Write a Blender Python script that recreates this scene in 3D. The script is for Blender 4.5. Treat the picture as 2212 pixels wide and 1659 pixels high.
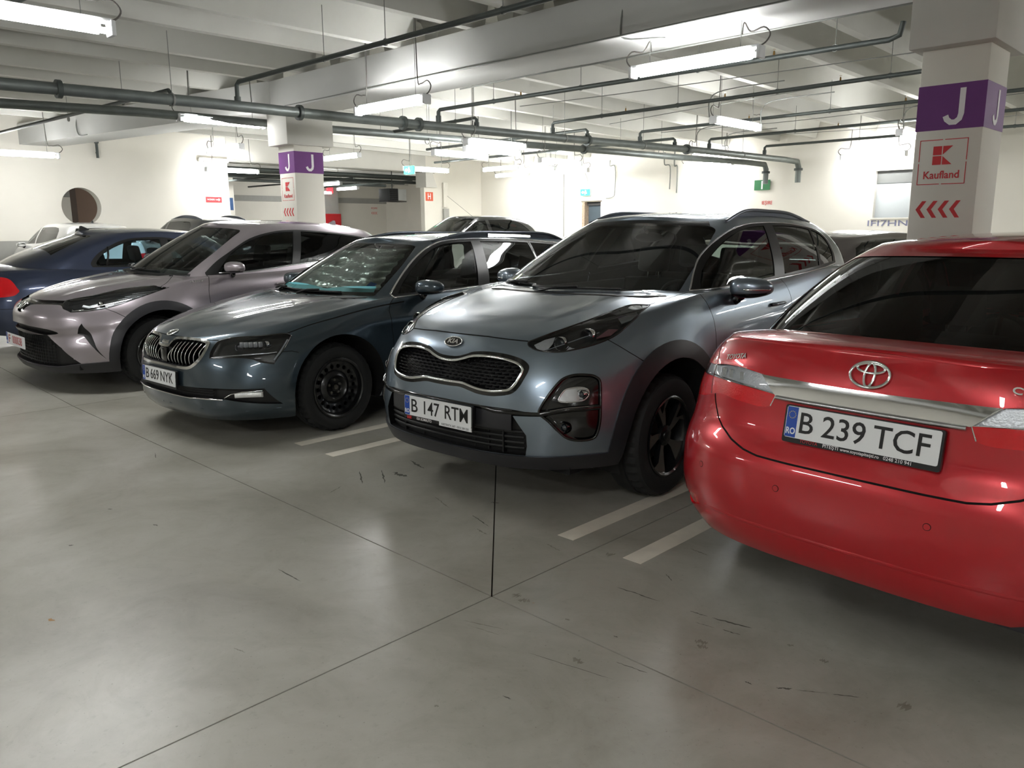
import bpy, bmesh, math, random
import numpy as np
from mathutils import Vector, Matrix, Euler
from mathutils.bvhtree import BVHTree
from mathutils.interpolate import poly_3d_calc

for o in list(bpy.data.objects):
    bpy.data.objects.remove(o)
SC = bpy.context.scene
COL = SC.collection
PI = math.pi
rnd = random.Random(7)

# ------------------------------------------------------------------ camera, world, exposure
W0, H0, FPX = 2212, 1659, 1705.1
CAMH = 1.5
yaw, pitch, roll = math.radians(44.505), math.radians(11.167), math.radians(-0.351)
fwd0 = Vector((-math.sin(yaw), math.cos(yaw), 0)); rgt0 = Vector((math.cos(yaw), math.sin(yaw), 0)); up0 = Vector((0, 0, 1))
fwd = fwd0*math.cos(pitch) - up0*math.sin(pitch); up1 = up0*math.cos(pitch) + fwd0*math.sin(pitch)
rgt = rgt0*math.cos(roll) + up1*math.sin(roll); upv = -rgt0*math.sin(roll) + up1*math.cos(roll)
cam = bpy.data.cameras.new('camera'); cam_o = bpy.data.objects.new('camera', cam); COL.objects.link(cam_o)
cam.sensor_fit = 'HORIZONTAL'; cam.sensor_width = 36.0; cam.lens = 36.0*FPX/W0
cam.clip_start = 0.05; cam.clip_end = 200
M = Matrix((rgt, upv, -fwd)).transposed().to_4x4(); M.translation = Vector((0, 0, CAMH))
cam_o.matrix_world = M
SC.camera = cam_o

wd = bpy.data.worlds.new('world'); SC.world = wd; wd.use_nodes = True
wd.node_tree.nodes['Background'].inputs[0].default_value = (0.9, 0.95, 1, 1)
wd.node_tree.nodes['Background'].inputs[1].default_value = 0.008
SC.view_settings.view_transform = 'Standard'
SC.view_settings.look = 'None'
SC.view_settings.exposure = 1.8
SC.view_settings.gamma = 1.0
SC.view_settings.use_curve_mapping = False
SC.cycles.use_denoising = True
SC.cycles.max_bounces = 10
SC.cycles.diffuse_bounces = 5
SC.cycles.glossy_bounces = 4
SC.cycles.transparent_max_bounces = 12
SC.cycles.sample_clamp_indirect = 6.0
SC.cycles.caustics_reflective = False
SC.cycles.caustics_refractive = False
TUBE = 75.0

# ------------------------------------------------------------------ materials
def srgb(r, g, b):
    f = lambda c: (c/255/12.92) if c/255 <= 0.04045 else ((c/255+0.055)/1.055)**2.4
    return (f(r), f(g), f(b), 1)
MATS = {}
def mat(name, col, rough=0.5, metal=0.0, coat=0.0, emit=None, es=1.0, noise=0.0, nscale=6.0, bump=0.0, bscale=40.0, spec=0.5, coat_rough=0.03):
    if name in MATS: return MATS[name]
    m = bpy.data.materials.new(name); m.use_nodes = True; MATS[name] = m
    nt = m.node_tree; b = nt.nodes['Principled BSDF']
    b.inputs['Base Color'].default_value = col
    b.inputs['Roughness'].default_value = rough
    b.inputs['Metallic'].default_value = metal
    b.inputs['Specular IOR Level'].default_value = spec
    b.inputs['Coat Weight'].default_value = coat
    b.inputs['Coat Roughness'].default_value = coat_rough
    if emit:
        b.inputs['Emission Color'].default_value = emit; b.inputs['Emission Strength'].default_value = es
    if noise > 0 or bump > 0:
        tc = nt.nodes.new('ShaderNodeTexCoord')
    if noise > 0:
        n = nt.nodes.new('ShaderNodeTexNoise'); n.inputs['Scale'].default_value = nscale; n.inputs['Detail'].default_value = 6
        nt.links.new(tc.outputs['Object'], n.inputs['Vector'])
        r = nt.nodes.new('ShaderNodeMapRange'); r.inputs[1].default_value = 0.3; r.inputs[2].default_value = 0.7
        r.inputs[3].default_value = 1-noise; r.inputs[4].default_value = 1+noise*0.5
        nt.links.new(n.outputs['Fac'], r.inputs[0])
        mx = nt.nodes.new('ShaderNodeVectorMath'); mx.operation = 'SCALE'; mx.inputs[0].default_value = col[:3]
        nt.links.new(r.outputs[0], mx.inputs['Scale']); nt.links.new(mx.outputs[0], b.inputs['Base Color'])
    if bump > 0:
        n2 = nt.nodes.new('ShaderNodeTexNoise'); n2.inputs['Scale'].default_value = bscale; n2.inputs['Detail'].default_value = 4
        nt.links.new(tc.outputs['Object'], n2.inputs['Vector'])
        bp = nt.nodes.new('ShaderNodeBump'); bp.inputs['Strength'].default_value = bump; bp.inputs['Distance'].default_value = 0.01
        nt.links.new(n2.outputs['Fac'], bp.inputs['Height']); nt.links.new(bp.outputs[0], b.inputs['Normal'])
    return m
def glass(name, tint, refl=1.0, rough=0.0, ior=1.5):
    if name in MATS: return MATS[name]
    m = bpy.data.materials.new(name); m.use_nodes = True; MATS[name] = m
    nt = m.node_tree; nt.nodes.clear()
    o = nt.nodes.new('ShaderNodeOutputMaterial'); t = nt.nodes.new('ShaderNodeBsdfTransparent'); t.inputs[0].default_value = tint
    g = nt.nodes.new('ShaderNodeBsdfGlossy'); g.inputs['Roughness'].default_value = rough; g.inputs[0].default_value = (refl, refl, refl, 1)
    f = nt.nodes.new('ShaderNodeFresnel'); f.inputs[0].default_value = ior
    x = nt.nodes.new('ShaderNodeMixShader')
    nt.links.new(f.outputs[0], x.inputs[0]); nt.links.new(t.outputs[0], x.inputs[1]); nt.links.new(g.outputs[0], x.inputs[2])
    nt.links.new(x.outputs[0], o.inputs[0])
    return m
def paint(name, col, metal=0.6, rough=0.32, flake=True):
    m = mat(name, col, rough, metal, coat=1.0)
    nt = m.node_tree; b = nt.nodes['Principled BSDF']; b.inputs['Coat Roughness'].default_value = 0.008; b.inputs['Coat IOR'].default_value = 1.55
    return m

WHITE = mat('white_wall_paint', srgb(226, 223, 214), 0.75, noise=0.05, nscale=0.7, bump=0.08, bscale=25)
CONC = mat('painted_concrete', srgb(206, 205, 199), 0.8, noise=0.07, nscale=0.9, bump=0.1, bscale=20)
CONC2 = mat('ceiling_concrete', srgb(196, 196, 190), 0.85, noise=0.10, nscale=0.8, bump=0.1, bscale=15)
GREYP = mat('grey_wall_band_paint', srgb(160, 160, 155), 0.6, noise=0.05)
DARKJ = mat('joint_filler', srgb(60, 55, 50), 0.9)
PIPE = mat('galvanised_pipe', srgb(112, 118, 116), 0.45, metal=0.5, noise=0.18, nscale=5)
PIPE_D = mat('dark_pipe_paint', srgb(74, 80, 78), 0.5, metal=0.3, noise=0.1, nscale=8)
CONDUIT = mat('grey_conduit', srgb(120, 122, 118), 0.5)
CABLE = mat('cable_sheath', srgb(95, 92, 88), 0.6)
PURPLE = mat('purple_paint', srgb(108, 50, 124), 0.6, noise=0.05)
REDP = mat('red_stencil_paint', srgb(205, 50, 55), 0.6)
WHITEP = mat('white_sign_paint', srgb(232, 230, 232), 0.6)
BLACKP = mat('black_plastic', srgb(16, 17, 19), 0.45)
GLOSSB = mat('gloss_black_plastic', srgb(8, 8, 10), 0.12, coat=0.6)
CHROME = mat('chrome', (0.86, 0.87, 0.88, 1), 0.07, 1.0)
SATIN = mat('satin_chrome', (0.62, 0.63, 0.65, 1), 0.25, 1.0)
RUBBER = mat('tyre_rubber', srgb(30, 31, 32), 0.75, bump=0.1, bscale=60)
TUBEM = mat('fluorescent_tube_light', (1, 1, 1, 1), 0.5, emit=(1.0, 1.0, 0.985, 1), es=TUBE*.35)
DIFFM = mat('lit_diffuser', (1, 1, 1, 1), 0.3, emit=(1.0, 1.0, 0.985, 1), es=TUBE*0.30)
FIXM = mat('fixture_housing', srgb(222, 224, 226), 0.4)
FIXD = glass('fixture_diffuser', (0.97, 0.985, 0.99, 1), 1.0, 0.05)

# ------------------------------------------------------------------ helpers
def link(me, name, m, parent=None, loc=None, smooth=False):
    o = bpy.data.objects.new(name, me); COL.objects.link(o)
    if m is not None and len(me.materials) == 0:
        for x in (m if isinstance(m, (list, tuple)) else [m]): me.materials.append(x)
    if smooth:
        for p in me.polygons: p.use_smooth = True
    if parent is not None: o.parent = parent
    if loc is not None: o.location = loc
    return o
def tomesh(bm, name):
    me = bpy.data.meshes.new(name); bm.to_mesh(me); bm.free(); return me
def obj(name, bm, m, parent=None, loc=None, smooth=False, auto=None):
    me = tomesh(bm, name); o = link(me, name, m, parent, loc, smooth)
    if auto is not None:
        for p in me.polygons: p.use_smooth = True
        me.set_sharp_from_angle(angle=math.radians(auto))
    return o
def pyobj(name, verts, faces, m, parent=None, loc=None, auto=None):
    me = bpy.data.meshes.new(name); me.from_pydata([tuple(v) for v in verts], [], faces); me.update()
    o = link(me, name, m, parent, loc)
    if auto is not None:
        for p in me.polygons: p.use_smooth = True
        me.set_sharp_from_angle(angle=math.radians(auto))
    return o
def tag(o, label=None, cat=None, group=None, kind=None):
    if label: o['label'] = label
    if cat: o['category'] = cat
    if group: o['group'] = group
    if kind: o['kind'] = kind
    return o
def empty(name, loc=(0, 0, 0), rz=0.0, label=None, cat=None, group=None, kind=None):
    o = bpy.data.objects.new(name, None); COL.objects.link(o); o.location = loc; o.rotation_euler = (0, 0, rz)
    o.empty_display_size = 0.1
    return tag(o, label, cat, group, kind)
def box(bm, x0, x1, y0, y1, z0, z1, mtx=None, mi=0):
    vs = [bm.verts.new(Vector(p) if mtx is None else mtx @ Vector(p)) for p in
          ((x0, y0, z0), (x1, y0, z0), (x1, y1, z0), (x0, y1, z0), (x0, y0, z1), (x1, y0, z1), (x1, y1, z1), (x0, y1, z1))]
    fs = []
    for f in ((0, 3, 2, 1), (4, 5, 6, 7), (0, 1, 5, 4), (1, 2, 6, 5), (2, 3, 7, 6), (3, 0, 4, 7)):
        q = bm.faces.new([vs[i] for i in f]); q.material_index = mi; fs.append(q)
    return fs
def boxo(name, x0, x1, y0, y1, z0, z1, m, parent=None, bev=0.0, loc=None):
    bm = bmesh.new(); box(bm, x0, x1, y0, y1, z0, z1)
    if bev > 0: bmesh.ops.bevel(bm, geom=list(bm.edges), offset=bev, segments=2, affect='EDGES', profile=0.5)
    return obj(name, bm, m, parent, loc, auto=30 if bev > 0 else None)
def tube(bm, pts, r, n=8, closed=False, caps=True, rx=None, up=None):
    """sweep a round (or flat: r x rx) section along a polyline"""
    P = [Vector(p) for p in pts]; N = len(P); rings = []
    prev = None
    for i in range(N):
        if closed: t = P[(i+1) % N]-P[i-1]
        else: t = P[min(i+1, N-1)]-P[max(i-1, 0)]
        t = t.normalized() if t.length > 1e-9 else Vector((0, 0, 1))
        if up is not None: u = Vector(up) if not isinstance(up, list) else Vector(up[i])
        elif prev is None: u = Vector((0, 0, 1)) if abs(t.z) < 0.9 else Vector((1, 0, 0))
        else: u = prev
        a = t.cross(u)
        if a.length < 1e-6: a = t.cross(Vector((1, 0.3, 0.2)))
        a.normalize(); b = a.cross(t).normalized(); prev = b
        ra = r if not isinstance(r, (list, tuple)) else r[i]
        rb = ra if rx is None else rx
        rings.append([bm.verts.new(P[i] + a*(math.cos(2*PI*k/n)*rb) + b*(math.sin(2*PI*k/n)*ra)) for k in range(n)])
    for i in range(N if closed else N-1):
        A, B = rings[i], rings[(i+1) % N]
        for k in range(n): bm.faces.new((A[k], A[(k+1) % n], B[(k+1) % n], B[k]))
    if caps and not closed:
        bm.faces.new(list(reversed(rings[0]))); bm.faces.new(rings[-1])
    return rings
def tubeo(name, pts, r, m, parent=None, n=8, closed=False, loc=None, rx=None, up=None):
    bm = bmesh.new(); tube(bm, pts, r, n, closed, rx=rx, up=up)
    bmesh.ops.recalc_face_normals(bm, faces=bm.faces)
    return obj(name, bm, m, parent, loc, auto=50)
def lathe(bm, prof, n=32, axis='x', mi=0, close=False):
    """prof: (r, a) pairs, revolved about the axis"""
    rings = []
    for r, a in prof:
        ring = []
        for k in range(n):
            c, s = math.cos(2*PI*k/n)*r, math.sin(2*PI*k/n)*r
            ring.append(bm.verts.new((a, c, s) if axis == 'x' else ((c, a, s) if axis == 'y' else (c, s, a))))
        rings.append(ring)
    for i in range(len(rings)-1):
        for k in range(n):
            f = bm.faces.new((rings[i][k], rings[i][(k+1) % n], rings[i+1][(k+1) % n], rings[i+1][k])); f.material_index = mi
    return rings
def prism(bm, poly, d0, d1, fr):
    """poly of 2D points extruded between depths; fr(u,v,d)->3D"""
    a = [bm.verts.new(fr(u, v, d0)) for u, v in poly]; b = [bm.verts.new(fr(u, v, d1)) for u, v in poly]
    bm.faces.new(a); bm.faces.new(list(reversed(b)))
    for i in range(len(poly)):
        j = (i+1) % len(poly); bm.faces.new((a[j], a[i], b[i], b[j]))
    bmesh.ops.recalc_face_normals(bm, faces=bm.faces)
def text(name, body, size, m, parent, mtx, xs=1.0, ext=0.001, off=0.0, align='CENTER', shear=0.0, spacing=1.0, fit=None):
    c = bpy.data.curves.new(name, 'FONT'); c.body = body; c.size = size; c.align_x = align; c.align_y = 'CENTER'
    c.extrude = ext; c.offset = off; c.resolution_u = 3; c.shear = shear; c.space_character = spacing
    c.materials.append(m); o = bpy.data.objects.new(name, c); COL.objects.link(o)
    if parent: o.parent = parent
    me = bpy.data.meshes.new_from_object(o); me.name = name; bpy.data.objects.remove(o); bpy.data.curves.remove(c)
    o = bpy.data.objects.new(name, me); COL.objects.link(o)
    if parent: o.parent = parent
    if fit and len(me.vertices):
        xsv = [v.co.x for v in me.vertices]; xs = fit/max(max(xsv)-min(xsv), 1e-4)
    o.matrix_local = mtx @ Matrix.Diagonal((xs, 1, 1, 1))
    return o
def frame(origin, ex, ey):
    ex = Vector(ex).normalized(); ey = Vector(ey).normalized(); ez = ex.cross(ey)
    m = Matrix((ex, ey, ez)).transposed().to_4x4(); m.translation = Vector(origin); return m
def polyface(name, pts, m, parent, thick, nrm):
    """flat painted shape: 3D polygon given a little thickness along nrm"""
    bm = bmesh.new(); n = Vector(nrm)*thick
    a = [bm.verts.new(Vector(p)) for p in pts]; b = [bm.verts.new(Vector(p)+n) for p in pts]
    bm.faces.new(b); bm.faces.new(list(reversed(a)))
    for i in range(len(a)):
        j = (i+1) % len(a); bm.faces.new((a[i], a[j], b[j], b[i]))
    bmesh.ops.recalc_face_normals(bm, faces=bm.faces)
    return obj(name, bm, m, parent)
# ------------------------------------------------------------------ floor: slabs with recessed joints
def floor_mat():
    m = bpy.data.materials.new('polished_concrete_floor'); m.use_nodes = True; nt = m.node_tree; b = nt.nodes['Principled BSDF']
    tc = nt.nodes.new('ShaderNodeTexCoord'); L = nt.links
    def noise(s, d=5, r=0.6, dist=0.0, sc=None):
        n = nt.nodes.new('ShaderNodeTexNoise'); n.inputs['Scale'].default_value = s; n.inputs['Detail'].default_value = d; n.inputs['Roughness'].default_value = r
        n.inputs['Distortion'].default_value = dist
        src = tc.outputs['Object']
        if sc:
            mp = nt.nodes.new('ShaderNodeMapping'); mp.inputs['Scale'].default_value = sc; L.new(src, mp.inputs[0]); src = mp.outputs[0]
        L.new(src, n.inputs['Vector']); return n.outputs['Fac']
    def ramp(src, stops):
        r = nt.nodes.new('ShaderNodeValToRGB'); L.new(src, r.inputs[0]); e = r.color_ramp.elements
        e[0].position, e[0].color = stops[0]; e[1].position, e[1].color = stops[-1]
        for p, c in stops[1:-1]:
            q = e.new(p); q.color = c
        return r.outputs[0]
    def mul(a, bb, f=1.0):
        x = nt.nodes.new('ShaderNodeMix'); x.data_type = 'RGBA'; x.blend_type = 'MULTIPLY'; x.inputs[0].default_value = f
        L.new(a, x.inputs[6]); L.new(bb, x.inputs[7]); return x.outputs[2]
    c = ramp(noise(0.9, 7, 0.62, 0.6), [(0.30, srgb(152, 149, 138)), (0.5, srgb(172, 170, 160)), (0.72, srgb(190, 188, 180))])
    c = mul(c, ramp(noise(3.2, 8, 0.7, 1.2), [(0.34, (0.80, 0.79, 0.76, 1)), (0.55, (1, 1, 1, 1))]), 0.55)
    c = mul(c, ramp(noise(26, 4, 0.7), [(0.30, (0.78, 0.77, 0.74, 1)), (0.42, (1, 1, 1, 1))]), 0.45)
    c = mul(c, ramp(noise(90, 2, 0.5), [(0.24, (0.45, 0.42, 0.38, 1)), (0.30, (1, 1, 1, 1))]), 0.6)
    c = mul(c, ramp(noise(5, 6, 0.7, 0, (1.0, 14, 1)), [(0.22, (0.55, 0.53, 0.5, 1)), (0.31, (1, 1, 1, 1))]), 0.35)
    L.new(c, b.inputs['Base Color'])
    r = nt.nodes.new('ShaderNodeMapRange'); L.new(noise(1.6, 6, 0.6), r.inputs[0]); r.inputs[3].default_value = 0.27; r.inputs[4].default_value = 0.38
    L.new(r.outputs[0], b.inputs['Roughness'])
    b.inputs['Specular IOR Level'].default_value = 0.5
    bp = nt.nodes.new('ShaderNodeBump'); bp.inputs['Strength'].default_value = 0.06; bp.inputs['Distance'].default_value = 0.004
    L.new(noise(12, 5, 0.6), bp.inputs['Height']); L.new(bp.outputs[0], b.inputs['Normal'])
    return m
FLOORM = floor_mat()
def fz(x):
    """the floor climbs a little towards the left wall"""
    return 0.0 if x > -7.45 else (0.15*(-7.45-x)/5.25 if x > -12.7 else 0.15)
XMIN, XMAX, YMIN, YMAX = -22.0, 14.0, -11.0, 20.8
floor = boxo('floor', -36.5, XMAX, YMIN, 27, -0.30, -0.012, DARKJ); tag(floor, kind='structure')
gx = [-36.5, -22.0, -17.95, -12.7, -7.45, -2.2, 3.05, 8.3, XMAX]
gy = [YMIN, -3.4, 2.11, 7.7, 13.6, YMAX, 27]
JG = 0.0032
for i in range(len(gx)-1):
    for j in range(len(gy)-1):
        x0, x1, y0, y1 = gx[i]+JG, gx[i+1]-JG, gy[j]+JG, gy[j+1]-JG
        if x0 > -22.1 and y0 > 20.8: continue
        polys = [[(x0, y0), (x1, y0), (x1, y1), (x0, y1)]]
        if abs(gx[i+1]+2.2) < 1e-3 and abs(gy[j]-2.11) < 1e-3:      # one slab is cut across its corner bay
            g = JG*1.4; t = x1-x0
            polys = [[(x0, y0), (x1-g, y0), (x0, y0+t-g)], [(x1, y0+g), (x1, y1), (x0, y1), (x0, y0+t+g)]]
        for pl in polys:
            bm = bmesh.new(); prism(bm, pl, -0.03, 0.0, lambda u, v, d: (u, v, d+fz(u)))
            obj('slab', bm, FLOORM, floor)
# bay lines
LINEM = mat('worn_white_line_paint', srgb(232, 226, 212), 0.5, noise=0.08, nscale=9)
k = 0
for cx in (-12.19, -9.69, -7.19, -4.69, -2.19, 0.31, 2.81, 5.31):
    for s in (-1, 1):
        o = boxo('parking_line', cx+s*0.2-0.05, cx+s*0.2+0.05, 2.80, 7.2, 0.0, 0.0015, LINEM, floor)
        for v in o.data.vertices: v.co.z += fz(v.co.x)
# scuffs, drips and patches of dirt in the slab surface (flat marks)
SCUFF = mat('tyre_scuff', srgb(96, 94, 86), 0.7, noise=0.3, nscale=60)
SCUFF2 = mat('floor_dirt', srgb(142, 139, 126), 0.5, noise=0.25, nscale=40)
LEAF = mat('dry_leaf', srgb(176, 140, 96), 0.8)
def fpt(x, y):
    d = fwd*FPX + rgt*(x-W0/2) - upv*(y-H0/2); t = -CAMH/d.z; return Vector((0, 0, CAMH)) + d*t
def mark(pa, pb, w, m, n=13, seed=0):
    r = random.Random(seed); A, B = Vector(pa), Vector(pb); d = (B-A); L = d.length; d.normalize(); s = Vector((-d.y, d.x, 0))
    lo, hi = [], []
    for i in range(n):
        t = i/(n-1); e = math.sin(PI*t)**0.5
        c = A + d*(L*t) + s*(w*0.3*(r.random()-.5))
        lo.append(c - s*w*e*(.08+.28*r.random())); hi.append(c + s*w*e*(.08+.28*r.random()))
    P = lo + hi[::-1]
    vs = [Vector((p.x, p.y, 0.0006+fz(p.x))) for p in P]
    fs = [(i, i+1, 2*n-2-i, 2*n-1-i) for i in range(n-1)]
    return pyobj('floor_mark', vs, fs, m, floor)
MARKS = [(-2.26, 1.585, -2.04, 1.48, .012, 0), (-1.52, 1.915, -1.33, 1.83, .014, 0), (-1.19, 1.79, -1.12, 1.75, .01, 0), (-1.115, 1.745, -.93, 1.66, .014, 0),
         (-1.2, 1.72, -1.1, 1.68, .006, 0), (-1.07, 1.665, -.98, 1.62, .012, 0), (-3.02, 2.42, -2.94, 2.34, .016, 0), (-3.0, 2.31, -2.93, 2.25, .012, 0)]
PXM = [((600, 1229), (651, 1257), .011, 0), ((1332, 1268), (1427, 1300), .016, 0), ((1490, 1320), (1529, 1332), .012, 0), ((1537, 1334), (1625, 1358), .018, 0),
       ((1500, 1344), (1545, 1357), .006, 0), ((1560, 1360), (1600, 1372), .012, 0), ((776, 1018), (783, 1045), .02, 0), ((825, 1015), (832, 1045), .02, 0),
       ((848, 1020), (880, 1030), .07, 0), ((885, 995), (915, 1012), .04, 0), ((1020, 1113), (1056, 1138), .014, 0), ((1030, 1142), (1052, 1155), .02, 1),
       ((938, 1072), (972, 1098), .016, 1), ((890, 1071), (950, 1069), .006, 1), ((711, 1066), (738, 1050), .02, 1), ((1060, 1085), (1078, 1087), .02, 0),
       ((1438, 1240), (1452, 1255), .01, 0), ((1108, 1283), (1122, 1290), .06, 1), ((1120, 1295), (1145, 1300), .06, 1), ((1310, 1195), (1325, 1200), .08, 1),
       ((1235, 1423), (1262, 1432), .05, 1), ((1325, 1374), (1335, 1377), .014, 0), ((1220, 1337), (1231, 1340), .02, 1), ((1086, 1503), (1104, 1511), .012, 0),
       ((938, 1524), (948, 1527), .02, 1), ((332, 1133), (341, 1136), .02, 0), ((232, 1100), (243, 1100), .02, 0), ((148, 1178), (159, 1178), .02, 0), ((335, 978), (337, 990), .01, 0),
       ((1940, 1520), (1968, 1532), .1, 1), ((1608, 1472), (1625, 1479), .012, 0), ((1675, 1486), (1712, 1489), .02, 0), ((1722, 1491), (1790, 1498), .006, 0),
       ((1798, 1500), (1860, 1507), .01, 0), ((1490, 1185), (1530, 1200), .02, 1), ((1180, 1175), (1210, 1190), .02, 1), ((1500, 1385), (1530, 1390), .05, 1),
       ((1505, 1395), (1530, 1400), .05, 1), ((1700, 1392), (1715, 1396), .03, 1), ((1770, 1425), (1790, 1431), .04, 1), ((505, 1400), (530, 1410), .01, 1),
       ((1140, 1410), (1330, 1470), .006, 0), ((1330, 1430), (1400, 1455), .01, 0), ((1000, 1340), (1090, 1360), .01, 1), ((1015, 1352), (1080, 1372), .008, 1)]
for i, (a, b, w, k) in enumerate(PXM): mark(fpt(*a), fpt(*b), w, SCUFF2 if k else SCUFF, 13, i)
mark(fpt(103, 1338), fpt(119, 1341), .03, LEAF, 6, 5)
mark(fpt(1152, 1302), fpt(1152, 1303), .02, LEAF, 5, 5)

# ------------------------------------------------------------------ walls
def wallbox(name, x0, x1, y0, y1, z0, z1, m=WHITE): return tag(boxo(name, x0, x1, y0, y1, z0, z1, m), kind='structure')
def holed_wall():
    """left wall, plane x=-22, round opening with a plastered reveal"""
    bm = bmesh.new(); cy, cz, r, n = 6.96, 2.10, 0.465, 48; t = 0.30
    y0, y1, z0, z1 = YMIN, 10.9, 1.27, 4.5
    for x, flip in ((-22.0, 0), (-22.0-t, 1)):
        ring = [bm.verts.new((x, cy+r*math.cos(2*PI*k/n), cz+r*math.sin(2*PI*k/n))) for k in range(n)]
        def edge(k):
            a = 2*PI*k/n; c, s = math.cos(a), math.sin(a); q = max(abs(c), abs(s)); R = 0.8
            return bm.verts.new((x, cy+R*c/q, cz+R*s/q))
        outer = [edge(k) for k in range(n)]
        for k in range(n):
            f = (ring[k], outer[k], outer[(k+1) % n], ring[(k+1) % n]); bm.faces.new(f if not flip else f[::-1])
        if x == -22.0: first = ring
        else:
            for k in range(n): bm.faces.new((first[k], first[(k+1) % n], ring[(k+1) % n], ring[k]))
        R = 0.8
        for (a, b, c, d) in ((y0, cy-R, z0, z1), (cy+R, y1, z0, z1), (cy-R, cy+R, z0, cz-R), (cy-R, cy+R, cz+R, z1)):
            vs = [bm.verts.new((x, p, q)) for p, q in ((a, c), (b, c), (b, d), (a, d))]; bm.faces.new(vs if not flip else vs[::-1])
    vs = [bm.verts.new(p) for p in ((-22, y1, z0), (-22-t, y1, z0), (-22-t, y1, z1), (-22, y1, z1))]; bm.faces.new(vs)
    bmesh.ops.recalc_face_normals(bm, faces=bm.faces)
    return obj('wall_left', bm, WHITE)
tag(holed_wall(), kind='structure')
wallbox('baseboard_left', -22.3, -21.985, YMIN, 10.9, 0, 1.27, GREYP)
wl2 = wallbox('wall_far_left', -22.3, -22.0, 18.15, YMAX+.3, 0, 4.5)
lint = wallbox('trim_1', -22.3, -21.98, 10.9, 18.15, 3.42, 4.5, CONC)
wallbox('trim_2', -22.32, -21.9, 10.05, 10.9, 3.36, 3.46, CONC)
# back wall with a door opening and a window niche
BW = bmesh.new()
def bwq(x0, x1, z0, z1, y0=YMAX, y1=YMAX+.3): box(BW, x0, x1, y0, y1, z0, z1)
bwq(-22.3, -17.12, 0, 4.5); bwq(-17.12, -16.35, 2.36, 4.5); bwq(-16.35, -7.72, 0, 4.5)
bwq(-7.72, -5.9, 0, 1.70); bwq(-7.72, -5.9, 2.84, 4.5); bwq(-5.9, XMAX, 0, 4.5)
tag(obj('wall_back', BW, WHITE), kind='structure')
wallbox('wall_right', XMAX, XMAX+.3, YMIN, YMAX+.3, 0, 4.5)
wallbox('wall_front', -36.8, XMAX+.3, YMIN-.3, YMIN, 0, 4.5)
# door 1: dark steel leaf deep in a rough reveal
d1 = empty('door_1', (-16.73, YMAX, 0), kind='structure')
STEEL_D = mat('dark_blue_steel_door', srgb(72, 84, 92), 0.45)
boxo('door_leaf', -0.30, 0.38, 0.20, 0.25, 0, 2.22, STEEL_D, d1)
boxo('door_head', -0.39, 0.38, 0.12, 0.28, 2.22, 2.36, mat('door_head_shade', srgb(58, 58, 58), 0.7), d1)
boxo('frame_jamb', -0.39, -0.28, -0.02, 0.28, 0, 2.36, mat('raw_brick_reveal', srgb(176, 156, 136), 0.9, noise=0.3, nscale=20), d1)
boxo('frame_head', -0.42, 0.42, -0.03, 0.02, 2.33, 2.37, mat('worn_lintel', srgb(120, 112, 100), 0.8), d1)
# window niche closed by a grey board
w1 = empty('window_1', (-6.81, YMAX, 2.27), kind='structure')
boxo('sill_board', -0.91, 0.91, 0.14, 0.18, -0.57, 0.27, mat('grey_infill_board', srgb(182, 188, 190), 0.5), w1)
boxo('shutter_box', -0.91, 0.91, 0.12, 0.18, 0.27, 0.57, mat('dark_shutter_box', srgb(104, 106, 104), 0.6), w1)
boxo('sill', -0.95, 0.95, -0.03, 0.15, -0.60, -0.57, WHITE, w1)
# hall seen through the opening and through the round hole
wallbox('wall_hall_far', -36.5, -36.2, YMIN, 27, 0, 4.5)
wallbox('wall_hall_back', -36.5, -22.3, 27, 27.3, 0, 4.5)
wallbox('wall_hall_pier', -35.9, -35.4, 22.5, 23.4, 0, 4.5, GREYP)
wallbox('wall_hall_pillar', -29.5, -28.9, 9.0, 9.9, 0, 4.5, mat('brown_pier_paint', srgb(120, 98, 84), .7))
boxo_h = wallbox('wall_hall_band', -36.25, -36.15, 8.0, 27, 2.85, 3.12, GREYP)
# columns in the hall
def letter_plate(par, x, y, z, w, h, ch, m, axis):
    """plate painted on a shaft; axis 'y' faces -y, 'x' faces +x"""
    if axis == 'y':
        polyface('painted_plate', [(x-w/2, y, z-h/2), (x+w/2, y, z-h/2), (x+w/2, y, z+h/2), (x-w/2, y, z+h/2)], m, par, 0.002, (0, -1, 0))
        text('letter', ch, h*0.95, WHITEP, par, frame((x, y-0.004, z-.02*h), (1, 0, 0), (0, 0, 1)), 0.8, 0.001, 0.004)
    else:
        polyface('painted_plate', [(x, y-w/2, z-h/2), (x, y+w/2, z-h/2), (x, y+w/2, z+h/2), (x, y-w/2, z+h/2)], m, par, 0.002, (1, 0, 0))
        text('letter', ch, h*0.95, WHITEP, par, frame((x+0.004, y, z-.02*h), (0, 1, 0), (0, 0, 1)), 0.8, 0.001, 0.004)
hc = empty('column', (-21.93, 18.2, 0), label='slim white column with a small orange letter H plate, in the far corner', cat='column')
boxo('shaft', -0.12, 0.08, -0.25, 0.2, 0, 2.95, WHITE, hc)
bm = bmesh.new(); prism(bm, [(-0.3, 0.5), (-0.3, 0), (0.2, 0), (0.0, 0.5)], -0.3, 0.25, lambda u, v, d: (d*1.0-.0, u, 2.9+v)); obj('capital', bm, CONC, hc)
letter_plate(hc, 0.083, -0.03, 2.6, 0.34, 0.30, 'H', mat('orange_red_paint', srgb(214, 92, 62), 0.6), 'x')
gc = empty('column', (-29.0, 14.1, 0), label='white column with a blue letter G plate, half hidden behind the wall end', cat='column')
boxo('shaft', -0.3, 0.3, -0.3, 0.3, 0, 4.3, WHITE, gc)
letter_plate(gc, 0.303, 0.0, 2.45, 0.5, 0.45, 'G', mat('blue_paint', srgb(60, 92, 140), 0.6), 'x')
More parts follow.
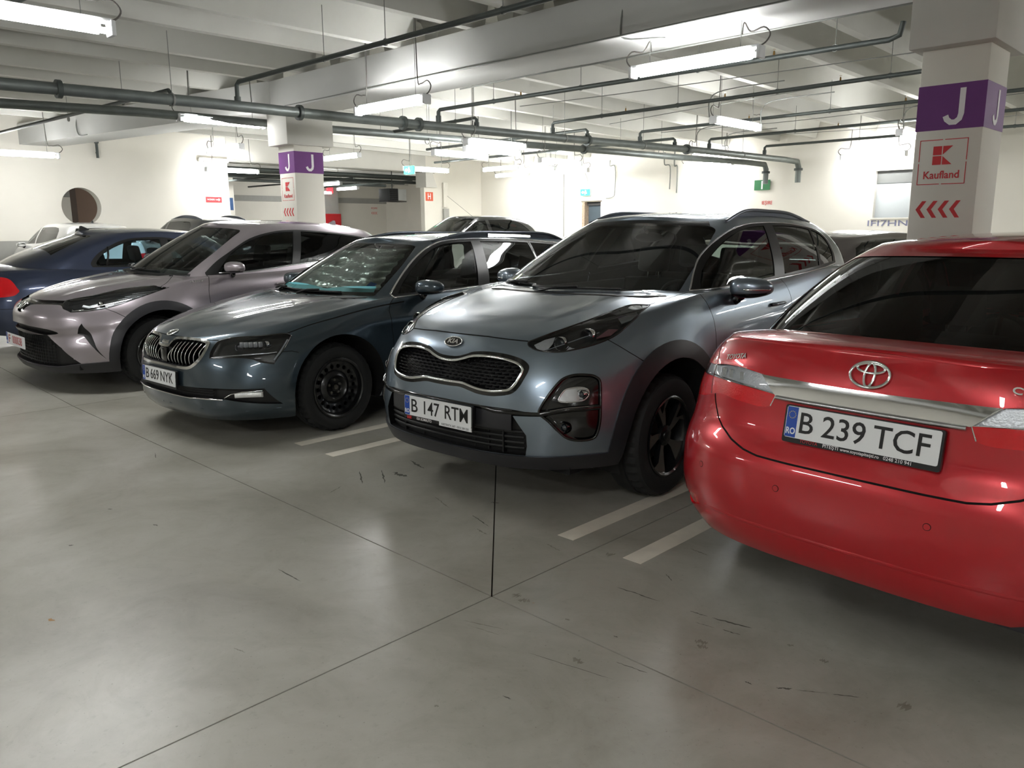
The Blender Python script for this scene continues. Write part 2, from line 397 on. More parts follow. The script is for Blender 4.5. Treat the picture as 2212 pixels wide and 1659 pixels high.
polyface('painted_plate', [(-.1, -.302, 2.2), (.3, -.302, 2.2), (.3, -.302, 2.65), (-.1, -.302, 2.65)], MATS['blue_paint'], gc, 0.002, (0, -1, 0))

# ------------------------------------------------------------------ ceiling: deck, ribs, beams
ceil = empty('ceiling', (0, 0, 0), kind='structure')
boxo('deck', -36.8, XMAX+.3, YMIN-.3, 27.3, 4.5, 4.7, CONC2, ceil)
def rib(xc, y0, y1, z0, z1, par=None):
    """tapering stem of a double tee; underside z0 at y0, z1 at y1, rounded inside corners"""
    bm = bmesh.new(); rings = []
    prof = [(-0.34, 0.62), (-0.24, 0.56), (-0.17, 0.44), (-0.065, 0.0), (0.065, 0.0), (0.17, 0.44), (0.24, 0.56), (0.34, 0.62)]
    for y, z in ((y0, z0), (y1, z1)):
        rings.append([bm.verts.new((xc+u, y, min(z+v*(4.5-z)/0.62, 4.502))) for u, v in prof])
    for k in range(len(prof)-1): bm.faces.new((rings[0][k], rings[0][k+1], rings[1][k+1], rings[1][k]))
    bm.faces.new(list(reversed(rings[0]))); bm.faces.new(rings[1]); bm.faces.new((rings[0][-1], rings[0][0], rings[1][0], rings[1][-1]))
    bmesh.ops.recalc_face_normals(bm, faces=bm.faces)
    return obj('rib', bm, CONC2, ceil, auto=35)
ribx = []
x = -4.35
while x > -21.7: ribx += [x, x-1.0]; x -= 2.5
x = -1.85
while x < XMAX: ribx += [x, x-1.0]; x += 2.5
for xr in sorted(ribx):
    rib(xr, 7.9, 20.75, 3.92, 3.74)
    rib(xr, -8.3, 7.45, 3.98, 3.98)
for xr in np.arange(-35.5, -22.6, 1.25): rib(float(xr), YMIN, 27, 3.75, 3.75)
BEAMM = mat('beam_concrete', srgb(198, 199, 197), 0.8, noise=0.05, nscale=1.2)
tag(boxo('beam', -12.9, XMAX, 7.25, 8.10, 3.50, 3.98, BEAMM, bev=0.012), label='long concrete beam carried by the two columns marked J', cat='beam')
bm = bmesh.new()
prism(bm, [(-12.9, 7.25), (-22.1, 5.72), (-22.1, 6.55), (-12.9, 8.1)], 3.52, 3.99, lambda u, v, d: (u, v, d))
tag(obj('beam', bm, BEAMM), label='concrete beam running from the left J column into the left wall', cat='beam')
tag(boxo('beam', -22.0, XMAX, -9.2, -8.4, 3.50, 3.98, BEAMM, bev=0.012), label='concrete beam across the aisle behind the camera', cat='beam')
# ------------------------------------------------------------------ columns
def jcol(cx, label, left):
    c = empty('column', (cx, 7.4, 0), label=label, cat='column')
    hw = 0.255
    boxo('shaft', -hw, hw, 0, 0.57, 0, 2.94, WHITE, c, bev=0.012)
    boxo('capital', -0.32, 0.32, -0.15, 0.76, 2.92, 3.50, CONC, c, bev=0.01)
    zt, zb = (2.82, 2.46) if left else (2.64, 2.28); zm = (zt+zb)/2
    bm = bmesh.new(); e = 0.0025
    box(bm, -hw-e, hw+e, -e, 0.57+e, zb, zt); obj('purple_band', bm, PURPLE, c)
    for (fx, fm) in ((0.0, 0), (0.0, 1)):
        s = 0.30
        if fm == 0: F = frame((0.03, -e-0.001, zm), (1, 0, 0), (0, 0, 1))
        else: F = frame((hw+e+0.001, 0.30, zm), (0, 1, 0), (0, 0, 1))
        bmj = bmesh.new(); P = []
        pts = [(0.055, 0.14), (0.055, -0.06), (0.045, -0.10), (0.015, -0.125), (-0.02, -0.125), (-0.05, -0.10), (-0.062, -0.07)]
        L = []; R = []
        for i, p in enumerate(pts):
            a = Vector(pts[max(i-1, 0)]+(0,)); b = Vector(pts[min(i+1, len(pts)-1)]+(0,)); d = (b-a).normalized(); n = Vector((-d.y, d.x, 0))*0.022
            L.append(Vector(p+(0,))+n); R.append(Vector(p+(0,))-n)
        vs = [bmj.verts.new(F @ Vector((v.x, v.y, 0.002))) for v in L] + [bmj.verts.new(F @ Vector((v.x, v.y, 0.002))) for v in R]
        n_ = len(pts)
        for i in range(n_-1): bmj.faces.new((vs[i], vs[i+1], vs[n_+i+1], vs[n_+i]))
        bmesh.ops.recalc_face_normals(bmj, faces=bmj.faces)
        bmesh.ops.solidify(bmj, geom=list(bmj.faces), thickness=0.001)
        obj('letter', bmj, WHITEP, c)
    # stencilled shop logo and arrows on the front face
    z0, z1, x0, x1 = (2.00, 2.385, -0.20, 0.19) if left else (1.84, 2.205, -0.21, 0.16)
    y = -0.0015
    def bar(nm, xa, xb, za, zb_): return polyface(nm, [(xa, y, za), (xb, y, za), (xb, y, zb_), (xa, y, zb_)], REDP, c, 0.001, (0, -1, 0))
    t = 0.006; xm = (x0+x1)/2; zm2 = (z0+z1)/2; g = 0.008
    lf = empty('logo_frame'); lf.parent = c
    for a, b in ((x0, xm-g), (xm+g, x1)):
        bar('frame_bar', a, b, z1-t, z1).parent = lf; bar('frame_bar', a, b, z0, z0+t).parent = lf
    for a, b in ((z0, zm2-g), (zm2+g, z1)):
        bar('frame_bar', x0, x0+t, a, b).parent = lf; bar('frame_bar', x1-t, x1, a, b).parent = lf
    q = 0.075; kx = xm-0.005; kz = z0+0.235
    lg = empty('shop_logo'); lg.parent = c
    G = 0.004
    for poly in ([(-q*.95, G), (-G, G), (-G, q), (-q*.95, q)], [(-q*.95, -G), (-G, -G), (-G, -q), (-q*.95, -q)],
                 [(G, .006), (G, q), (q*1.05, q)], [(G, -.006), (G, -q), (q*1.05, -q)]):
        polyface('logo_block', [(kx+u, y, kz+v) for u, v in poly], REDP, c, 0.001, (0, -1, 0)).parent = lg
    text('shop_name', 'Kaufland', 0.088, REDP, c, frame((xm, y-.001, z0+0.075), (1, 0, 0), (0, 0, 1)), 0.92, 0.0004, 0.0015)
    zc = 1.80 if left else 1.635
    for i in range(4):
        xa = (-0.20 if not left else -0.19) + i*0.088
        P = [(xa, zc), (xa+.048, zc+.07), (xa+.082, zc+.07), (xa+.036, zc), (xa+.082, zc-.07), (xa+.048, zc-.07)]
        polyface('arrow_mark', [(u, y, v) for u, v in P], REDP, c, 0.001, (0, -1, 0))
    return c
jcol(-2.19, 'white concrete column at right marked J on purple, behind the red sedan', False)
jcol(-12.73, 'white concrete column at left marked J on purple, left of centre in the distance', True)

# ------------------------------------------------------------------ fluorescent fixtures
def fixture(x, y, z, o, label, L=1.52, hang=True, on=True, ztop=3.9):
    f = empty('fluorescent_light', (x, y, z), 0 if o == 'X' else PI/2, label=label, cat='ceiling light', group='strip lights')
    h = L/2
    boxo('housing', -h, h, -0.05, 0.05, 0.055, 0.085, FIXM, f, bev=0.006)
    for s in (-1, 1): boxo('end_cap', s*h-0.02, s*h+0.02, -0.062, 0.062, -0.045, 0.075, FIXM, f, bev=0.008)
    bm = bmesh.new()
    for dy in (-0.028, 0.028): tube(bm, [(-h+.03, dy, -0.005), (h-.03, dy, -0.005)], 0.018, 8)
    obj('tube', bm, TUBEM if on else FIXM, f, auto=60)
    n = 7; V = []
    for X in (-h+.10, h-.10):
        for k in range(n):
            a = PI + PI*k/(n-1); V.append((X, 0.066*math.cos(a), 0.058+0.100*math.sin(a)))
    pyobj('diffuser', V, [(k, k+1, n+k+1, n+k) for k in range(n-1)], DIFFM if on else FIXD, f, auto=60)
    if hang:
        for s in (-1, 1):
            tubeo('hanger', [(s*(h-.22), 0, 0.08), (s*(h-.22), 0, ztop-z)], 0.004, CONDUIT, f, n=5)
            pts = [(s*(h-.22), 0.02, ztop-z-.15), (s*(h-.2), 0.02, 0.32), (s*(h-.12), 0.01, 0.22), (s*(h+.02), 0, 0.24), (s*(h+.09), 0, 0.17), (s*(h+.05), 0, 0.10), (s*(h-.02), 0, 0.07)]
            tubeo('cable', smooth3(pts, 4), 0.008, CABLE, f, n=6)
    return f
def smooth3(P, n=5, closed=False):
    P = [Vector(p) for p in P]; out = []; N = len(P); rng = range(N if closed else N-1)
    for i in rng:
        if closed: a, b, c, d = P[i-1], P[i], P[(i+1) % N], P[(i+2) % N]
        else: a, b, c, d = P[max(i-1, 0)], P[i], P[i+1], P[min(i+2, N-1)]
        for k in range(n):
            t = k/n
            out.append(0.5*((2*b) + (c-a)*t + (2*a-5*b+4*c-d)*t*t + (-a+3*b-3*c+d)*t**3))
    if not closed: out.append(P[-1])
    return out
LT = [(-7.15, 1.87, 3.10, 'Y', 'long strip light at the top left corner, nearest of all'),
      (-19.65, 5.10, 3.10, 'Y', 'strip light hanging before the left wall above the round hole'),
      (-13.25, 6.55, 3.28, 'Y', 'strip light touching the left side of the left column capital'),
      (-9.0, 6.85, 3.12, 'X', 'strip light under the beam just right of the left column'),
      (-17.0, 8.4, 3.22, 'X', 'strip light left of the left column in front of the left wall'),
      (-21.4, 10.75, 3.10, 'Y', 'short looking strip light at the end of the left wall'),
      (-17.6, 11.8, 3.28, 'X', 'strip light just right of the left column, above the far opening'),
      (-10.9, 10.7, 3.02, 'Y', 'upper of two strip lights side by side below the pipes near the centre'),
      (-11.9, 11.6, 3.02, 'Y', 'lower of two strip lights side by side below the pipes near the centre'),
      (-13.1, 11.8, 3.04, 'Y', 'strip light left of the pair below the pipes near the centre'),
      (-17.4, 14.4, 3.08, 'Y', 'strip light beside the green exit lamp'),
      (-17.5, 17.4, 3.26, 'X', 'leftmost strip light of the group by the room corner'),
      (-19.2, 19.6, 3.25, 'X', 'small low strip light closest to the room corner'),
      (-16.7, 18.1, 3.20, 'X', 'second strip light from the left by the room corner'),
      (-13.4, 15.4, 3.10, 'Y', 'pale strip light above the door group, turned away from the others'),
      (-16.2, 19.0, 3.17, 'X', 'rightmost strip light of the group left of the dark door'),
      (-4.75, 7.55, 3.16, 'X', 'large strip light under the beam above the blue grey sport utility car'),
      (-7.0, 12.55, 3.18, 'Y', 'strip light hanging in the right bay below two bent conduits'),
      (-9.8, 16.4, 3.12, 'Y', 'strip light at the end of the main pipes'),
      (-12.1, 20.2, 3.20, 'X', 'strip light before the back wall left of the green I sign'),
      (-7.6, 20.2, 3.15, 'X', 'strip light before the back wall left of the right column'),
      (-5.45, 16.4, 3.15, 'Y', 'strip light half hidden behind the right column')]
for x, y, z, o, lb in LT: fixture(x, y, z, o, lb, ztop=3.52 if abs(y-7.5) < .5 else 4.5)
for x, y, o in ((-0.5, -1.2, 'Y'), (-5.0, -4.5, 'X'), (2.0, -4.5, 'X'), (-12.0, -6.5, 'X'), (8.5, -4.5, 'X'),  # unseen fill lamps added along the grid; the first brightens the near floor
                (2.5, 7.55, 'X'), (8.5, 7.55, 'X'), (0.5, 12.5, 'Y'), (6.5, 12.5, 'Y'), (2.5, 17.5, 'X'), (10.5, 17.5, 'X'), (-20, -2.0, 'Y')):
    fixture(x, y, 3.12, o, 'fill strip light added outside the picture over the aisle or bays', ztop=4.5)
for x, y, o in ((-27.5, 13.2, 'X'), (-27.0, 17.5, 'X'), (-29.5, 20.0, 'X'), (-33.0, 15.5, 'X'), (-33.5, 21.0, 'Y'), (-34, 4.0, 'Y'), (-27, 23.5, 'X')):
    fixture(x, y, 3.2, o, 'strip light in the hall beyond the left wall', ztop=4.5)
# ------------------------------------------------------------------ car body generator
def pch(xs, ys):
    """monotone cubic interpolation"""
    xs = np.array(xs, float); ys = np.array(ys, float); h = np.diff(xs); d = np.diff(ys)/h; m = np.zeros(len(xs))
    for i in range(1, len(xs)-1):
        if d[i-1]*d[i] > 0:
            w1 = 2*h[i]+h[i-1]; w2 = h[i]+2*h[i-1]; m[i] = (w1+w2)/(w1/d[i-1]+w2/d[i])
    m[0] = d[0]; m[-1] = d[-1]
    def f(t):
        t = min(max(float(t), xs[0]), xs[-1]); i = int(min(max(np.searchsorted(xs, t)-1, 0), len(xs)-2)); s = (t-xs[i])/h[i]
        return float((1+2*s)*(1-s)**2*ys[i] + s*(1-s)**2*h[i]*m[i] + s*s*(3-2*s)*ys[i+1] + s*s*(s-1)*h[i]*m[i+1])
    return f
def P_(d): return pch(*zip(*d))
def sstep(a, b, x):
    t = min(max((x-a)/(b-a), 0), 1); return t*t*(3-2*t)
class Shell:
    """half body (x>=0): lower shell + deck rows, and greenhouse + roof, as dense quads"""
    def __init__(s, S, nf=26, ns=60, nr=20, nv=34, nd=14):
        s.S = S; V = []; F = []
        ring_t = [('f', i/nf) for i in range(nf)] + [('s', i/ns) for i in range(ns)] + [('r', i/nr) for i in range(nr+1)]
        def outline(k, t, v, G):
            w = G['w'](v); Lf, Lr = G['Lf'](v), G['Lr'](v)
            if k == 'f':
                th = t*PI/2; x = w*math.sin(th)**(2/G['nf'](v)); return x, None, Lf*(1-math.cos(th)**(2/G['mf'](v)))
            if k == 'r':
                th = (1-t)*PI/2; x = w*math.sin(th)**(2/G['nr'](v)) if t < 1 else 0.0; return x, None, Lr*(1-math.cos(th)**(2/G['mr'](v)))
            return w, t, None
        def grid(G, nv_):
            nodes = {}
            for j in range(nv_+1):
                v = j/nv_
                for i, (k, t) in enumerate(ring_t):
                    x1, _, d1 = outline(k, t, 1.0, G); x0, _, d0 = outline(k, t, 0.0, G)
                    def ypos(dd, vv, z):
                        yf, yr = G['F'](z), G['R'](z)
                        if k == 'f': return yf+dd
                        if k == 'r': return yr-dd
                        a = yf+G['Lf'](vv); b = yr-G['Lr'](vv); return a+(b-a)*t
                    zt = G['zt0']; 
                    y1 = ypos(d1, 1.0, G['zt'](G['yc'] if False else 0) if False else 9)
                    y0 = ypos(d0, 0.0, -9)
                    zt = G['zt'](y1); zb = G['zb'](y0)
                    z = zb+(zt-zb)*v
                    if G.get('zw'): z = zb+(zt-zb)*G['zw'](v)
                    xx, _, dd = outline(k, t, v, G)
                    # nose profile is a function of height on the centre line
                    zc = G['zc'](k, v)
                    y = ypos(dd, v, zc)
                    xx *= G['sy'](y)
                    p = [xx, y, z]
                    if G.get('disp'): p = G['disp'](p, k, t, v)
                    if i == 0 or i == len(ring_t)-1: p[0] = 0.0
                    nodes[i, j] = len(V); V.append(tuple(p))
            return nodes
        n = len(ring_t)
        L = s.lower_params(S); s.nl = grid(L, nv)
        for i in range(n-1):
            for j in range(nv): F.append((s.nl[i, j], s.nl[i+1, j], s.nl[i+1, j+1], s.nl[i, j+1]))
        # deck rows (hood, boot lid, shoulder strip)
        Gh = s.green_params(S)
        foot = s.footprint(Gh)
        rows = []
        for i in range(n):
            e = V[s.nl[i, nv]]; xe, ye, ze = e
            xg = foot(ye)
            s1 = max(0.0, min(1.0, 1-(xg-0.03)/max(xe, 1e-6))) if xg > 0.05 else 1.0
            row = [s.nl[i, nv]]
            for q in range(1, nd+1):
                t = s1*q/nd; x = xe*(1-t)
                zs = S['deck'](ye); P = S.get('crown', 2.2)
                z = ze + (max(zs, ze-.2)-ze)*(1-(1-t)**P)
                z += S['ridge'](x, ye) if S.get('ridge') else 0
                row.append(len(V)); V.append((x, ye, z))
            rows.append(row)
        for i in range(n-1):
            for q in range(nd):
                a, b, c, d = rows[i][q], rows[i+1][q], rows[i+1][q+1], rows[i][q+1]
                F.append((a, b, c, d))
        s.nF_low = len(F)
        g = grid(Gh, 22)
        for i in range(n-1):
            for j in range(22): F.append((g[i, j], g[i+1, j], g[i+1, j+1], g[i, j+1]))
        rows = []
        for i in range(n):
            xe, ye, ze = V[g[i, 22]]; row = [g[i, 22]]
            for q in range(1, nd+1):
                t = q/nd; x = xe*(1-t); z = ze + (S['roof'](ye)-ze)*(1-(1-t)**2.0)
                row.append(len(V)); V.append((x, ye, z))
            rows.append(row)
        for i in range(n-1):
            for q in range(nd): F.append((rows[i][q], rows[i+1][q], rows[i+1][q+1], rows[i][q+1]))
        s.V = V; s.F = F
        # merge the doubles on the centre line and make the analytic normals
        bm = bmesh.new(); vs = [bm.verts.new(v) for v in V]
        lay = bm.faces.layers.int.new('gh')
        for k, f in enumerate(F):
            try: q = bm.faces.new([vs[i] for i in f]); q[lay] = 0 if k < s.nF_low else 1; q.smooth = True
            except ValueError: pass
        bmesh.ops.remove_doubles(bm, verts=bm.verts, dist=2e-5)
        bad = [f for f in bm.faces if f.calc_area() < 1e-9]
        bmesh.ops.delete(bm, geom=bad, context='FACES')
        bm.normal_update()
        # outward orientation
        flip = []
        for f in bm.faces:
            c = f.calc_center_median(); 
            ref = Vector((c.x*1.2, (c.y-S['L']*.5)*0.35, (c.z-0.55)*0.8))
            if f.normal.dot(ref) < 0: flip.append(f)
        bmesh.ops.reverse_faces(bm, faces=flip)
        bmesh.ops.recalc_face_normals(bm, faces=bm.faces)
        if sum(f.normal.z for f in bm.faces if f.calc_center_median().z > S['H']*.95) < 0: bmesh.ops.reverse_faces(bm, faces=list(bm.faces))
        bm.normal_update()
        s.bm = bm
        bm.verts.ensure_lookup_table(); bm.faces.ensure_lookup_table()
        s.nrm = []
        for v in bm.verts:
            nn = v.normal.copy()
            if abs(v.co.x) < 1e-5: nn.x = 0; nn.normalize()
            s.nrm.append(nn)
        s.bp = [v.co.copy() for v in bm.verts]; s.bf = [[v.index for v in f.verts] for f in bm.faces]
        s.bvh = BVHTree.FromPolygons(s.bp, s.bf)
        s.reg = bm.faces.layers.int.new('reg')
    def lower_params(s, S):
        zf0, zf1 = S['zbot'](0), S['ztop'](0)
        zr0, zr1 = S['zbot'](S['L']), S['ztop'](S['L'])
        nose, tail = P_(S['nose']), P_(S['tail'])
        def zc(k, v):
            return (zf0+(zf1-zf0)*v, zr0+(zr1-zr0)*v)
        G = dict(w=P_(S['wid']), Lf=P_(S['Lf']), Lr=P_(S['Lr']), nf=P_(S['nf']), mf=P_(S['mf']), nr=P_(S['nr']), mr=P_(S['mr']),
                 zt=S['ztop'], zb=S['zbot'], zt0=0, yc=0, sy=P_(S['sy']), disp=S.get('disp'))
        def F(z):
            if z == 9: return nose(zf1)
            if z == -9: return nose(zf0)
            return nose(z[0])
        def R(z):
            if z == 9: return tail(zr1)
            if z == -9: return tail(zr0)
            return tail(z[1])
        G['F'] = F; G['R'] = R; G['zc'] = zc
        return G
    def green_params(s, S):
        g = S['gh']; ws, bg = P_(g['ws']), P_(g['bg'])
        G = dict(w=P_(g['wid']), Lf=P_(g['Lf']), Lr=P_(g['Lr']), nf=P_(g['nf']), mf=P_(g['mf']), nr=P_(g['nr']), mr=P_(g['mr']),
                 zt=g['ztop'], zb=g['zbot'], zt0=0, yc=0, sy=P_(g['sy']), disp=g.get('disp'))
        G['F'] = lambda z: ws(1.0) if z == 9 else (ws(0.0) if z == -9 else ws(z))
        G['R'] = lambda z: bg(1.0) if z == 9 else (bg(0.0) if z == -9 else bg(z))
        G['zc'] = lambda k, v: v
        s.g = g
        return G
    def footprint(s, G):
        yf, yr = G['F'](0.08), G['R'](0.08); v = 0.08
        def f(y):
            w = G['w'](v)*G['sy'](y); Lf, Lr = G['Lf'](v), G['Lr'](v); nf, mf, nr, mr = G['nf'](v), G['mf'](v), G['nr'](v), G['mr'](v)
            if y <= yf or y >= yr: return 0.0
            if y < yf+Lf:
                return w*max(0, 1-(1-(y-yf)/Lf)**mf)**(1/nf)
            if y > yr-Lr: return w*max(0, 1-(1-(yr-y)/Lr)**mr)**(1/nr)
            return w
        return f
    # ---- queries
    def normal_at(s, p):
        co, n, i, d = s.bvh.find_nearest(p)
        f = s.bf[i]; w = poly_3d_calc([s.bp[k] for k in f], co)
        q = Vector((0, 0, 0))
        for k, a in zip(f, w): q += s.nrm[k]*a
        return q.normalized()
    def hit(s, u, v, axis, sgn=1):
        """project a 2D point on the shell. 'y': (x,z) from the front; 'Y': (x,z) from behind; 'x': (y,z) from the side; 'z': (x,y) from above"""
        if axis == 'y': o, d = Vector((abs(u), -2, v)), Vector((0, 1, 0))
        elif axis == 'Y': o, d = Vector((abs(u), 9, v)), Vector((0, -1, 0))
        elif axis == 'x': o, d = Vector((3, u, v)), Vector((-1, 0, 0))
        else: o, d = Vector((abs(u), v, 5)), Vector((0, 0, -1))
        h = s.bvh.ray_cast(o, d)
        if h[0] is None:
            h = s.bvh.find_nearest(o + d*(2.2 if axis != 'z' else 4))
        p = h[0].copy(); n = s.normal_at(p)
        if axis in 'yYz' and u < 0: p.x = -p.x; n.x = -n.x
        return p, n
    # ---- cutting
    def cut(s, poly, axis, rid, sel=None, only=None, gh=False):
        bm = s.bm; ghl = bm.faces.layers.int['gh']; ax = {'y': (0, 2), 'Y': (0, 2), 'x': (1, 2), 'z': (0, 1)}[axis]; dirv = {'y': Vector((0, 1, 0)), 'Y': Vector((0, 1, 0)), 'x': Vector((1, 0, 0)), 'z': Vector((0, 0, 1))}[axis]
        P = np.array(poly, float); lo, hi = P.min(0)-0.01, P.max(0)+0.01
        def okf(f):
            c = f.calc_center_median()
            if only is not None and f[s.reg] not in only: return False
            if gh and f[ghl] == 0: return False
            if axis == 'y' and f.normal.y > 0.05: return False
            if axis == 'Y' and f.normal.y < -0.05: return False
            if axis == 'x' and f.normal.x < 0.02: return False
            if axis == 'z' and f.normal.z < 0.05: return False
            return sel is None or sel(c)
        cand = []
        for f in bm.faces:
            a = [v.co[ax[0]] for v in f.verts]; b = [v.co[ax[1]] for v in f.verts]
            if max(a) < lo[0] or min(a) > hi[0] or max(b) < lo[1] or min(b) > hi[1]: continue
            if okf(f): cand.append(f)
        cand = set(cand)
        for i in range(len(P)):
            A, B = P[i], P[(i+1) % len(P)]; d = B-A; l = np.hypot(*d)
            if l < 1e-6: continue
            n2 = (-d[1]/l, d[0]/l); no = Vector((0, 0, 0)); no[ax[0]] = n2[0]; no[ax[1]] = n2[1]
            co = Vector((0, 0, 0)); co[ax[0]] = A[0]; co[ax[1]] = A[1]
            x0, x1 = min(A[0], B[0])-1e-5, max(A[0], B[0])+1e-5; y0, y1 = min(A[1], B[1])-1e-5, max(A[1], B[1])+1e-5
            fs = []
            for f in cand:
                if not f.is_valid: continue
                a = [v.co[ax[0]] for v in f.verts]; b = [v.co[ax[1]] for v in f.verts]
                if max(a) < x0 or min(a) > x1 or max(b) < y0 or min(b) > y1: continue
                dd = [(p-A[0])*n2[0]+(q-A[1])*n2[1] for p, q in zip(a, b)]
                if min(dd) > -1e-7 or max(dd) < 1e-7: continue
                fs.append(f)
            if not fs: continue
            es = {e for f in fs for e in f.edges}; vs = {v for f in fs for v in f.verts}
            tags = {f: f[s.reg] for f in fs}
            r = bmesh.ops.bisect_plane(bm, geom=list(fs)+list(es)+list(vs), dist=1e-6, plane_co=co, plane_no=no)
            for g in r['geom']:
                if isinstance(g, bmesh.types.BMFace): cand.add(g)
        cand = [f for f in cand if f.is_valid]
        out = []
        for f in cand:
            c = f.calc_center_median(); x, y = c[ax[0]], c[ax[1]]; ins = False
            j = len(P)-1
            for i in range(len(P)):
                if (P[i][1] > y) != (P[j][1] > y) and x < (P[j][0]-P[i][0])*(y-P[i][1])/(P[j][1]-P[i][1])+P[i][0]: ins = not ins
                j = i
            if ins: f[s.reg] = rid; out.append(f)
        return len(out)
    def groove(s, line, axis, rid, w=0.0045, sel=None, only=None):
        """narrow recessed shut line along an open 2D polyline"""
        P = [np.array(p, float) for p in line]; L, R = [], []
        for i in range(len(P)):
            d = P[min(i+1, len(P)-1)]-P[max(i-1, 0)]; d = d/max(np.hypot(*d), 1e-9); n = np.array((-d[1], d[0]))*w/2
            L.append(P[i]+n); R.append(P[i]-n)
        s.cut(L+R[::-1], axis, rid, sel, only)
    # ---- extraction
    def extract(s, rids, name, m, parent, mirror='join', off=0.0, direction=None, wall=False, auto_side=None, inner=None):
        """region faces as an object; off shifts inwards along the normal (or a direction); wall adds the rim around it"""
        bm = s.bm; rids = rids if isinstance(rids, (set, list, tuple)) else {rids}
        fs = [f for f in bm.faces if f[s.reg] in rids]
        if not fs: print('EMPTY region', name, rids); return []
        idx = {}; V = []; N = []; F = []
        rim = {}
        for f in fs:
            ids = []
            for v in f.verts:
                if v.index == -1 or True:
                    k = id(v) if False else v
                if v not in idx:
                    n = s.normal_at(v.co); p = v.co.copy()
                    if off: p = p - (Vector(direction)*-off if direction is not None else n*off)
                    idx[v] = len(V); V.append(p); N.append(n)
                ids.append(idx[v])
            F.append(tuple(ids))
        WF = []
        if wall:
            fset = set(fs)
            for f in fs:
                for l in f.loops:
                    e = l.edge
                    if sum(1 for q in e.link_faces if q in fset) == 1:
                        a, b = l.vert, l.link_loop_next.vert
                        if abs(a.co.x) < 1e-5 and abs(b.co.x) < 1e-5: continue
                        for v in (a, b):
                            if v not in rim: rim[v] = len(V); V.append(v.co.copy()); N.append(None)
                        WF.append((rim[a], rim[b], idx[b], idx[a]))
        res = []
        def build(flip, nm, par):
            vv = [((-p.x if flip else p.x), p.y, p.z) for p in V]
            ff = [tuple(reversed(f)) if flip else f for f in F+WF]
            return vv, ff
        def make(nm, vv, ff, nn):
            me = bpy.data.meshes.new(nm); me.from_pydata(vv, [], ff); me.update()
            for p in me.polygons: p.use_smooth = True
            ln = []
            for p in me.polygons:
                fn = p.normal
                for k in p.loop_indices:
                    vi = me.loops[k].vertex_index; n = nn[vi]
                    ln.append(tuple(n) if (n is not None and n.dot(fn) > 0.25) else tuple(fn))
            me.normals_split_custom_set(ln)
            return link(me, nm, m, parent)
        if mirror == 'join':
            v1, f1 = build(False, name, parent); v2, f2 = build(True, name, parent); o = len(v1)
            nn = N + [None if n is None else Vector((-n.x, n.y, n.z)) for n in N]
            return [make(name, v1+v2, f1+[tuple(i+o for i in f) for f in f2], nn)]
        for flip in ((False, True) if mirror == 'two' else (False,)):
            v1, f1 = build(flip, name, parent)
            res.append(make(name, v1, f1, [None if n is None else Vector((-n.x if flip else n.x, n.y, n.z)) for n in N]))
        return res
    def path(s, pts, axis, off=0.0):
        out = []; ns = []
        for u, v in pts:
            p, n = s.hit(u, v, axis); out.append(p+n*off); ns.append(n)
        return out, ns
    def trim(s, name, pts, axis, m, parent, w=0.012, h=0.006, closed=False, mirror=True, off=0.0):
        """bright strip lying on the shell"""
        P, N = s.path(pts, axis, off); res = []
        for sg in ((1, -1) if mirror else (1,)):
            bm = bmesh.new()
            tube(bm, [Vector((p.x*sg, p.y, p.z)) for p in P], h, 8, closed, rx=w/2, up=[Vector((n.x*sg, n.y, n.z)) for n in N])
            bmesh.ops.recalc_face_normals(bm, faces=bm.faces)
            res.append(obj(name, bm, m, parent, auto=60))
        return res
def crv(pts, n=5, closed=True):
    """smooth 2D curve; a point flagged 'c' is a sharp corner"""
    N = len(pts); out = []; Q = [np.array(p[:2], float) for p in pts]; C = [len(p) > 2 for p in pts]
    for i in range(N if closed else N-1):
        j = (i+1) % N
        a = Q[i-1] if (not C[i] and (closed or i > 0)) else Q[i]
        d = Q[(j+1) % N] if (not C[j] and (closed or j < N-1)) else Q[j]
        b, c = Q[i], Q[j]
        if C[i] and C[j]: out.append(tuple(b)); continue
        for k in range(n):
            t = k/n; out.append(tuple(0.5*((2*b)+(c-a)*t+(2*a-5*b+4*c-d)*t*t+(-a+3*b-3*c+d)*t**3)))
    if not closed: out.append(tuple(Q[-1]))
    return out
def circ(cx, cy, r, n=40, a0=0, a1=2*PI): return [(cx+r*math.cos(a0+(a1-a0)*k/n), cy+r*math.sin(a0+(a1-a0)*k/n)) for k in range(n if abs(a1-a0-2*PI) < 1e-6 else n+1)]
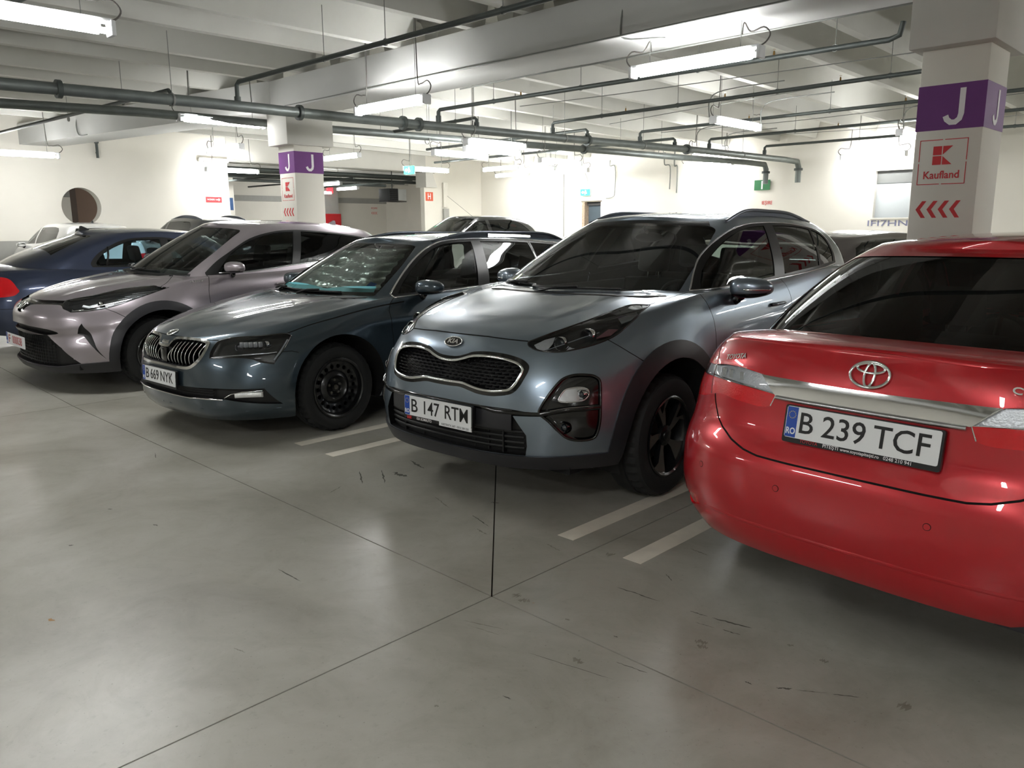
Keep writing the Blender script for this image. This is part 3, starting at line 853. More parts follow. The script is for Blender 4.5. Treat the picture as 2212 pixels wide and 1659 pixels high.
# ------------------------------------------------------------------ the body shapes
def kia_spec():
    S = dict(L=4.485, H=1.60)
    S['ztop'] = P_([(0.15, .925), (.30, .955), (.55, 1.005), (.9, 1.06), (1.4, 1.115), (2.4, 1.135), (3.5, 1.195), (4.1, 1.17), (4.4, 1.12)])
    S['zbot'] = P_([(0, .275), (.5, .275), (.9, .25), (3.6, .26), (4.1, .29), (4.5, .34)])
    S['nose'] = [(.20, .10), (.27, .045), (.36, .02), (.50, .015), (.60, .02), (.70, .035), (.80, .07), (.87, .105), (.925, .165)]
    S['tail'] = [(.3, 4.40), (.5, 4.48), (.7, 4.47), (.9, 4.42), (1.15, 4.36)]
    S['wid'] = [(0, .86), (.10, .90), (.3, .925), (.5, .927), (.70, .915), (.84, .893), (.93, .865), (1, .83)]
    S['Lf'] = [(0, .85), (.3, .85), (.6, .95), (1, 1.15)]
    S['nf'] = [(0, 3.1), (.4, 3.1), (1, 2.7)]; S['mf'] = [(0, 2.5), (1, 2.2)]
    S['Lr'] = [(0, .6), (1, .6)]; S['nr'] = [(0, 3), (1, 3)]; S['mr'] = [(0, 2.4), (1, 2.4)]
    S['sy'] = [(0, .985), (.9, .995), (1.5, 1.0), (3, 1.0), (4.4, .96)]
    def disp(p, k, t, v):
        x, y, z = p
        if x > .5:
            for yc in (.91, 3.58):
                d = math.hypot(y-yc, z-.35)
                x += .022*math.exp(-((d-.42)/.14)**2)*(1 if z < 1.0 else 0)*sstep(1.05, .8, z)
            x -= .018*sstep(1.45, 1.7, y)*sstep(3.2, 2.9, y)*math.exp(-((z-.55)/.16)**2)     # scooped doors
        return [x, y, z]
    S['disp'] = disp
    S['deck'] = P_([(.165, .93), (.3, .985), (.6, 1.05), (.9, 1.10), (1.2, 1.135), (1.5, 1.15), (4.0, 1.2), (4.4, 1.15)])
    S['ridge'] = lambda x, y: .012*math.exp(-((x-(.42+.14*sstep(.3, 1.2, y)))/.07)**2)*sstep(.3, .6, y)*sstep(1.6, 1.3, y)
    S['roof'] = P_([(1.9, 1.565), (2.2, 1.595), (2.8, 1.615), (3.4, 1.60), (4.0, 1.54), (4.3, 1.50)])
    S['gh'] = dict(ws=[(0, 1.03), (.5, 1.49), (1, 2.0)], bg=[(0, 4.36), (.5, 4.32), (1, 4.12)],
                   wid=[(0, .832), (.3, .785), (.6, .715), (.85, .64), (1, .57)],
                   Lf=[(0, .62), (1, .42)], Lr=[(0, .45), (1, .35)], nf=[(0, 3.2), (1, 3.0)], mf=[(0, 2.1), (1, 2.1)], nr=[(0, 3), (1, 3)], mr=[(0, 2.2), (1, 2.2)],
                   ztop=P_([(1.9, 1.545), (2.2, 1.56), (2.8, 1.575), (3.4, 1.555), (4.0, 1.50), (4.2, 1.46)]),
                   zbot=P_([(1.0, 1.04), (1.4, 1.08), (2.4, 1.11), (3.5, 1.17), (4.3, 1.12)]), sy=[(1.0, 1.0), (3.0, 1.0), (4.3, .93)])
    return S
def sk_spec():
    S = dict(L=4.861, H=1.43)
    S['ztop'] = P_([(0.05, .735), (.25, .765), (.6, .83), (1.0, .90), (1.5, .965), (2.5, .985), (3.8, 1.02), (4.5, 1.0), (4.8, .95)])
    S['zbot'] = P_([(0, .17), (.6, .17), (.9, .2), (3.9, .2), (4.4, .25), (4.9, .3)])
    S['nose'] = [(.16, .10), (.22, .045), (.30, .02), (.40, .015), (.50, .02), (.60, .035), (.68, .06), (.735, .10)]
    S['tail'] = [(.3, 4.78), (.5, 4.86), (.7, 4.84), (.95, 4.76)]
    S['wid'] = [(0, .86), (.12, .91), (.35, .93), (.6, .932), (.74, .925), (.86, .90), (.94, .872), (1, .84)]
    S['Lf'] = [(0, .80), (.3, .80), (.6, .9), (1, 1.15)]
    S['nf'] = [(0, 3.2), (1, 2.7)]; S['mf'] = [(0, 2.5), (1, 2.2)]
    S['Lr'] = [(0, .6), (1, .6)]; S['nr'] = [(0, 3), (1, 3)]; S['mr'] = [(0, 2.4), (1, 2.4)]
    S['sy'] = [(0, .985), (.9, .995), (1.5, 1.0), (3, 1.0), (4.8, .96)]
    def disp(p, k, t, v):
        x, y, z = p
        if x > .5:
            for yc in (.93, 3.77):
                d = math.hypot(y-yc, z-.33)
                x += .014*math.exp(-((d-.40)/.10)**2)*sstep(.9, .7, z)
            x += .010*math.exp(-((z-.80)/.05)**2)*sstep(.9, 1.3, y)*sstep(4.5, 4.2, y)
        return [x, y, z]
    S['disp'] = disp
    S['deck'] = P_([(.10, .745), (.3, .82), (.6, .885), (.9, .93), (1.2, .965), (1.5, .99), (4.5, 1.02), (4.8, .97)])
    S['ridge'] = lambda x, y: .010*math.exp(-((x-(.30+.22*sstep(.2, 1.3, y)))/.05)**2)*sstep(.15, .5, y)*sstep(1.7, 1.4, y)
    S['roof'] = P_([(1.9, 1.41), (2.3, 1.44), (3.0, 1.455), (3.8, 1.44), (4.4, 1.40)])
    S['gh'] = dict(ws=[(0, 1.20), (.5, 1.60), (1, 2.06)], bg=[(0, 4.72), (.5, 4.62), (1, 4.40)],
                   wid=[(0, .842), (.3, .79), (.6, .71), (.85, .63), (1, .56)],
                   Lf=[(0, .60), (1, .40)], Lr=[(0, .45), (1, .35)], nf=[(0, 3.2), (1, 3.0)], mf=[(0, 2.1), (1, 2.1)], nr=[(0, 3), (1, 3)], mr=[(0, 2.2), (1, 2.2)],
                   ztop=P_([(1.9, 1.375), (2.3, 1.40), (3.0, 1.415), (3.8, 1.395), (4.5, 1.34)]),
                   zbot=P_([(1.1, .90), (1.5, .935), (2.5, .955), (3.8, .99), (4.7, .96)]), sy=[(1.0, 1.0), (3.0, 1.0), (4.7, .93)])
    return S
def chr_spec():
    S = dict(L=4.36, H=1.53)
    S['ztop'] = P_([(0.05, .81), (.25, .835), (.6, .90), (1.0, .97), (1.4, 1.03), (2.4, 1.06), (3.3, 1.14), (3.9, 1.12), (4.3, 1.05)])
    S['zbot'] = P_([(0, .20), (.6, .22), (.9, .25), (3.5, .26), (4.1, .3), (4.4, .34)])
    S['nose'] = [(.18, .08), (.28, .03), (.40, .03), (.52, .04), (.60, .01), (.68, .01), (.76, .035), (.815, .10)]
    S['tail'] = [(.3, 4.28), (.5, 4.36), (.7, 4.34), (1.05, 4.25)]
    S['wid'] = [(0, .84), (.12, .875), (.35, .897), (.6, .897), (.74, .89), (.86, .87), (.94, .845), (1, .81)]
    S['Lf'] = [(0, .85), (.3, .85), (.6, 1.0), (1, 1.15)]
    S['nf'] = [(0, 2.9), (1, 2.5)]; S['mf'] = [(0, 2.4), (1, 2.1)]
    S['Lr'] = [(0, .6), (1, .6)]; S['nr'] = [(0, 3), (1, 3)]; S['mr'] = [(0, 2.4), (1, 2.4)]
    S['sy'] = [(0, .985), (.9, .995), (1.5, .99), (3, 1.0), (4.3, .96)]
    def disp(p, k, t, v):
        x, y, z = p
        if x > .45:
            for yc in (.925, 3.565):
                d = math.hypot(y-yc, z-.35)
                x += .045*math.exp(-((d-.40)/.17)**2)*sstep(1.0, .75, z)
            x -= .035*sstep(1.4, 1.75, y)*sstep(3.1, 2.8, y)*math.exp(-((z-.62)/.16)**2)
        return [x, y, z]
    S['disp'] = disp
    S['deck'] = P_([(.09, .82), (.3, .90), (.6, .965), (.9, 1.01), (1.2, 1.045), (1.5, 1.07), (4.0, 1.1), (4.3, 1.05)])
    S['ridge'] = lambda x, y: .016*math.exp(-((x-(.36+.20*sstep(.2, 1.3, y)))/.06)**2)*sstep(.15, .5, y)*sstep(1.6, 1.3, y)
    S['roof'] = P_([(1.9, 1.54), (2.3, 1.57), (2.8, 1.575), (3.4, 1.54), (3.9, 1.46), (4.1, 1.42)])
    S['gh'] = dict(ws=[(0, 1.05), (.5, 1.48), (1, 1.98)], bg=[(0, 4.22), (.5, 4.12), (1, 3.90)],
                   wid=[(0, .812), (.3, .765), (.6, .69), (.85, .61), (1, .535)],
                   Lf=[(0, .62), (1, .42)], Lr=[(0, .45), (1, .35)], nf=[(0, 3.0), (1, 2.8)], mf=[(0, 2.1), (1, 2.1)], nr=[(0, 3), (1, 3)], mr=[(0, 2.2), (1, 2.2)],
                   ztop=P_([(1.9, 1.505), (2.3, 1.54), (2.8, 1.54), (3.4, 1.50), (3.9, 1.42), (4.1, 1.38)]),
                   zbot=P_([(1.0, .96), (1.4, 1.00), (2.4, 1.03), (3.3, 1.11), (4.2, 1.06)]), sy=[(1.0, 1.0), (2.6, 1.0), (4.2, .88)])
    return S
def cor_spec():
    S = dict(L=4.62, H=1.43)
    S['ztop'] = P_([(0.05, .74), (.3, .77), (.8, .86), (1.4, .95), (2.4, .975), (3.4, 1.0), (3.9, 1.035), (4.3, 1.06), (4.5, 1.065)])
    S['zbot'] = P_([(0, .2), (.6, .2), (3.6, .2), (4.1, .25), (4.62, .29)])
    S['nose'] = [(.18, .08), (.4, .02), (.6, .04), (.74, .10)]
    S['tail'] = [(.24, 4.50), (.30, 4.57), (.40, 4.605), (.52, 4.62), (.62, 4.615), (.68, 4.595), (.74, 4.56), (.80, 4.545), (.92, 4.53), (1.02, 4.50), (1.065, 4.47)]
    S['wid'] = [(0, .80), (.12, .86), (.30, .885), (.55, .8875), (.70, .887), (.82, .872), (.92, .845), (1, .795)]
    S['Lf'] = [(0, .8), (1, 1.0)]; S['nf'] = [(0, 3), (1, 2.7)]; S['mf'] = [(0, 2.4), (1, 2.2)]
    S['Lr'] = [(0, .50), (.4, .52), (.7, .58), (1, .68)]; S['nr'] = [(0, 3.4), (.6, 3.5), (1, 3.3)]; S['mr'] = [(0, 2.6), (1, 2.6)]
    S['sy'] = [(0, .98), (1.0, 1.0), (3.6, 1.0), (4.62, .985)]
    S['deck'] = P_([(.1, .75), (.6, .88), (1.2, .96), (1.5, .98), (3.7, 1.06), (4.2, 1.098), (4.4, 1.095), (4.47, 1.085)])
    S['crown'] = 3.0
    S['roof'] = P_([(1.7, 1.39), (2.2, 1.445), (2.7, 1.47), (3.2, 1.455), (3.6, 1.40)])
    S['gh'] = dict(ws=[(0, 1.10), (.5, 1.48), (1, 1.88)], bg=[(0, 4.30), (.25, 4.11), (.5, 3.89), (.75, 3.65), (1, 3.38)],
                   wid=[(0, .80), (.3, .77), (.6, .715), (.85, .65), (1, .585)],
                   Lf=[(0, .6), (1, .4)], Lr=[(0, .50), (1, .35)], nf=[(0, 3.2), (1, 3.0)], mf=[(0, 2.1), (1, 2.1)], nr=[(0, 3.2), (1, 3.0)], mr=[(0, 2.2), (1, 2.2)],
                   ztop=P_([(1.8, 1.36), (2.3, 1.415), (2.8, 1.425), (3.4, 1.395), (3.7, 1.35)]),
                   zbot=P_([(1.0, .88), (1.4, .92), (2.4, .95), (3.4, .975), (3.9, 1.0), (4.3, 1.04)]), sy=[(1.0, 1.0), (3.0, 1.0), (4.3, .90)])
    return S
def cls_spec():
    S = dict(L=4.92, H=1.36)
    S['ztop'] = P_([(0.05, .66), (.3, .70), (.8, .80), (1.5, .90), (2.5, .93), (3.6, .97), (4.2, .98), (4.8, .94)])
    S['zbot'] = P_([(0, .2), (4.1, .22), (4.9, .27)])
    S['nose'] = [(.18, .08), (.4, .02), (.66, .10)]
    S['tail'] = [(.24, 4.80), (.40, 4.90), (.52, 4.92), (.62, 4.90), (.75, 4.86), (.94, 4.78)]
    S['wid'] = [(0, .83), (.12, .89), (.30, .93), (.55, .937), (.72, .925), (.85, .88), (.93, .83), (1, .76)]
    S['Lf'] = [(0, .8), (1, 1.0)]; S['nf'] = [(0, 3), (1, 2.7)]; S['mf'] = [(0, 2.4), (1, 2.2)]
    S['Lr'] = [(0, .7), (1, .85)]; S['nr'] = [(0, 2.6), (1, 2.4)]; S['mr'] = [(0, 2.3), (1, 2.2)]
    S['sy'] = [(0, .98), (1.0, 1.0), (3.8, 1.0), (4.9, .97)]
    S['deck'] = P_([(.1, .68), (.8, .87), (1.5, .93), (4.1, 1.02), (4.5, 1.01), (4.8, .96)])
    S['roof'] = P_([(1.8, 1.34), (2.3, 1.40), (2.8, 1.43), (3.3, 1.42), (3.7, 1.37)])
    S['gh'] = dict(ws=[(0, 1.25), (.5, 1.62), (1, 2.02)], bg=[(0, 4.45), (.25, 4.29), (.5, 4.07), (.75, 3.82), (1, 3.52)],
                   wid=[(0, .80), (.3, .75), (.6, .68), (.85, .60), (1, .53)],
                   Lf=[(0, .6), (1, .4)], Lr=[(0, .55), (1, .40)], nf=[(0, 3.2), (1, 3.0)], mf=[(0, 2.1), (1, 2.1)], nr=[(0, 2.8), (1, 2.8)], mr=[(0, 2.2), (1, 2.2)],
                   ztop=P_([(1.9, 1.32), (2.3, 1.375), (2.8, 1.395), (3.4, 1.365), (3.8, 1.31)]),
                   zbot=P_([(1.0, .85), (1.5, .87), (2.5, .90), (3.6, .94), (4.5, .97)]), sy=[(1.0, 1.0), (3.0, 1.0), (4.5, .92)])
    return S
def pose(O, a, rear=False, L=0.0):
    """matrix taking car coordinates (x to its left, y backwards from the front bumper) to the hall; O is the middle of the face seen"""
    a = math.radians(a); ex = Vector((math.cos(a), math.sin(a), 0)); ey = Vector((-math.sin(a), math.cos(a), 0))
    if not rear: m = Matrix((ex, ey, Vector((0, 0, 1)))).transposed().to_4x4(); m.translation = Vector((O[0], O[1], 0)); return m
    m = Matrix((-ex, -ey, Vector((0, 0, 1)))).transposed().to_4x4(); m.translation = Vector((O[0], O[1], 0)) + ey*L; return m
def lift(m, z, tilt):
    q = m.copy(); q.translation.z += z
    return Matrix.Translation(q.translation) @ Matrix.Rotation(math.radians(tilt), 4, 'Y') @ Matrix.Translation(-q.translation) @ q
POSES = {'kia': pose((-3.224, 2.716), 3.5), 'skoda': pose((-5.85, 2.26), 3.0), 'chr': lift(pose((-8.48, 2.02), 2.5), fz(-8.48), 1.6),
         'red': pose((-.978, 2.60), -3.0, True, 4.62), 'cls': lift(pose((-11.05, 2.0), -1.0, True, 4.92), fz(-11.05), 1.6)}
# ------------------------------------------------------------------ car parts shared by all cars
GLASSC = glass('clear_car_glass', (0.80, 0.87, 0.84, 1), 1.0)
GLASSM = glass('tinted_side_glass', (0.45, 0.52, 0.50, 1), 1.0)
GLASSD = glass('privacy_glass', (0.07, 0.08, 0.085, 1), 1.0)
LENS = glass('lamp_lens', (0.93, 0.95, 0.97, 1), 1.0)
REDL = mat('red_lamp_lens', srgb(214, 12, 26), 0.08, coat=1.0, bump=0.15, bscale=160)
REDG = glass('red_lamp_glass', (0.85, 0.03, 0.04, 1), 1.0)
REFLM = mat('lamp_reflector', (0.92, 0.93, 0.95, 1), 0.3, .55, bump=0.35, bscale=120)
FABRIC = mat('dark_seat_fabric', srgb(30, 31, 33), 0.9)
DASH = mat('dashboard_plastic', srgb(24, 25, 27), 0.6)
LINER = mat('dark_liner', srgb(12, 12, 13), 0.9)
CLADM = mat('black_body_cladding', srgb(40, 40, 44), 0.42)
GAPM = mat('shut_line_shadow_gap', srgb(6, 6, 7), 0.9)
SEAL = mat('window_seal_rubber', srgb(14, 15, 16), 0.4)
PLATEM = mat('plate_white', srgb(236, 238, 240), 0.35)
PLATEB = mat('plate_blue', srgb(20, 72, 170), 0.35)
PLATEK = mat('plate_black_paint', srgb(10, 10, 12), 0.4)
PLATER = mat('plate_red_paint', srgb(176, 40, 44), 0.4)
GOLD = mat('plate_gold_stars', srgb(235, 205, 60), 0.4)
AMBER = mat('amber_lens', srgb(230, 120, 30), 0.15, coat=1)
MIRG = mat('mirror_glass', (0.8, 0.8, 0.8, 1), 0.02, 1.0)

def wheel(car, x, y, r, tw, rr, style, side):
    """tyre and rim; x is the outer sidewall plane"""
    w = empty('wheel', (x*side, y, r)); w.parent = car
    w.rotation_euler = (0, 0, 0 if side > 0 else PI)
    bm = bmesh.new(); N = 72; R1 = rr+0.012
    prof = [(R1-.01, -.012), (R1+.004, -.004), (R1+.02, .004), (r*.80, .008), (r*.88, .006), (r*.93, -.002), (r*.965, -.016), (r*.99, -.032),
            (r, -.055), (r, -.085), (r-.008, -.088), (r-.008, -.094), (r, -.097), (r, -tw/2-.02), (r, -tw+.05), (r*.985, -tw+.03), (r*.93, -tw+.005), (R1, -tw)]
    rings = lathe(bm, prof, N)
    for i, (pr, pa) in enumerate(prof):                                  # shoulder blocks
        if 6 <= i <= 9:
            for k in range(0, N, 2):
                v = rings[i][k]; f = (pr-.012)/pr; v.co.y *= f; v.co.z *= f
    bmesh.ops.recalc_face_normals(bm, faces=bm.faces)
    obj('tyre', bm, RUBBER, w, auto=28)
    # barrel and flange
    fl = MATS['rim_black'] if style == 'steel' else MATS['rim_dark']
    bm = bmesh.new(); lathe(bm, [(rr+.014, -.016), (rr+.012, 0.0), (rr+.004, .004), (rr-.006, -.004), (rr-.010, -.03), (rr-.025, -.06), (rr-.03, -.17)], 56)
    obj('rim_barrel', bm, fl, w, auto=40)
    bm = bmesh.new(); rg = lathe(bm, [(.15, -.13), (.148, -.118), (.05, -.118)], 40); bm.faces.new(rg[-1])
    obj('brake_disc', bm, MATS['brake_steel'], w, auto=40)
    bm = bmesh.new(); rg = lathe(bm, [(rr-.02, -.16), (.02, -.165)], 32); bm.faces.new(rg[-1]); obj('inner_dish', bm, LINER, w)
    if style == 'steel':
        bm = bmesh.new(); nh = 18; ro, ri = rr-.022, rr-.088; rc = (ro+ri)/2; hr = .0165; m_ = 16
        for k in range(nh):
            a0 = 2*PI*k/nh; outer = []; inner = []
            for j in range(m_):
                t = 2*PI*j/m_; c, s_ = math.cos(t), math.sin(t); q = max(abs(c), abs(s_))
                u = c/q; v = s_/q
                a = a0 + u*PI/nh; rad = rc + v*(ro-ri)/2
                outer.append(bm.verts.new((-.045+.012*v, rad*math.cos(a), rad*math.sin(a))))
                a2 = a0 + c*hr/rc; r2 = rc+s_*hr
                inner.append(bm.verts.new((-.045, r2*math.cos(a2), r2*math.sin(a2))))
            inn2 = [bm.verts.new(v.co+Vector((-.012, 0, 0))) for v in inner]
            for j in range(m_):
                bm.faces.new((outer[j], outer[(j+1) % m_], inner[(j+1) % m_], inner[j]))
                bm.faces.new((inner[j], inner[(j+1) % m_], inn2[(j+1) % m_], inn2[j]))
        bmesh.ops.remove_doubles(bm, verts=bm.verts, dist=1e-4)
        bmesh.ops.recalc_face_normals(bm, faces=bm.faces)
        obj('vent_ring', bm, MATS['rim_black'], w, auto=35)
        bm = bmesh.new(); lathe(bm, [(rr-.008, -.03), (rr-.022, -.033)], 48)
        rg = lathe(bm, [(ri, -.057), (ri-.012, -.045), (ri-.035, -.035), (.075, -.050), (.068, -.070), (.062, -.074), (.034, -.074), (.032, -.050), (.026, -.048)], 48)
        bm.faces.new(rg[-1]); obj('rim_disc', bm, MATS['rim_black'], w, auto=40)
        for k in range(5):
            a = 2*PI*k/5+.3; bm = bmesh.new(); rg = lathe(bm, [(.0105, -.074), (.010, -.056), (.006, -.054)], 6); bm.faces.new(rg[-1])
            for v in bm.verts: v.co += Vector((0, .052*math.cos(a), .052*math.sin(a)))
            obj('wheel_bolt', bm, MATS['bolt_steel'], w, auto=30)
        bm = bmesh.new(); rg = lathe(bm, [(.019, -.05), (.017, -.040), (.008, -.038)], 20); bm.faces.new(rg[-1]); obj('hub_end', bm, MATS['bolt_steel'], w, auto=40)
    else:
        # five forked spokes, polished face over a dark body
        for k in range(5):
            a = 2*PI*k/5+.55
            def pl(rad, da): return (rad*math.cos(a+da), rad*math.sin(a+da))
            for nm, shp, xf in (('spoke', [(.03, -.35), (.06, -.30), (.10, -.20), (.16, -.10), (rr-.002, -.30), (rr-.002, -.12), (.15, .04), (.14, .12), (rr-.002, .22), (rr-.002, .36), (.13, .28), (.08, .20), (.045, .25)], -.018),):
                P = [pl(*q) for q in shp]
                bm = bmesh.new(); c = [bm.verts.new((xf+.012*(1-min(math.hypot(*p)/rr, 1))*-1.5, *p)) for p in P]
                b = [bm.verts.new((v.co.x-.035, v.co.y*.985, v.co.z*.985)) for v in c]
                bm.faces.new(c); n_ = len(P)
                for i in range(n_): bm.faces.new((c[i], b[i], b[(i+1) % n_], c[(i+1) % n_]))
                bmesh.ops.triangulate(bm, faces=[f for f in bm.faces if len(f.verts) > 4])
                bmesh.ops.recalc_face_normals(bm, faces=bm.faces)
                for f in bm.faces: f.material_index = 0 if abs(f.normal.x) > .6 else 1
                me = tomesh(bm, nm); o = link(me, nm, [MATS['rim_polished'], MATS['rim_dark']], w)
        bm = bmesh.new(); rg = lathe(bm, [(.062, -.05), (.058, -.026), (.034, -.022), (.032, -.016), (.02, -.014)], 32); bm.faces.new(rg[-1]); obj('hub_cap', bm, MATS['rim_dark'], w, auto=40)
    return w
mat('rim_black', srgb(20, 21, 23), 0.3, coat=0.3); mat('rim_dark', srgb(22, 23, 25), 0.25, coat=0.5)
mat('rim_polished', srgb(150, 148, 146), 0.22, metal=0.9); mat('brake_steel', srgb(80, 78, 76), 0.4, metal=0.8); mat('bolt_steel', srgb(140, 138, 130), 0.35, metal=0.8)

def arch(sh, car, yc, zc, r, L):
    """black wheel-arch liner joined to the edge of the opening"""
    n = 28
    for sg in (1, -1):
        bm = bmesh.new(); A, B = [], []
        for k in range(n+1):
            a = -0.35 + (PI+0.70)*k/n; y, z = yc+r*math.cos(a), zc+r*math.sin(a)
            p, _ = sh.hit(y, max(z, sh.S['zbot'](y)+.01), 'x')
            if p.x < .55: p.x = .8
            A.append(bm.verts.new((p.x*sg, y, z))); B.append(bm.verts.new((.42*sg, y, z)))
        for k in range(n): bm.faces.new((A[k], A[k+1], B[k+1], B[k]))
        bm.faces.new(B); obj('arch_liner', bm, LINER, car)
def rrect(w, h, r, n=4):
    out = []
    for cx, cy, a0 in ((w/2-r, h/2-r, 0), (-w/2+r, h/2-r, PI/2), (-w/2+r, -h/2+r, PI), (w/2-r, -h/2+r, 1.5*PI)):
        for k in range(n+1): out.append((cx+r*math.cos(a0+PI/2*k/n), cy+r*math.sin(a0+PI/2*k/n)))
    return out
def flat(name, poly, m, parent, F, d0=0.0, d1=0.001):
    bm = bmesh.new(); prism(bm, poly, d0, d1, lambda u, v, d: F @ Vector((u, v, d)))
    return obj(name, bm, m, parent)
def plate(car, F, chars, txtcol=None, band=True, holder=True, notes=()):
    """registration plate in frame F (x to the reader's right, y up, z to the reader)"""
    p = empty('registration_plate'); p.parent = car; p.matrix_local = F
    I = Matrix.Identity(4)
    if holder: flat('plate_holder', rrect(.536, .134, .008), BLACKP, p, Matrix.Translation((0, -.007, 0)), -.012, .004)
    flat('plate_blank', rrect(.52, .112, .007), PLATEM, p, I, .004, .0065)
    if band:
        flat('blue_band', [(-.258, -.054), (-.218, -.054), (-.218, .054), (-.258, .054)], PLATEB, p, I, .0064, .0072)
        for k in range(12):
            a = 2*PI*k/12; flat('star', circ(-.238+.0125*math.cos(a), .026+.0125*math.sin(a), .0018, 5), GOLD, p, I, .0071, .0076)
        text('country_code', 'RO', .032, PLATEM, p, frame((-.238, -.033, .0076), (1, 0, 0), (0, 1, 0)), .8, .0003, .0008)
    for s, x, xs in chars:
        text('plate_characters', s, .106, txtcol or PLATEK, p, frame((x, -.002, .0074), (1, 0, 0), (0, 1, 0)), 1, .0004, .0006, fit=xs)
    for nm, s, sz, x, y, m_, xs in notes:
        text(nm, s, sz, m_, p, frame((x, y, .0074), (1, 0, 0), (0, 1, 0)), xs, .0003, .0002)
    return p
def seat(car, x, y, z0=.55, top=1.02, m=None, head=True, w=.25):
    m = m or FABRIC; s = empty('seat', (x, y, 0)); s.parent = car
    def cushion(nm, a, b, c, d, e, f, tilt=0.0, par=s):
        bm = bmesh.new(); fs = box(bm, a, b, c, d, e, f)
        bmesh.ops.bevel(bm, geom=list(bm.edges), offset=.035, segments=3, affect='EDGES', profile=.6)
        bmesh.ops.rotate(bm, verts=bm.verts, cent=(0, .05, z0), matrix=Matrix.Rotation(tilt, 3, 'X'))
        return obj(nm, bm, m, par, auto=40)
    cushion('seat_base', -w, w, -.45, .08, z0-.14, z0)
    cushion('seat_back', -w, w, .02, .16, z0, top, -.20)
    if head:
        cushion('head_rest', -.13, .13, .015, .11, top+.05, top+.25, -.20)
        for q in (-.05, .05): 
            bm = bmesh.new(); tube(bm, [(q, .07, top-.02), (q, .07, top+.08)], .006, 8)
            bmesh.ops.rotate(bm, verts=bm.verts, cent=(0, .05, z0), matrix=Matrix.Rotation(-.2, 3, 'X')); obj('head_rest_post', bm, CHROME, s)
    return s
def interior(car, yd, zb, ys, yr, hw=.74, wheel_x=.37, L=4.4, roofz=1.4):
    """dashboard, steering wheel, seats, door cards, floor"""
    bm = bmesh.new(); prof = [(yd-.32, zb-.12), (yd-.30, zb-.03), (yd-.05, zb+.01), (yd+.12, zb-.01), (yd+.22, zb-.10), (yd+.26, zb-.3), (yd+.2, .45), (yd-.3, .45)]
    prism(bm, prof, -hw, hw, lambda u, v, d: (d, u, v)); obj('dashboard', bm, DASH, car, auto=40)
    bm = bmesh.new(); c = Vector((wheel_x, yd+.38, zb-.12)); R_ = Matrix.Rotation(math.radians(-65), 3, 'X')
    tube(bm, [c+R_ @ Vector((.185*math.cos(2*PI*k/32), .185*math.sin(2*PI*k/32), 0)) for k in range(32)], .014, 8, closed=True)
    for a in (0, PI, 1.5*PI): tube(bm, [c, c+R_ @ Vector((.18*math.cos(a), .18*math.sin(a), 0))], .018, 6)
    tube(bm, [c, c+R_ @ Vector((0, 0, -.18))], .05, 10)
    obj('steering_wheel', bm, DASH, car, auto=60)
    for x in (-.36, .36): seat(car, x, ys, zb-.45, zb+.02)
    if yr:
        for x in (-.36, .36): seat(car, x, yr, zb-.42, zb+.03, w=.30)
    boxo('cabin_floor', -.78, .78, yd-.3, L-.5, .30, .34, LINER, car)
    for sg in (-1, 1): boxo('door_card', sg*(hw+.0)-.02, sg*(hw+.0)+.02, yd-.1, L-.75, .34, zb-.02, DASH, car, bev=.01)
    boxo('parcel_bulkhead', -hw, hw, L-.80, L-.75, .34, zb-.05, LINER, car)
    boxo('underbody', -.70, .70, .25, L-.25, .24, .29, LINER, car)
def ellipsoid(bm, c, rx, ry, rz, n=20, m=12, pw=1.0):
    def sp(v): return math.copysign(abs(v)**pw, v)
    rows = []
    for j in range(m+1):
        ph = -PI/2+PI*j/m; rows.append([bm.verts.new((c[0]+rx*sp(math.cos(ph))*sp(math.cos(2*PI*k/n)), c[1]+ry*sp(math.cos(ph))*sp(math.sin(2*PI*k/n)), c[2]+rz*sp(math.sin(ph)))) for k in range(n)])
    for j in range(m):
        for k in range(n):
            try: bm.faces.new((rows[j][k], rows[j][(k+1) % n], rows[j+1][(k+1) % n], rows[j+1][k]))
            except ValueError: pass
    bmesh.ops.remove_doubles(bm, verts=bm.verts, dist=1e-5)
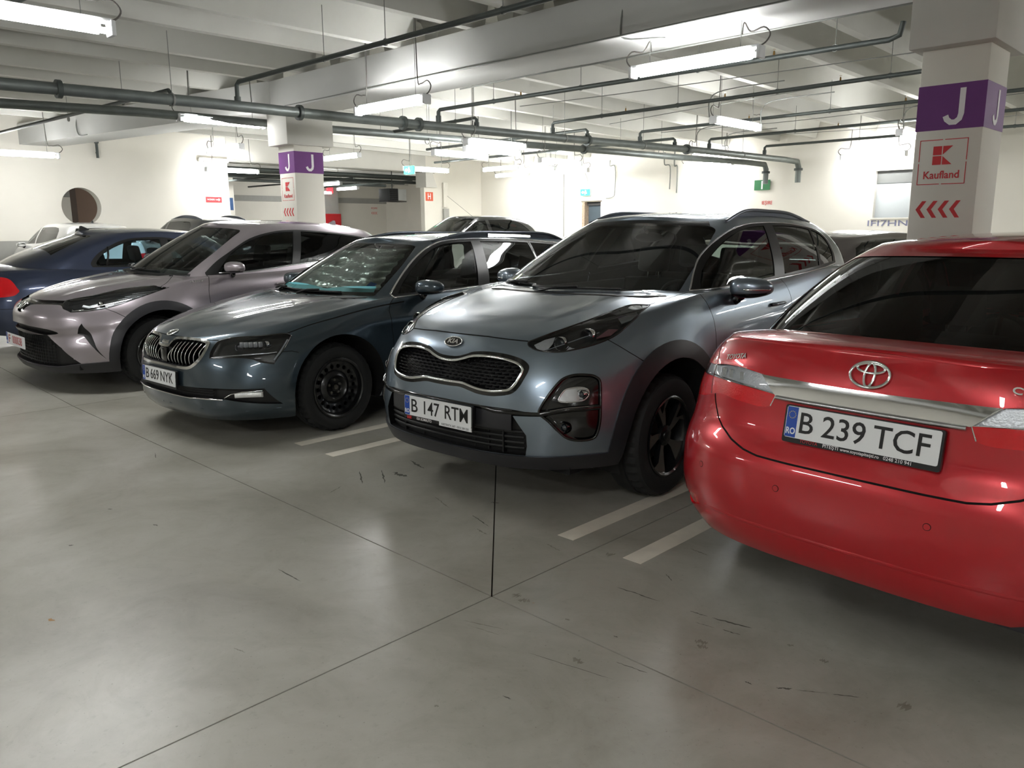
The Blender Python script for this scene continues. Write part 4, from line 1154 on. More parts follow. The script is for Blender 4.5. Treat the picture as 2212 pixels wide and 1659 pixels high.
def door_mirror(car, x, y, z, sx, sz, m, base=None, signal=True, taper=.35, yd=.10):
    """outside mirrors on both sides; (x,y,z) centre of the left one"""
    for sg in (1, -1):
        mr = empty('door_mirror'); mr.parent = car; mr.location = (x*sg, y, z)
        bm = bmesh.new(); ellipsoid(bm, (0, 0, 0), sx, yd, sz, 24, 14, .72)
        for v in bm.verts:
            t = (v.co.x/sx+1)/2; k = 1-taper*t*t; v.co.z *= k; v.co.y = v.co.y*(1-.25*t) + .05*t*t
            if v.co.y > .04: v.co.y = .04
            v.co.x *= sg
        bmesh.ops.recalc_face_normals(bm, faces=bm.faces)
        lower = [f for f in bm.faces if f.calc_center_median().z < -sz*.45]
        for f in lower: f.material_index = 1
        me = tomesh(bm, 'mirror_shell'); o = link(me, 'mirror_shell', [m, GLOSSB], mr, smooth=True)
        bm = bmesh.new(); ellipsoid(bm, (sg*-.0, .043, 0), sx*.86, .004, sz*.74, 20, 8, .8); obj('mirror_glass', bm, MIRG, mr, smooth=True)
        bm = bmesh.new(); tube(bm, [(-sg*sx*.55, .0, -sz*.55), (-sg*(sx+.0), .03, -sz*1.15), (-sg*(sx+.07), .05, -sz*1.3)], [.045, .04, .05], 12, rx=.03); obj('mirror_arm', bm, base or GLOSSB, mr, smooth=True)
        if signal:
            bm = bmesh.new(); pts = [(sg*(sx*t), -yd*(1-.25*((t+1)/2))*(max(0, 1-abs(t)**2.6))**.5*1.02+.05*((t+1)/2)**2-.002, -sz*.12*(1)) for t in np.linspace(-.1, .93, 12)]
            tube(bm, pts, .006, 8, rx=.003); bmesh.ops.recalc_face_normals(bm, faces=bm.faces); obj('turn_signal', bm, CHROME, mr, smooth=True)
def bez3(P, n=8): return smooth3(P, n)
def rail(sh, car, pts, lift_, m, r=.014, foot=None):
    """roof rail through (x,y) points, raised by lift_ in the middle"""
    for sg in (1, -1):
        out = []
        N = len(pts)
        for i, (x, y) in enumerate(pts):
            p, n = sh.hit(x, y, 'z'); t = i/(N-1); l = lift_*min(1, 4.5*t, 4.5*(1-t))
            out.append(Vector((p.x*sg, p.y, p.z+l)))
        bm = bmesh.new(); tube(bm, smooth3(out, 6), r, 10, rx=r*.95); obj('roof_rail', bm, m, car, smooth=True)
        bm = bmesh.new(); Q = smooth3(out, 4)
        segs = (Q,) if foot == 'full' else (Q[:7], Q[-7:])
        # web that closes the ends against the roof
        for seg in segs:
            V = [bm.verts.new(q+Vector((0, 0, -.004))) for q in seg]; W = []
            for q in seg:
                p, _ = sh.hit(abs(q.x), q.y, 'z'); W.append(bm.verts.new((q.x, q.y, min(p.z-.004, q.z-.006))))
            for i in range(len(V)-1): bm.faces.new((V[i], V[i+1], W[i+1], W[i]))
        bmesh.ops.solidify(bm, geom=list(bm.faces), thickness=.012); obj('rail_foot', bm, m, car)
def wiper(car, sh, a, b, rise=.012):
    """wiper lying on the windscreen foot between front-view points a and b"""
    P = []
    for k in range(9):
        t = k/8; u, v = a[0]+(b[0]-a[0])*t, a[1]+(b[1]-a[1])*t
        p, n = sh.hit(abs(u), v, 'y'); p = Vector((math.copysign(p.x, u), p.y, p.z)); n = Vector((math.copysign(n.x, u), n.y, n.z)); P.append(p+n*rise)
    w = empty('wiper'); w.parent = car
    bm = bmesh.new(); tube(bm, P, .006, 6, rx=.012); obj('wiper_blade', bm, BLACKP, w, smooth=True)
    bm = bmesh.new(); tube(bm, [P[4]+Vector((0, -.012, .012)), (P[0]+P[4])/2+Vector((0, -.03, .01)), P[0]+Vector((0, -.05, -.02))], .008, 6, rx=.012); obj('wiper_arm', bm, BLACKP, w, smooth=True)
def handle(car, sh, y, z, m, L=.19):
    for sg in (1, -1):
        P = []
        for k in range(9):
            t = k/8; p, n = sh.hit(y-L/2+L*t, z, 'x'); q = p+n*(.008+.022*math.sin(PI*t)**.5); P.append(Vector((q.x*sg, q.y, q.z)))
        bm = bmesh.new(); tube(bm, P, .012, 10, rx=.016, up=Vector((0, 0, 1))); obj('door_handle', bm, m, car, smooth=True)
def oval(n=40, a=1.0, b=1.0): return [(a*math.cos(2*PI*k/n), b*math.sin(2*PI*k/n)) for k in range(n)]
def surf_frame(sh, u, v, axis, off=0.0, facing='y'):
    p, n = sh.hit(u, v, axis)
    if axis in ('y',): ex = Vector((1, 0, 0))
    elif axis == 'Y': ex = Vector((-1, 0, 0))
    else: ex = Vector((0, 1, 0))                  # reader looks at the left side from outside: front is on his left
    ex = (ex - n*ex.dot(n)).normalized(); ey = n.cross(ex)
    return frame(p+n*off, ex, ey)
def car_root(name, key, label):
    o = bpy.data.objects.new(name, None); COL.objects.link(o); o.matrix_world = POSES[key]
    return tag(o, label, 'car')
# ------------------------------------------------------------------ blue-grey sport utility car
KPAINT = paint('blue_grey_paint', srgb(128, 141, 154), .75, .30)
PAINTED = {0, 10, 11, 12, 13, 14, 17}
def lens_unit(car_part, sh, x, z, r, ring=CHROME, depth=.045, glow=None, axis='y', dx=0.0):
    F = surf_frame(sh, x, z, axis, -depth)
    F = Matrix.Translation(F.translation) @ Matrix.Rotation(0, 4, 'Z') @ frame((0, 0, 0), (1, 0, 0) if axis == 'y' else (-1, 0, 0), (0, 0, 1))
    out = []
    bm = bmesh.new(); lathe(bm, [(r*1.02, -.02), (r*1.12, .010), (r*1.04, .018), (r*.92, .012), (r*.84, -.01)], 32, 'z'); bm.transform(F); out.append(obj('lens_ring', bm, ring, car_part, auto=50))
    bm = bmesh.new(); rg = lathe(bm, [(r*.86, -.012), (r*.78, .004), (r*.55, .014), (r*.25, .019), (.0005, .020)], 32, 'z'); bm.transform(F); out.append(obj('projector_lens', bm, MATS['projector_glass'], car_part, auto=60))
    return out
mat('projector_glass', srgb(34, 40, 46), 0.03, coat=1.0, metal=.3)
def build_kia():
    sh = Shell(kia_spec()); car = car_root('sport_utility_car', 'kia', 'blue grey compact sport utility car with black wheel arches, nose towards the aisle')
    low = lambda c: True
    GH = lambda c: c.z > 1.05
    # painted panels
    sh.cut([(-.1, 2.0), (-.1, 0), (.43, .0), (.43, .23), (.60, .60), (.70, .86), (.745, 1.16), (.765, 1.43), (.5, 1.5), (-.1, 1.5)], 'z', 10, lambda c: c.z > .80 and c.z < 1.17 and c.y < 1.5 and not (c.y < .3 and c.z < .925))
    sh.cut([(-.02, .2), (-.02, .80), (.6, .80), (.80, .865), (.60, 1.2), (-.02, 1.2)], 'y', 0, lambda c: False)
    # bumper skin: ahead of the shut line
    sh.cut([(-.3, .1), (.64, .1), (.64, .8), (.51, .925), (.1, .99), (-.3, .99)], 'x', 11, lambda c: c.z < 1.0, only={0})
    sh.cut([(.64, .1), (1.385, .1), (1.40, .93), (1.36, 1.08), (1.33, 1.2), (.2, 1.2), (.51, .925), (.64, .80)], 'x', 12, lambda c: c.x > .4, only={0})
    sh.cut([(1.385, .1), (2.50, .1), (2.56, .9), (2.555, 1.09), (2.51, 1.2), (1.33, 1.2), (1.36, 1.08), (1.40, .93)], 'x', 13, lambda c: c.x > .4, only={0})
    sh.cut([(2.50, .1), (3.15, .1), (3.30, .6), (3.62, .86), (3.66, 1.3), (2.51, 1.25), (2.555, 1.09), (2.56, .9)], 'x', 14, lambda c: c.x > .4, only={0})
    # glass
    wsR = crv([(-.1, 1.09, 'c'), (-.1, 1.528, 'c'), (.30, 1.527), (.47, 1.515), (.56, 1.487), (.59, 1.44), (.618, 1.38), (.651, 1.285), (.676, 1.19), (.69, 1.13), (.69, 1.09, 'c')], 4)
    sh.cut(wsR, 'y', 1, lambda c: c.y < 2.4 and c.z > 1.06, gh=True)
    frontw = crv([(1.47, 1.135, 'c'), (1.56, 1.215), (1.72, 1.305), (1.93, 1.395), (2.14, 1.46), (2.36, 1.495), (2.625, 1.507, 'c'), (2.45, 1.165, 'c'), (2.0, 1.145)], 4)
    rearw = crv([(2.775, 1.508, 'c'), (3.05, 1.505), (3.30, 1.493), (3.455, 1.478, 'c'), (3.29, 1.205, 'c'), (2.62, 1.172, 'c')], 3)
    quart = crv([(3.50, 1.472, 'c'), (3.64, 1.445), (3.72, 1.39), (3.715, 1.30), (3.66, 1.225, 'c'), (3.335, 1.21, 'c')], 3)
    bpil = [(2.625, 1.507), (2.775, 1.508), (2.62, 1.172), (2.45, 1.165)]
    S_ = lambda c: c.z > 1.1 and c.x > .4
    sh.cut(crv([(1.38, 1.118, 'c'), (1.53, 1.22), (1.70, 1.32), (1.92, 1.413), (2.14, 1.482), (2.36, 1.515), (2.65, 1.527), (3.03, 1.524), (3.38, 1.50), (3.64, 1.468), (3.755, 1.40), (3.75, 1.29), (3.70, 1.205, 'c'), (2.5, 1.147)], 4), 'x', 18, S_, gh=True)
    sh.cut(frontw, 'x', 2, S_, gh=True); sh.cut(rearw, 'x', 3, S_, gh=True); sh.cut(quart, 'x', 4, S_, gh=True)
    sh.cut([(-.1, 1.20), (.50, 1.20), (.62, 1.24), (.58, 1.42), (.50, 1.46), (-.1, 1.47)], 'Y', 16, lambda c: c.y > 3.9 and c.z > 1.15, gh=True)
    # headlamp
    lamp = crv([(.445, .915), (.47, .895), (.52, .880), (.60, .874), (.67, .888), (.73, .912), (.765, .945), (.775, .99), (.768, 1.04), (.735, 1.072, 'c'), (.645, 1.072), (.622, 1.045), (.59, 1.010), (.545, .978), (.50, .950), (.465, .930)], 4)
    sh.cut(lamp, 'y', 5, lambda c: c.y < 1.02 and c.z > .82)
    # grille
    gout = crv([(-.1, .822, 'c'), (.045, .822), (.12, .838), (.17, .855), (.26, .863), (.37, .857), (.455, .838), (.498, .812), (.508, .785), (.502, .752), (.487, .708), (.462, .674), (.42, .657), (.34, .646), (.26, .648), (.20, .658), (.13, .670), (.05, .668), (-.1, .668, 'c')], 4)
    gin = crv([(-.1, .798, 'c'), (.04, .800), (.11, .815), (.17, .833), (.26, .840), (.36, .834), (.435, .818), (.472, .796), (.480, .775), (.474, .748), (.460, .712), (.440, .690), (.41, .680), (.34, .671), (.27, .672), (.20, .683), (.14, .693), (.05, .692), (-.1, .692, 'c')], 4)
    sh.cut(gout, 'y', 60, lambda c: c.y < .5); sh.cut(gin, 'y', 6, lambda c: c.y < .5)
    # fog pocket and lower inlet
    fog = crv([(.596, .578), (.603, .615), (.624, .668), (.645, .715), (.665, .748), (.70, .765), (.745, .764), (.775, .752), (.795, .72), (.812, .62), (.818, .53), (.81, .465), (.795, .440), (.76, .433), (.715, .446), (.68, .485), (.64, .535)], 4)
    inlet = [(-.1, .596), (.45, .590), (.60, .573), (.608, .560), (.47, .556), (.505, .508), (.54, .458), (.541, .400), (.530, .348), (-.1, .340)]
    sh.cut(inlet, 'y', 8, lambda c: c.y < .5); sh.cut(fog, 'y', 7, lambda c: c.y < .6)
    # cladding: lip, arches, sills
    sh.cut([(-.1, .1), (1.2, .1), (1.2, .362), (.80, .352), (.53, .346), (-.1, .340)], 'y', 9, lambda c: c.y < .62)
    for yc in (.92, 3.58):
        sh.cut(circ(yc, .37, .52, 64), 'x', 9, lambda c: c.x > .55)
    sh.cut([(1.2, .1), (3.3, .1), (3.3, .43), (1.2, .40)], 'x', 9, lambda c: c.x > .5)
    sh.cut([(3.7, .1), (4.6, .1), (4.6, .50), (3.9, .50)], 'x', 9, lambda c: True)
    for yc in (.92, 3.58): sh.cut(circ(yc, .36, .435, 56), 'x', 99, lambda c: c.x > .55)
    # shut lines
    P = PAINTED
    sh.groove([(-.05, .931), (.20, .931), (.44, .921)], 'y', 20, .005, lambda c: c.y < .4, P)
    sh.groove([(.50, .928), (.58, .858), (.70, .765)], 'x', 20, .005, lambda c: c.x > .5, P)
    sh.groove(crv([(.72, .90, 'c'), (.738, 1.05), (.748, 1.25), (.758, 1.42, 'c')], 4, False), 'z', 20, .006, lambda c: c.z > 1.0, P)
    for ln in ([(1.33, 1.13), (1.36, 1.08), (1.385, 1.0), (1.40, .93), (1.395, .75), (1.36, .42)], [(2.50, 1.155), (2.53, 1.125), (2.557, 1.08), (2.57, 1.0), (2.56, .8), (2.53, .42)],
               [(3.66, 1.22), (3.66, 1.0), (3.60, .86), (3.35, .72), (3.2, .55), (3.15, .42)]):
        sh.groove(crv(ln, 3, False), 'x', 20, .005, lambda c: c.x > .6, P)
    sh.groove([(-.05, .6), (-.05, .6)], 'Y', 20)
    # objects
    ext = sh.extract
    ext({0}, 'body_shell', KPAINT, car); ext({10}, 'hood', KPAINT, car); ext({11}, 'front_bumper', KPAINT, car)
    ext({12}, 'front_fender', KPAINT, car, 'two'); ext({13}, 'front_door', KPAINT, car, 'two'); ext({14}, 'rear_door', KPAINT, car, 'two')
    ext({20}, 'shut_line', GAPM, car, off=.004, wall=True)
    ws = ext({1}, 'windshield', GLASSC, car)[0]
    ext({18}, 'window_surround', SEAL, car, 'two'); ext({2}, 'front_side_window', GLASSM, car, 'two', off=.004); ext({3}, 'rear_side_window', GLASSD if False else MATS.get('mid_tint') or glass('mid_tint', (.32, .37, .36, 1)), car, 'two', off=.004)
    ext({4}, 'quarter_window', GLASSD, car, 'two', off=.004); ext({16}, 'rear_window', GLASSM, car)
    ext({9}, 'black_cladding', CLADM, car, off=-.010, wall=True)
    ext({0, 13, 14, 18}, 'inner_liner', LINER, car, off=.022)
    # lamp: bucket, reflectors, cover
    ext({5}, 'headlight_bucket', MATS['rim_dark'], car, 'two', off=.075, direction=(0, 1, -.1), wall=True)
    for sg in (1, -1):
        hl = empty('headlight'); hl.parent = car
        if sg < 0: hl.scale = (-1, 1, 1)
        lens_unit(hl, sh, .585, .930, .034, CHROME, .028); lens_unit(hl, sh, .668, .962, .040, CHROME, .030)
        def insert(nm, poly, m_, dep):
            V, _ = sh.path(poly, 'y', -dep); bm = bmesh.new(); bm.faces.new([bm.verts.new(v) for v in V]); bmesh.ops.recalc_face_normals(bm, faces=bm.faces)
            bmesh.ops.triangulate(bm, faces=bm.faces); bmesh.ops.solidify(bm, geom=list(bm.faces), thickness=.004); obj(nm, bm, m_, hl)
        insert('indicator_reflector', [(.470, .917), (.505, .892), (.545, .886), (.550, .925), (.535, .955), (.50, .942)], REFLM, .020)
        insert('main_reflector', [(.622, .905), (.70, .925), (.745, .955), (.745, .985), (.700, .990), (.655, .985), (.625, .965)], REFLM, .045)
        insert('side_reflector', [(.705, .945), (.748, .958), (.752, .985), (.718, .988)], MATS.get('side_marker') or mat('side_marker', srgb(170, 120, 126), .2, metal=.4, bump=.3, bscale=120), .022)
        insert('light_guide', [(.700, 1.030), (.745, 1.005), (.762, 1.020), (.755, 1.045), (.722, 1.055)], MATS.get('light_guide') or mat('light_guide', srgb(226, 230, 236), .12, metal=.5), .012)
        sh.trim('lamp_strip', [(.540, .885), (.60, .915), (.66, .948), (.70, .968)], 'y', MATS['light_guide'], hl, .004, .004, mirror=False, off=-.012)
        sh.trim('lamp_edge', lamp, 'y', GLOSSB, hl, .008, .004, closed=True, mirror=False)
    ext({5}, 'headlight_cover', LENS, car, 'two')
    # grille
    ext({60}, 'grille_surround', GLOSSB, car, off=-.002)
    g = ext({6}, 'grille', MATS['grille_black'], car, off=.055, direction=(0, 1, 0), wall=True)[0]
    for sg in (1, -1):
        q = [p for p in gin if p[0] > -.001]; q = [(0, .799)] + q + [(0, .693)]
        V, N = sh.path(q, 'y', .002); bm = bmesh.new(); tube(bm, [Vector((p.x*sg, p.y, p.z)) for p in V], .006, 8, rx=.008, up=[Vector((n.x*sg, n.y, n.z)) for n in N], caps=False)
        bmesh.ops.recalc_face_normals(bm, faces=bm.faces); obj('chrome_ring', bm, CHROME, car, smooth=True)
    bmw = bmesh.new()                                                     # one wedge of the grille mesh
    w_, h_, d_ = .020, .0085, .014
    vs = [bmw.verts.new(p) for p in ((-w_, 0, -h_*.2), (w_, 0, h_*.8), (w_*.8, 0, -h_*.9), (-w_, d_, -h_*.2), (w_*.6, -d_*.6, h_*.2))]
    for f in ((0, 2, 4), (2, 1, 4), (1, 0, 4), (0, 3, 1), (0, 3, 2), (3, 1, 2)): bmw.faces.new([vs[i] for i in f])
    bmesh.ops.recalc_face_normals(bmw, faces=bmw.faces); mw = tomesh(bmw, 'grille_wedge'); mw.materials.append(MATS['grille_gloss'])
    mw2 = mw.copy(); 
    for v in mw2.vertices: v.co.x *= -1
    mw2.flip_normals()
    def inside(poly, x, y):
        ins = False; j = len(poly)-1
        for i in range(len(poly)):
            if (poly[i][1] > y) != (poly[j][1] > y) and x < (poly[j][0]-poly[i][0])*(y-poly[i][1])/(poly[j][1]-poly[i][1])+poly[i][0]: ins = not ins
            j = i
        return ins
    row = 0; z = .676
    while z < .842:
        for i in range(-13, 14):
            x = i*.041 + (.0205 if row % 2 else 0)
            if inside(gin, abs(x)+.012 if abs(x) > .02 else abs(x), z) and inside(gin, abs(x)-.01 if abs(x) > .03 else abs(x), z-.003):
                p, n = sh.hit(abs(x), z, 'y'); o = bpy.data.objects.new('grille_wedge', mw if x >= 0 else mw2); COL.objects.link(o); o.parent = g
                o.location = (x, p.y+.020, z); o.rotation_euler = (0, 0, math.atan2(n.x, -n.y)*(1 if x >= 0 else -1)*.8)
        row += 1; z += .0165
    # emblem
    F = surf_frame(sh, 0.0, .890, 'y', .002); e = empty('emblem'); e.parent = car; e.matrix_local = F; I = Matrix.Identity(4)
    flat('badge_base', oval(40, .063, .031), GLOSSB, e, I, 0, .004)
    bm = bmesh.new(); tube(bm, [(.063*math.cos(2*PI*k/40), .031*math.sin(2*PI*k/40), .004) for k in range(40)], .0035, 8, closed=True); obj('badge_ring', bm, CHROME, e, smooth=True)
    text('badge_letters', 'KIA', .040, CHROME, e, frame((0, .0, .005), (1, 0, 0), (0, 1, 0)), 1.25, .002, .0015)
    # fog pocket
    pk = ext({7}, 'fog_lamp_pocket', GLOSSB, car, 'two', off=.045, direction=(.35, .94, 0), wall=True)
    for sg in (1, -1):
        fl = empty('fog_lamp'); fl.parent = car
        if sg < 0: fl.scale = (-1, 1, 1)
        sh.trim('pocket_rim', fog, 'y', GLOSSB, fl, .014, .006, closed=True, mirror=False)
        pts = crv([(.668, .642), (.676, .680), (.692, .700), (.735, .706), (.762, .694), (.770, .670), (.764, .646), (.745, .636), (.70, .632)], 4)
        V, N = sh.path(pts, 'y', -.006); bm = bmesh.new(); f = bm.faces.new([bm.verts.new(v) for v in V]); bmesh.ops.recalc_face_normals(bm, faces=bm.faces)
        bmesh.ops.triangulate(bm, faces=bm.faces); bmesh.ops.solidify(bm, geom=list(bm.faces), thickness=.03); obj('fog_lamp_bezel', bm, SATIN, fl)
        sh.trim('bezel_ring', pts, 'y', CHROME, fl, .007, .004, closed=True, mirror=False, off=-.004)
        lens_unit(fl, sh, .749, .670, .024, CHROME, .006)
        sh.trim('divider_bar', [(.60, .572), (.66, .588), (.72, .598), (.78, .600), (.812, .602)], 'y', GLOSSB, fl, .03, .012, mirror=False, off=-.004)
        sh.trim('chrome_accent', [(.64, .590), (.70, .604), (.79, .610)], 'y', CHROME, fl, .003, .0025, mirror=False, off=.009)
        lens_unit(fl, sh, .705, .500, .030, GLOSSB, .022)
    # lower inlet with slats
    li = ext({8}, 'lower_inlet', MATS['grille_black'], car, off=.045, direction=(0, 1, 0), wall=True)[0]
    for z in (.375, .405, .435, .465):
        sh.trim('inlet_slat', [(x, z) for x in np.linspace(-.52, .52, 15)], 'y', BLACKP, li, .016, .004, mirror=False, off=-.030)
    for x in (-.36, -.2, .2, .3, .40): boxo('inlet_rib', x-.004, x+.004, .06+abs(x)*.02, .08+abs(x)*.1, .35, .48, BLACKP, li)
    pz = [(x, .53+.0*x) for x in np.linspace(-.46, .46, 13)]
    sh.trim('plate_carrier_band', pz, 'y', MATS['black_body_cladding'], car, .110, .006, mirror=False, off=-.012)
    sh.trim('upper_black_strip', [(x, .582-.010*(abs(x) > .3)) for x in np.linspace(-.60, .60, 21)], 'y', GLOSSB, car, .022, .006, mirror=False, off=-.002)
    plate(car, frame((-.005, -.012, .528), (1, 0, 0), (0, .02, 1)), [('B', -.180, .050), ('147', -.048, .122), ('RTM', .150, .172)],
          notes=(('holder_text', 'KIA ROMAUTO', .022, -.10, -.068, WHITEP, .8),))
    np_ = frame((-.005, -.012, .528), (1, 0, 0), (0, .02, 1))
    pc = flat('dealer_strip', [(.02, -.078), (.262, -.078), (.262, -.056), (.02, -.056)], PLATEM, car, np_, .002, .0078)
    text('dealer_text', 'ASISTENTA 24/7 - 0313 200 220', .016, MATS['print_grey'], pc, np_ @ frame((.14, -.067, .0080), (1, 0, 0), (0, 1, 0)), .95, .0002, .0002)
    flat('dealer_tag', [(-.24, -.077), (-.205, -.077), (-.205, -.060), (-.24, -.060)], PLATER, car, np_, .002, .0078)
    # glasshouse trim, rails, mirrors, handles, wipers
    for sg in (1, -1):
        for nm, pl, ax in (('window_chrome', crv([(1.395, 1.125, 'c'), (1.53, 1.222), (1.70, 1.322), (1.92, 1.415), (2.14, 1.483), (2.36, 1.517), (2.65, 1.529), (3.03, 1.526), (3.38, 1.502), (3.64, 1.47), (3.757, 1.40), (3.752, 1.29), (3.70, 1.207, 'c'), (3.0, 1.168), (2.4, 1.143), (1.6, 1.130)], 4), 'x'),):
            V, N = sh.path(pl, ax, .001); bm = bmesh.new(); tube(bm, [Vector((p.x*sg, p.y, p.z)) for p in V], .003, 6, closed=True, rx=.006, up=[Vector((n.x*sg, n.y, n.z)) for n in N]); obj(nm, bm, SATIN, car, smooth=True)
    rail(sh, car, [(.560, 2.17), (.548, 2.5), (.545, 2.9), (.545, 3.3), (.535, 3.75)], .036, KPAINT2, .012, 'full')
    door_mirror(car, .985, 1.70, 1.135, .125, .070, KPAINT, signal=True)
    handle(car, sh, 2.32, .985, KPAINT); handle(car, sh, 3.25, 1.01, KPAINT)
    wiper(car, sh, (-.62, 1.135), (-.10, 1.118)); wiper(car, sh, (-.12, 1.115), (.42, 1.125))
    cw = [(x, 1.107) for x in np.linspace(-.70, .70, 21)]; sh.trim('cowl_panel', cw, 'y', BLACKP, car, .05, .008, mirror=False, off=-.004)
    hb = [(-.50, 1.522), (0, 1.532), (.50, 1.522)]; sh.trim('windshield_band', crv(hb, 8, False), 'y', SEAL, car, .07, .001, mirror=False, off=.0)
    for s_ in ((.91, 1), (.91, -1), (3.58, 1), (3.58, -1)): wheel(car, .905, s_[0], .349, .225, .218, 'alloy', s_[1])
    arch(sh, car, .92, .36, .436, 4.4); arch(sh, car, 3.58, .36, .436, 4.4)
    interior(car, 1.62, 1.09, 2.62, 3.30, .74, .37, 4.40)
    bm = bmesh.new(); tube(bm, [(0, 2.05, 1.50), (0, 2.10, 1.46)], .012, 6); ellipsoid(bm, (0, 2.12, 1.43), .12, .02, .035); obj('inside_mirror', bm, BLACKP, car, smooth=True)
    F = surf_frame(sh, .61, 1.165, 'y', -.008); 
    Fm = Matrix.Diagonal((-1, 1, 1, 1)) @ F
    flat('windshield_sticker', rrect(.085, .07, .004), MATS['sticker_yellow'], car, frame(Vector((-F.translation.x, F.translation.y, F.translation.z)), Vector((F[0][0], -F[1][0], -F[2][0])), Vector((-F[0][1], F[1][1], F[2][1]))), 0, .001)
    boxo('rear_number_panel', -.3, .3, 4.44, 4.47, .80, .95, BLACKP, car)
    return car
mat('grille_black', srgb(10, 10, 12), .5); mat('grille_gloss', srgb(20, 21, 24), .16, coat=.6); mat('print_grey', srgb(90, 92, 96), .5); mat('sticker_yellow', srgb(196, 200, 120), .5)
KPAINT2 = mat('dark_satin_rail', srgb(96, 102, 112), .28, metal=.8)
build_kia()
# ------------------------------------------------------------------ red saloon, tail towards the aisle
RPAINT = paint('red_car_paint', (0.50, .004, .013, 1), .30, .30)
mat('smoke_silver', (0.55, 0.57, 0.58, 1), .12, metal=1.0)
def build_red():
    sh = Shell(cor_spec()); car = car_root('saloon_car', 'red', 'bright red saloon parked tail first beside the line, nearest car at right'); L = 4.62
    sh.cut([(-.2, .664), (.236, .664), (.356, .665), (.42, .675), (.488, .697), (.55, .728), (.585, .755), (.618, .81), (.645, .885), (.665, .94), (.69, .99), (.735, 1.02), (.735, 1.2), (-.2, 1.2)], 'Y', 10, lambda c: c.y > 4.0 and c.z < 1.12)
    sh.cut([(-.2, 3.6), (.70, 3.6), (.72, 4.10), (.735, 4.20), (.60, 4.60), (-.2, 4.7)], 'z', 10, lambda c: c.z > 1.0 and c.z < 1.13 and c.y > 3.6)
    sh.cut([(-.2, .1), (.9, .1), (.9, .80), (.618, .81), (.585, .755), (.55, .728), (.488, .697), (.42, .675), (.356, .665), (.236, .664), (-.2, .664)], 'Y', 11, lambda c: c.y > 4.05)
    sh.cut([(3.98, .1), (4.7, .1), (4.7, .80), (4.30, .80), (4.05, .70), (3.98, .6)], 'x', 11, lambda c: c.x > .3 and c.z < .81)
    sh.cut([(2.35, .1), (3.2, .1), (3.45, .75), (3.55, .97), (3.5, 1.1), (2.35, 1.1)], 'x', 14, lambda c: c.x > .4 and c.z < 1.02, only={0})
    sh.cut([(1.25, .1), (2.35, .1), (2.35, 1.1), (1.25, 1.1)], 'x', 13, lambda c: c.x > .4 and c.z < 1.0, only={0})
    # glass
    g = crv([(-.1, 1.04, 'c'), (.715, 1.04, 'c'), (.705, 1.10), (.685, 1.19), (.655, 1.285), (.62, 1.335), (.56, 1.357), (.30, 1.368), (-.1, 1.370, 'c')], 4)
    sh.cut(g, 'Y', 1, lambda c: c.y > 3.2 and c.z > 1.03, gh=True)
    sh.cut([(-.1, .9), (.70, .9), (.66, 1.05), (.60, 1.2), (.52, 1.335), (-.1, 1.345)], 'y', 2, lambda c: c.y < 2.3 and c.z > .93, gh=True)
    S_ = lambda c: c.z > .97 and c.x > .4
    sh.cut(crv([(1.50, .975, 'c'), (1.75, 1.13), (2.05, 1.30), (2.3, 1.355), (2.35, 1.36, 'c'), (2.35, .985, 'c')], 4), 'x', 3, S_, gh=True)
    sh.cut(crv([(2.45, 1.362, 'c'), (2.8, 1.37), (3.15, 1.345), (3.45, 1.25), (3.62, 1.13), (3.68, 1.03, 'c'), (2.45, .99, 'c')], 4), 'x', 4, S_, gh=True)
    # lamps
    lamp = crv([(.86, .94), (.80, .965), (.70, .972), (.594, .972), (.482, .971), (.405, .957, 'c'), (.326, .893, 'c'), (.346, .848, 'c'), (.387, .838), (.492, .842), (.595, .850), (.66, .832), (.73, .812), (.86, .80)], 4)
    sh.cut(lamp, 'Y', 5, lambda c: c.y > 4.18)
    white = crv([(.90, .935), (.80, .938), (.70, .945), (.60, .962), (.50, .966), (.400, .957, 'c'), (.329, .893, 'c'), (.40, .897), (.465, .901), (.61, .905), (.72, .900), (.90, .890)], 4)
    sh.cut(white, 'Y', 51, lambda c: c.y > 4.18, only={5})
    sh.cut([(.3, .966), (.40, .964), (.50, .968), (.60, .968), (.86, .946), (.86, 1.1), (.3, 1.1)], 'Y', 5, lambda c: c.y > 4.18, only={51})
    bar = [(-.1, .886), (.327, .890), (.395, .955), (.25, .954), (-.1, .948)]
    sh.cut(bar, 'Y', 6, lambda c: c.y > 4.3)
    refl = [(.80, .402), (.657, .424), (.640, .386), (.742, .346), (.80, .352)]
    sh.cut(refl, 'Y', 7, lambda c: c.y > 4.1)
    sh.cut(circ(3.66, .33, .365, 48), 'x', 99, lambda c: c.x > .55); sh.cut(circ(.96, .33, .365, 48), 'x', 99, lambda c: c.x > .55)
    P = {0, 10, 11, 13, 14}
    sh.groove([(-.05, .664), (.236, .664), (.356, .666), (.42, .676), (.488, .698), (.55, .729), (.585, .756), (.618, .81), (.636, .86)], 'Y', 20, .007, lambda c: c.y > 4.2, P)
    sh.groove([(.668, .972), (.69, 1.0), (.722, 1.03)], 'Y', 20, .006, lambda c: c.y > 4.0, P)
    sh.groove([(.724, 4.18), (.715, 4.05), (.70, 3.8)], 'z', 20, .006, lambda c: c.z > 1.0, P)
    sh.groove([(4.28, .805), (4.12, .78), (4.03, .69)], 'x', 20, .005, lambda c: c.x > .6, P)
    ext = sh.extract
    ext({0}, 'body_shell', RPAINT, car); ext({10}, 'boot_lid', RPAINT, car); ext({11}, 'rear_bumper', RPAINT, car); ext({13}, 'front_door', RPAINT, car, 'two'); ext({14}, 'rear_door', RPAINT, car, 'two')
    ext({20}, 'shut_line', GAPM, car, off=.004, wall=True)
